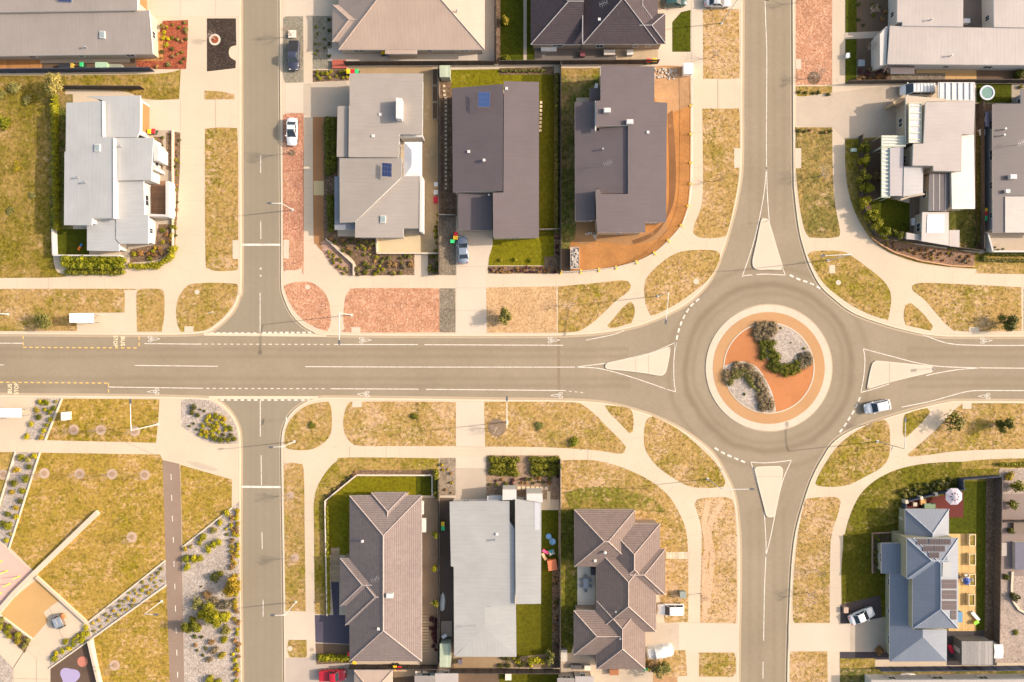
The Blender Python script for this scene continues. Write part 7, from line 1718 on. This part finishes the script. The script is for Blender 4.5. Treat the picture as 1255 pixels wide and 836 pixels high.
for k, (x, y, lb) in enumerate(parkt):
    disc('mulch_ring', x, y, 6.5, 2, M_RINGS); disc('mulch_ring', x, y, 3.2, 3, m_ground((.36, .24, .16), .15, .3)); bare(k % 2, x, y, 'bare young tree ' + lb, .8)
disc('mulch_ring', 356.6, 606.5, 4.5, 2, M_RINGS); disc('mulch_ring', 362, 683, 5, 2, M_RINGS); disc('mulch_ring', 358, 188, 4.2, 3, M_BARK); disc('mulch_ring', 263.7, 49, 7, 2, M_PALE); disc('mulch_ring', 263.7, 49, 4.6, 3, M_RUST); disc('mulch_ring', 997, 96, 8, 2, M_BARK); disc('mulch_ring', 609, 524, 11, 2, m_ground((.25, .18, .12), .2, .3))
# roundabout planting
def cover(label, pts, h, mat, n, leaf=.10, name='shrub_mass'):
    """a mass of low shrubs filling an outline"""
    n *= 3; rnd = random.Random(len(label)); w = [W(x, y, h * .7) for x, y in smooth_poly(pts)]; poly = [(p.x, p.y) for p in w]
    x0, x1 = min(p[0] for p in poly), max(p[0] for p in poly); y0, y1 = min(p[1] for p in poly), max(p[1] for p in poly); cx_, cy_ = (x0 + x1) / 2, (y0 + y1) / 2; sp = []; hum = []
    while len(hum) < max(8, n // 50):
        x, y = rnd.uniform(x0, x1), rnd.uniform(y0, y1)
        if ins((x, y), poly): hum.append((x, y, rnd.uniform(.4, .7), rnd.uniform(.6, 1.1) * h))
    while len(sp) < n:
        x, y, r0, hh = rnd.choice(hum); q = Vector((rnd.gauss(0, 1), rnd.gauss(0, 1), abs(rnd.gauss(.3, .8)))).normalized()
        sp.append((Vector((x - cx_ + q.x * r0, y - cy_ + q.y * r0, .05 + q.z * hh * rnd.uniform(.7, 1.0))), q))
    core = ([], [])
    for x, y, r0, hh in hum:
        k = len(core[0]); i_ = ico(r0 * .62, r0 * .62, hh * .6, 0, rnd); core[0].extend([p + Vector((x - cx_, y - cy_, 0)) for p in i_[0]]); core[1].extend([tuple(j + k for j in f) for f in i_[1]])
    return tag(link(name, leafmesh('shrub_leaves', sp, leaf, mat, rnd, core), None, (cx_, cy_, BASEZ + .02)), label, 'shrubs')
cover('grey-brown shrub mass at the top of the roundabout garden', c(800, 400, [(472, -10), (500, -20), (560, -18), (600, -5), (592, 15), (560, 40), (530, 62), (490, 65), (474, 30)]), .8, L_GRY, 900)
cover('dark green shrub mass in the middle of roundabout garden', c(800, 400, [(490, 70), (520, 60), (560, 62), (575, 90), (600, 150), (612, 190), (600, 225), (570, 220), (530, 180), (500, 130)]), .9, L_GRN, 1000)
cover('green shrub mass at the elbow of the roundabout garden', c(800, 400, [(600, 200), (630, 165), (670, 150), (690, 175), (690, 205), (650, 228), (605, 232)]), .8, L_GRN, 500)
cover('grey-brown round shrub mass at the right tip of roundabout garden', c(800, 400, [(680, 150), (710, 128), (740, 130), (752, 155), (740, 185), (700, 195), (685, 180)]), .8, L_GRY, 500)
cover('grey-brown shrub arc round the lower roundabout bed', c(800, 400, [(338, 190), (400, 172), (450, 180), (500, 225), (540, 300), (560, 370), (555, 390), (500, 388), (490, 340), (500, 300), (470, 250), (410, 220), (370, 235), (350, 270), (340, 250)]), .7, L_GRY, 1500)
cover('olive shrub patch inside the lower roundabout bed', c(800, 400, [(385, 205), (430, 205), (470, 240), (505, 285), (495, 308), (460, 270), (420, 235), (380, 240), (372, 275), (352, 270), (360, 235)]), .75, L_OLV, 600)
shrubs('tiny green tuft in the pale gravel of the roundabout', 'tufts in the roundabout gravel', [('grn', 912.5, 483.5, 2.2), ('lime', 945, 500, 2.4), ('lime', 986, 427.5, 2.2), ('lime', 957, 402, 1.8), ('drk', 969, 420, 1.2), ('drk', 978, 434, 1.2)], name='grass_tuft', cat='plant')
# park beds
rnd = random.Random(5)
def scatter(label, group, poly, n, kinds, r0, r1, seed=1, name='shrub', minD=2.0):
    rr = random.Random(seed); x0, x1 = min(p[0] for p in poly), max(p[0] for p in poly); y0, y1 = min(p[1] for p in poly), max(p[1] for p in poly); got = []; tries = 0
    while len(got) < n and tries < 4000:
        tries += 1; x, y = rr.uniform(x0, x1), rr.uniform(y0, y1); q = rr.uniform(r0, r1)
        if ins((x, y), poly) and all((x - a) ** 2 + (y - b) ** 2 > (minD * (q + d) / 2) ** 2 for a, b, d in got): got.append((x, y, q)); bush(rr.choice(kinds), x, y, q, None, name, label, 'shrub', group)
shrubs('low yellow-green shrub in the slanting bed beside the bus stop', 'shrubs in the bus stop bed', [('yel', 48.5, 492.5, 4), ('lime', 56, 493.5, 4.5), ('gold', 45, 502.5, 4), ('lime', 55.5, 502.5, 3), ('grn', 66.5, 499.5, 4), ('lime', 61, 505.5, 4), ('grn', 47.5, 512, 4.5), ('lime', 61.5, 514, 4), ('yel', 39, 519.5, 4), ('yel', 54, 527.5, 4), ('lime', 57.5, 521.5, 3.5), ('yel', 33.5, 535, 4.2), ('gold', 51.5, 536, 4), ('sage', 69, 492, 3)])
shrubs('low green or yellow shrub in the slanting bed between two lawns', 'shrubs in the slanting lawn bed', [('lime', 26, 560, 5), ('sage', 34, 563, 5), ('yel', 42.5, 558.5, 4.5), ('grn', 35.5, 573, 4.5), ('gold', 20, 576, 4.5), ('lime', 31.5, 586.5, 5), ('grn', 17, 593, 5.5), ('lime', 27.5, 602.5, 5), ('gold', 14.5, 603, 4), ('drk', 25.5, 614, 4), ('grn', 9, 630, 4.5), ('yel', 19.5, 633, 5), ('gold', 20, 623, 4), ('lime', 10, 644, 6), ('grn', 3, 641, 4.5), ('yel', 8.5, 662, 4), ('olv', 13, 654, 3)])
scatter('small yellow or olive shrub in the long diagonal gravel bed', 'shrubs in the diagonal bed', [(113, 763), (200, 693), (202, 713), (116, 777)], 34, ('yel', 'gold', 'lime', 'gold', 'olv'), 2.0, 3.8, 3)
scatter('yellow-green shrub in the bed below the plaza', 'shrubs below the plaza', [(63, 810), (64, 802), (80, 787), (92, 782), (106, 768), (111, 778), (90, 794)], 13, ('yel', 'lime', 'yel'), 4.0, 6.0, 4, minD=1.4)
scatter('olive shrub in the bed below the sandy court', 'shrubs below the sandy court', [(-2, 757), (36, 784), (30, 796), (0, 772)], 9, ('lime', 'olv', 'gold'), 4.0, 6.0, 5, minD=1.4)
scatter('yellow-green shrub clump in the corner gravel garden', 'yellow shrubs in the corner garden', [(243, 528), (262, 503), (278, 512), (279, 525), (262, 536), (248, 536)], 22, ('yel', 'yel', 'lime', 'gold'), 3.2, 5.0, 6, minD=1.2)
shrubs('dark low shrub in the corner gravel garden', 'dark shrubs in the corner garden', [('drk', 238, 499, 4.5), ('drk', 235, 505, 4), ('drk', 243, 509, 3.5), ('drk', 246, 502, 1.8), ('drk', 251, 503.5, 2), ('drk', 238, 519, 2), ('grn', 233, 522, 2), ('drk', 241, 526, 2), ('grn', 282.5, 525, 4.5), ('grn', 263, 538, 4.5), ('grn', 271.5, 539, 4.5), ('grn', 279, 539, 4.5), ('grn', 286.5, 538.5, 4), ('drk', 274, 533, 3), ('drk', 283, 533.5, 3)])
scatter('golden grassy shrub in the strip along the street kerb', 'golden shrubs along the kerb', [(284, 630), (292, 622), (293, 836), (285, 836), (287, 760), (283, 690)], 46, ('gold', 'gold', 'yel', 'brn'), 3.2, 4.8, 7, minD=1.25)
shrubs('yellow-green native shrub in the gravel garden beside the bike path', 'native shrubs in the gravel garden', [('yel', 278, 629.5, 5), ('yel', 269, 640.5, 4.5), ('olv', 261, 649.5, 5), ('lime', 248, 658, 6), ('lime', 244.5, 665, 3.5), ('yel', 256, 673, 5.5), ('yel', 262.5, 667, 5.5), ('yel', 269, 664, 4.5), ('lime', 228, 684, 6), ('yel', 230, 695, 5.5), ('yel', 237, 685, 6), ('lime', 245, 684, 5), ('gold', 226.5, 673, 3.5), ('drk', 262, 708, 7), ('grn', 270, 704, 5), ('brn', 254, 729, 6), ('gry', 262, 735, 6), ('sage', 243, 740, 8), ('gry', 277, 741, 8), ('olv', 276, 773, 6.5), ('yel', 248, 752, 8), ('grn', 236, 761, 6), ('yel', 276, 755, 8), ('lime', 242, 770, 6),
    ('drk', 239, 780, 3), ('drk', 247.5, 781, 2.5), ('brn', 240, 790.5, 3), ('drk', 252, 794, 2.6), ('drk', 242, 797, 2.2), ('drk', 249, 803, 2.4), ('brn', 259, 787, 4.5), ('lime', 274.5, 785, 5), ('gry', 263, 797, 6), ('gold', 272, 803, 5), ('gry', 257, 809, 4.5), ('lime', 257, 833, 7), ('lime', 268, 836, 6), ('yel', 277, 648, 2.5), ('drk', 247, 719, 1.6), ('olv', 234, 670, 3), ('grn', 278, 655, 2.4)])
# front gardens
scatter('small dark green plant in the beds beside the corner footpath', 'plants in the western front beds', [(190, 166), (200, 166), (200, 208), (190, 206)], 9, ('drk', 'grn', 'lime'), 1.8, 3.2, 8); scatter('small plant in the narrow bed behind the timber edging', 'plants behind the timber edging', [(215, 164), (221, 166), (218, 262), (215, 300)], 16, ('lime', 'gry', 'rus', 'drk'), 1.6, 3.0, 9)
scatter('mixed golden shrub in the corner bed of the multi-level house', 'shrubs in the corner bed', [(197, 277), (211, 277), (211, 299), (190, 318), (162, 318), (164, 308), (190, 304)], 15, ('lime', 'rus', 'grn', 'gold'), 3.0, 5.2, 10, minD=1.4); scatter('green shrub in the strip beside the timber courtyard', 'shrubs by the timber courtyard', [(208, 224), (212, 224), (212, 274), (208, 274)], 9, ('lime', 'grn'), 2.2, 3.2, 11)
scatter('green or rusty shrub in the red mulch garden', 'shrubs in the red mulch garden', [(198, 30), (230, 28), (228, 82), (170, 82), (170, 77), (197, 77)], 20, ('grn', 'drk', 'olv', 'brn'), 2.0, 4.4, 12); scatter('yellow-green shrub along the left edge of the red mulch garden', 'yellow shrubs by the orange deck', [(199, 28), (207, 28), (207, 55), (200, 55)], 6, ('yel', 'lime'), 3.0, 4.2, 13, minD=1.4)
scatter('small lime plant in the grey gravel front garden', 'plants in the grey gravel garden', [(385, 30), (400, 28), (400, 82), (385, 82)], 10, ('lime', 'grn'), 1.5, 2.6, 14); scatter('yellow-green shrub in the strip below the grey gravel garden', 'shrubs below the grey gravel garden', [(385, 88), (426, 87), (426, 95), (385, 97)], 12, ('yel', 'lime'), 2.6, 3.8, 15, minD=1.4)
shrubs('dark round plant along the wall of the tan tiled house', 'round plants by the tan tiled house', [('drk', 403.5, 24, 2.6), ('drk', 403.5, 38, 2.6), ('drk', 403.5, 54, 2.6), ('drk', 403.5, 69, 2.6)])
scatter('green or olive shrub in the front garden below the grey house', 'front shrubs below the grey house', [(437, 296), (460, 296), (461, 312), (505, 313), (505, 336), (438, 336)], 36, ('olv', 'grn', 'brn', 'lime', 'drk', 'gry'), 2.4, 5.2, 16, minD=1.2); scatter('green shrub in the small bed beside the front path of the grey house', 'shrubs beside the front path', [(526, 314), (537, 314), (537, 336), (526, 336)], 8, ('lime', 'grn', 'brn'), 2.5, 4.0, 17, minD=1.3)
scatter('green shrub in the narrow strip along the fence of the grey house', 'shrubs on the side path fence', [(533, 260), (538, 260), (538, 308), (533, 308)], 10, ('lime', 'grn'), 2.2, 3.4, 18, minD=1.3); scatter('green or yellow shrub in the pink gravel corner bed', 'shrubs in the pink corner bed', [(398, 303), (410, 312), (430, 328), (430, 336), (420, 335), (402, 316)], 13, ('lime', 'grn', 'olv'), 2.0, 3.4, 19, minD=1.4); scatter('dark shrub in the corner bed under the grey house', 'dark shrubs under the grey house', [(404, 292), (432, 292), (432, 318), (410, 298)], 8, ('drk', 'grn', 'brn'), 3, 4.5, 20, minD=1.4)
scatter('brown tufted shrub in the mulch below the green front lawn', 'brown shrubs below the front lawn', [(599, 328), (684, 328), (684, 334), (599, 334)], 34, ('pur', 'brn', 'rus', 'brn'), 1.8, 3.0, 21, minD=1.2); scatter('brown tufted shrub beside the tall hedge strip', 'brown shrubs beside the tall hedge', [(681, 287), (685, 287), (685, 325), (681, 325)], 10, ('brn', 'pur'), 1.8, 2.6, 22, minD=1.2)
shrubs('lime standard shrub on the green front lawn of the charcoal roof house', 'lawn shrubs of the charcoal roof house', [('lime', 614, 319, 3.2), ('lime', 632, 318.5, 3.2), ('lime', 650.5, 319, 3.2)])
shrubs('small brown plant in the walled bed behind the charcoal roof house', 'plants in the back bed', [('olv', 622, 87.5, 2), ('brn', 631, 88, 2), ('olv', 640, 87.5, 2), ('olv', 648, 88, 2), ('brn', 656, 87.5, 2), ('olv', 664, 87.5, 2.4)])
bush('gold', 620, 25, 7, 1.3, label='round golden shrub on the narrow strip lawn', cat='shrub'); bush('lime', 620, 73, 6.5, 1.2, label='lime shrub in the lower corner of narrow strip lawn', cat='shrub')
scatter('small dark bush in the strip above the drive on the right', 'bushes above the right drive', [(979, 111), (1018, 111), (1018, 116), (979, 116)], 5, ('drk', 'grn'), 2.6, 3.4, 23); scatter('small dark bush in the strip below the drive on the right', 'bushes below the right drive', [(979, 158), (1018, 158), (1018, 163), (979, 163)], 6, ('drk', 'brn'), 2.4, 3.2, 24)
scatter('rust coloured tuft in the curved mulch bed', 'tufts in the curved mulch bed', [(1072, 295), (1120, 303), (1190, 313), (1190, 322), (1150, 320), (1100, 308)], 40, ('rus', 'brn', 'gold', 'gry'), 1.6, 3.0, 25, minD=1.2); scatter('dark or rusty shrub in the front garden of the long white house', 'shrubs of the long white house', [(1051, 3), (1086, 3), (1086, 34), (1051, 34)], 8, ('brn', 'grn', 'drk'), 2, 4, 26); scatter('rusty shrub in the lower front garden of the long white house', 'lower shrubs of the long white house', [(1052, 84), (1090, 84), (1088, 100), (1052, 100)], 16, ('brn', 'rus', 'pur', 'brn'), 3, 5.5, 27, minD=1.2)
bush('grn', 1250, 90, 8, 1.6, label='round green shrub beside the courtyard end wall', cat='shrub'); bush('lime', 1251, 107, 3, .6, label='bright lime ball beside the trampoline lawn', cat='shrub'); bush('brn', 1074, 216, 8, 1.0, label='brown leaf heap under the garden trees by the slatted pergola', cat='shrub')
scatter('green plant on the patio edge beside white wall', 'plants on the patio edge', [(1212, 303), (1230, 303), (1230, 307), (1212, 307)], 5, ('lime', 'grn'), 1.8, 2.6, 28); bush('grn', 1205, 316, 4.5, .8, label='round green shrub at the end of the white patio wall', cat='shrub')
scatter('dark plant in the strip outside the corner lawn wall', 'plants outside the corner lawn wall', [(399, 608), (436, 577), (436, 581), (402, 610)], 8, ('drk', 'olv', 'brn'), 2, 3.2, 29); scatter('rusty plant in the bed beside the concrete drive', 'plants beside the concrete drive', [(541, 563), (556, 563), (556, 605), (541, 605)], 7, ('rus', 'brn', 'gold'), 2, 3.2, 30)
scatter('dark plant in the mulch garden above the silver roof house', 'plants above the silver roof house', [(598, 588), (684, 584), (684, 592), (598, 596)], 20, ('drk', 'rus', 'grn', 'pur'), 2, 3.6, 31, minD=1.3); scatter('dark green shrub along the bottom bed of the silver roof house', 'bottom bed shrubs', [(612, 806), (674, 803), (674, 816), (612, 816)], 15, ('grn', 'drk', 'olv', 'yel'), 3, 5, 32, minD=1.2)
scatter('burgundy shrub beside the lattice paving', 'burgundy shrubs by the lattice paving', [(528, 757), (535, 757), (535, 797), (528, 797)], 11, ('pur', 'pur'), 3, 4.4, 33, minD=1.1); scatter('small brown plant along the fence bed of the toy lawn', 'plants along the toy lawn fence', [(677, 700), (684, 700), (684, 798), (677, 798)], 18, ('brn', 'drk', 'pur'), 1.8, 2.8, 34, minD=1.3)
scatter('dense green shrub outside the navy deck wall', 'shrubs outside the deck wall', [(1104, 603), (1120, 594), (1150, 589), (1170, 586), (1170, 594), (1140, 601), (1106, 610)], 20, ('grn', 'olv', 'drk'), 3.5, 5.5, 35, minD=1.1); scatter('green shrub in the bed beside the blue-grey roof wing', 'shrubs beside the blue-grey wing', [(1070, 655), (1088, 654), (1080, 664), (1078, 700), (1070, 700)], 12, ('drk', 'grn'), 2.5, 3.6, 36, minD=1.2)
bush('gold', 1238, 584, 7.5, 1.1, label='round golden clipped shrub in the far right gravel yard', cat='shrub'); bush('grn', 1238.5, 650, 5, 1.0, label='round dark shrub beside the orange framed bed', cat='shrub'); bush('drk', 1242.5, 731, 7, 1.1, label='large round dark shrub inside the curved edging', cat='shrub'); bush('grn', 1233.5, 707, 5, 1.0, label='narrow green shrub above the large round one in gravel yard', cat='shrub'); bush('brn', 1222, 763.5, 4, .5, label='low brown plant by the fence in the gravel yard', cat='shrub'); bush('lime', 1245, 775.5, 4.5, .5, label='low lime plant in the open gravel yard', cat='shrub'); bush('rus', 1078, 797, 7, .7, label='rusty shrub at the corner of the pale driveway', cat='shrub')
wall('curved pale edging round the large dark shrub', [(1239, 700), (1238, 722), (1240, 736), (1247, 746), (1258, 752)], .3, m_plain((.58, .48, .36), .8), .3, 'garden_edging')
shrubs('scruffy bush standing in the dry western field', 'bushes in the dry field', [('lime', 6, 150, 9, .9), ('sage', 18, 108, 9, .8), ('sage', 33, 122, 7, .7), ('olv', 2, 116, 6, .7), ('gold', 20, 205, 7, .35), ('sage', 40, 240, 5, .4), ('olv', 12, 258, 6, .35)])
bush('grn', 508.5, 510, 6.5, .55, label='green weedy shrub on the soil patched verge below the red block', cat='shrub'); bush('lime', 703.5, 542.5, 7.5, .9, label='lime round shrub on the verge edge beside the curving path', cat='shrub'); bush('olv', 661, 522, 7, .5, label='olive low bush on the soil verge right of tall lamp', cat='shrub'); bush('grn', 382, 521, 6, .4, label='weedy green clump on the rounded verge south of junction', cat='shrub')

# past the 290 largest shrubs, the small ones fill the beds as one mass
ALLB.sort(key=lambda t: -t[0]); bpy.context.view_layer.update()
MV, MF, MI, MM = [], [], [], []
for rr, o in ALLB[290:]:
    mt = o.data.materials[0]
    if mt not in MM: MM.append(mt)
    k = len(MV); MV += [o.matrix_world @ q.co for q in o.data.vertices]; MF += [tuple(i + k for i in pl.vertices) for pl in o.data.polygons]; MI += [MM.index(mt)] * len(o.data.polygons)
    bpy.data.objects.remove(o)
tag(link('undergrowth', new_mesh('undergrowth', MV, MF, MM, MI)), 'small shrubs and tufts filling the garden beds', None, None, 'stuff')

# ------------------------------------------------------------------ grass tufts over the verges and lawns
def pip(P, poly):
    x, y = P[:, 0], P[:, 1]; r = np.zeros(len(P), bool); n = len(poly)
    for i in range(n):
        x0, y0 = poly[i]; x1, y1 = poly[i - 1]
        if y0 == y1: continue
        cnd = ((y0 > y) != (y1 > y)) & (x < (x1 - x0) * (y - y0) / (y1 - y0) + x0); r ^= cnd
    return r
rg = np.random.default_rng(4); N = 75000
P = np.stack([rg.uniform(W(-15, 0).x, W(1270, 0).x, N), rg.uniform(W(0, 850).y, W(0, -15).y, N)], 1)
top = np.full(N, -99); gr = np.zeros(N, int)
for layer, poly, gflag in SURFS:
    q = np.array(poly); bb = np.where((P[:, 0] > q[:, 0].min()) & (P[:, 0] < q[:, 0].max()) & (P[:, 1] > q[:, 1].min()) & (P[:, 1] < q[:, 1].max()))[0]
    if len(bb) == 0: continue
    hit = bb[pip(P[bb], poly)]; up = hit[layer >= top[hit]]; top[up] = layer; gr[up] = gflag
for poly in BUILT:
    q = np.array(poly); bb = np.where((P[:, 0] > q[:, 0].min()) & (P[:, 0] < q[:, 0].max()) & (P[:, 1] > q[:, 1].min()) & (P[:, 1] < q[:, 1].max()))[0]
    if len(bb): gr[bb[pip(P[bb], poly)]] = 0
def tufts(sel, name, label, mat, h0, h1, w0, w1):
    p = P[sel]; z0 = BASEZ + .008 * top[sel]; n = len(p)
    h = rg.uniform(h0, h1, n); w = rg.uniform(w0, w1, n); V = []; k3 = []
    for j in range(3):
        a = rg.uniform(0, 6.28, n); l = rg.uniform(-.5, .5, (n, 2)) * h[:, None] * 1.6; off = rg.uniform(-.5, .5, (n, 2)) * w[:, None] * 1.5; d = np.stack([np.cos(a), np.sin(a)], 1) * w[:, None] / 2
        A = np.concatenate([p + off - d, z0[:, None]], 1); B = np.concatenate([p + off + d, z0[:, None]], 1); C_ = np.concatenate([p + off + l, (z0 + h)[:, None]], 1)
        V.append(np.stack([A, B, C_], 1))
    V = np.concatenate(V, 0).reshape(-1, 3); m = len(V) // 3
    me = bpy.data.meshes.new(name); me.vertices.add(len(V)); me.vertices.foreach_set('co', V.ravel()); me.loops.add(3 * m); me.loops.foreach_set('vertex_index', np.arange(3 * m, dtype=np.int32)); me.polygons.add(m); me.polygons.foreach_set('loop_start', np.arange(0, 3 * m, 3, dtype=np.int32)); me.update(calc_edges=True); me.materials.append(mat)
    o = link(name, me); o['kind'] = 'stuff'; o['label'] = label; return o
tufts(np.where(gr == 1)[0], 'dry_grass', 'short dry grass tufts on the verges', m_leaf((.25, .17, .05), .6, .9), .04, .10, .06, .16)
tufts(np.where(gr == 2)[0], 'green_grass', 'short green grass tufts on the lawns', m_leaf((.14, .125, .014), .6, .9), .03, .09, .06, .14)

# ------------------------------------------------------------------ light, sky, camera
EL = R(28); AZ = math.atan2(1.0, .11)          # sun azimuth, clockwise from up
d = Vector((-math.sin(AZ) * math.cos(EL), -math.cos(AZ) * math.cos(EL), -math.sin(EL)))
sl = bpy.data.lights.new('sun', 'SUN'); sl.energy = 2.6; sl.angle = R(.6); sl.color = (1.0, .86, .73)
so = bpy.data.objects.new('sun', sl); COL.objects.link(so); so.rotation_euler = d.to_track_quat('-Z', 'Y').to_euler(); so.location = (60, 5, 60)
wd = bpy.data.worlds.new('World'); SC.world = wd; wd.use_nodes = True
nt = wd.node_tree; sky = nt.nodes.new('ShaderNodeTexSky'); sky.sky_type = 'NISHITA'; sky.sun_disc = False; sky.sun_elevation = EL; sky.sun_rotation = AZ; sky.dust_density = 3.0; sky.air_density = 1.0
bg = nt.nodes['Background']; bg.inputs['Strength'].default_value = .15; hz = nt.nodes.new('ShaderNodeMix'); hz.data_type = 'RGBA'; hz.blend_type = 'MULTIPLY'; hz.inputs[0].default_value = 1; hz.inputs[7].default_value = (1, .90, .77, 1); nt.links.new(sky.outputs['Color'], hz.inputs[6]); nt.links.new(hz.outputs[2], bg.inputs['Color'])
cam = bpy.data.cameras.new('camera'); cam.sensor_width = 36; cam.lens = 36 * H / (1255 * S); cam.clip_end = 20000; cam.clip_start = 1
co = bpy.data.objects.new('camera', cam); COL.objects.link(co)
co.location = (0, 0, H); co.rotation_euler = (0, 0, 0); SC.camera = co
SC.view_settings.view_transform = 'Standard'; SC.view_settings.look = 'None'; SC.view_settings.gamma = 1; SC.view_settings.exposure = 1.22
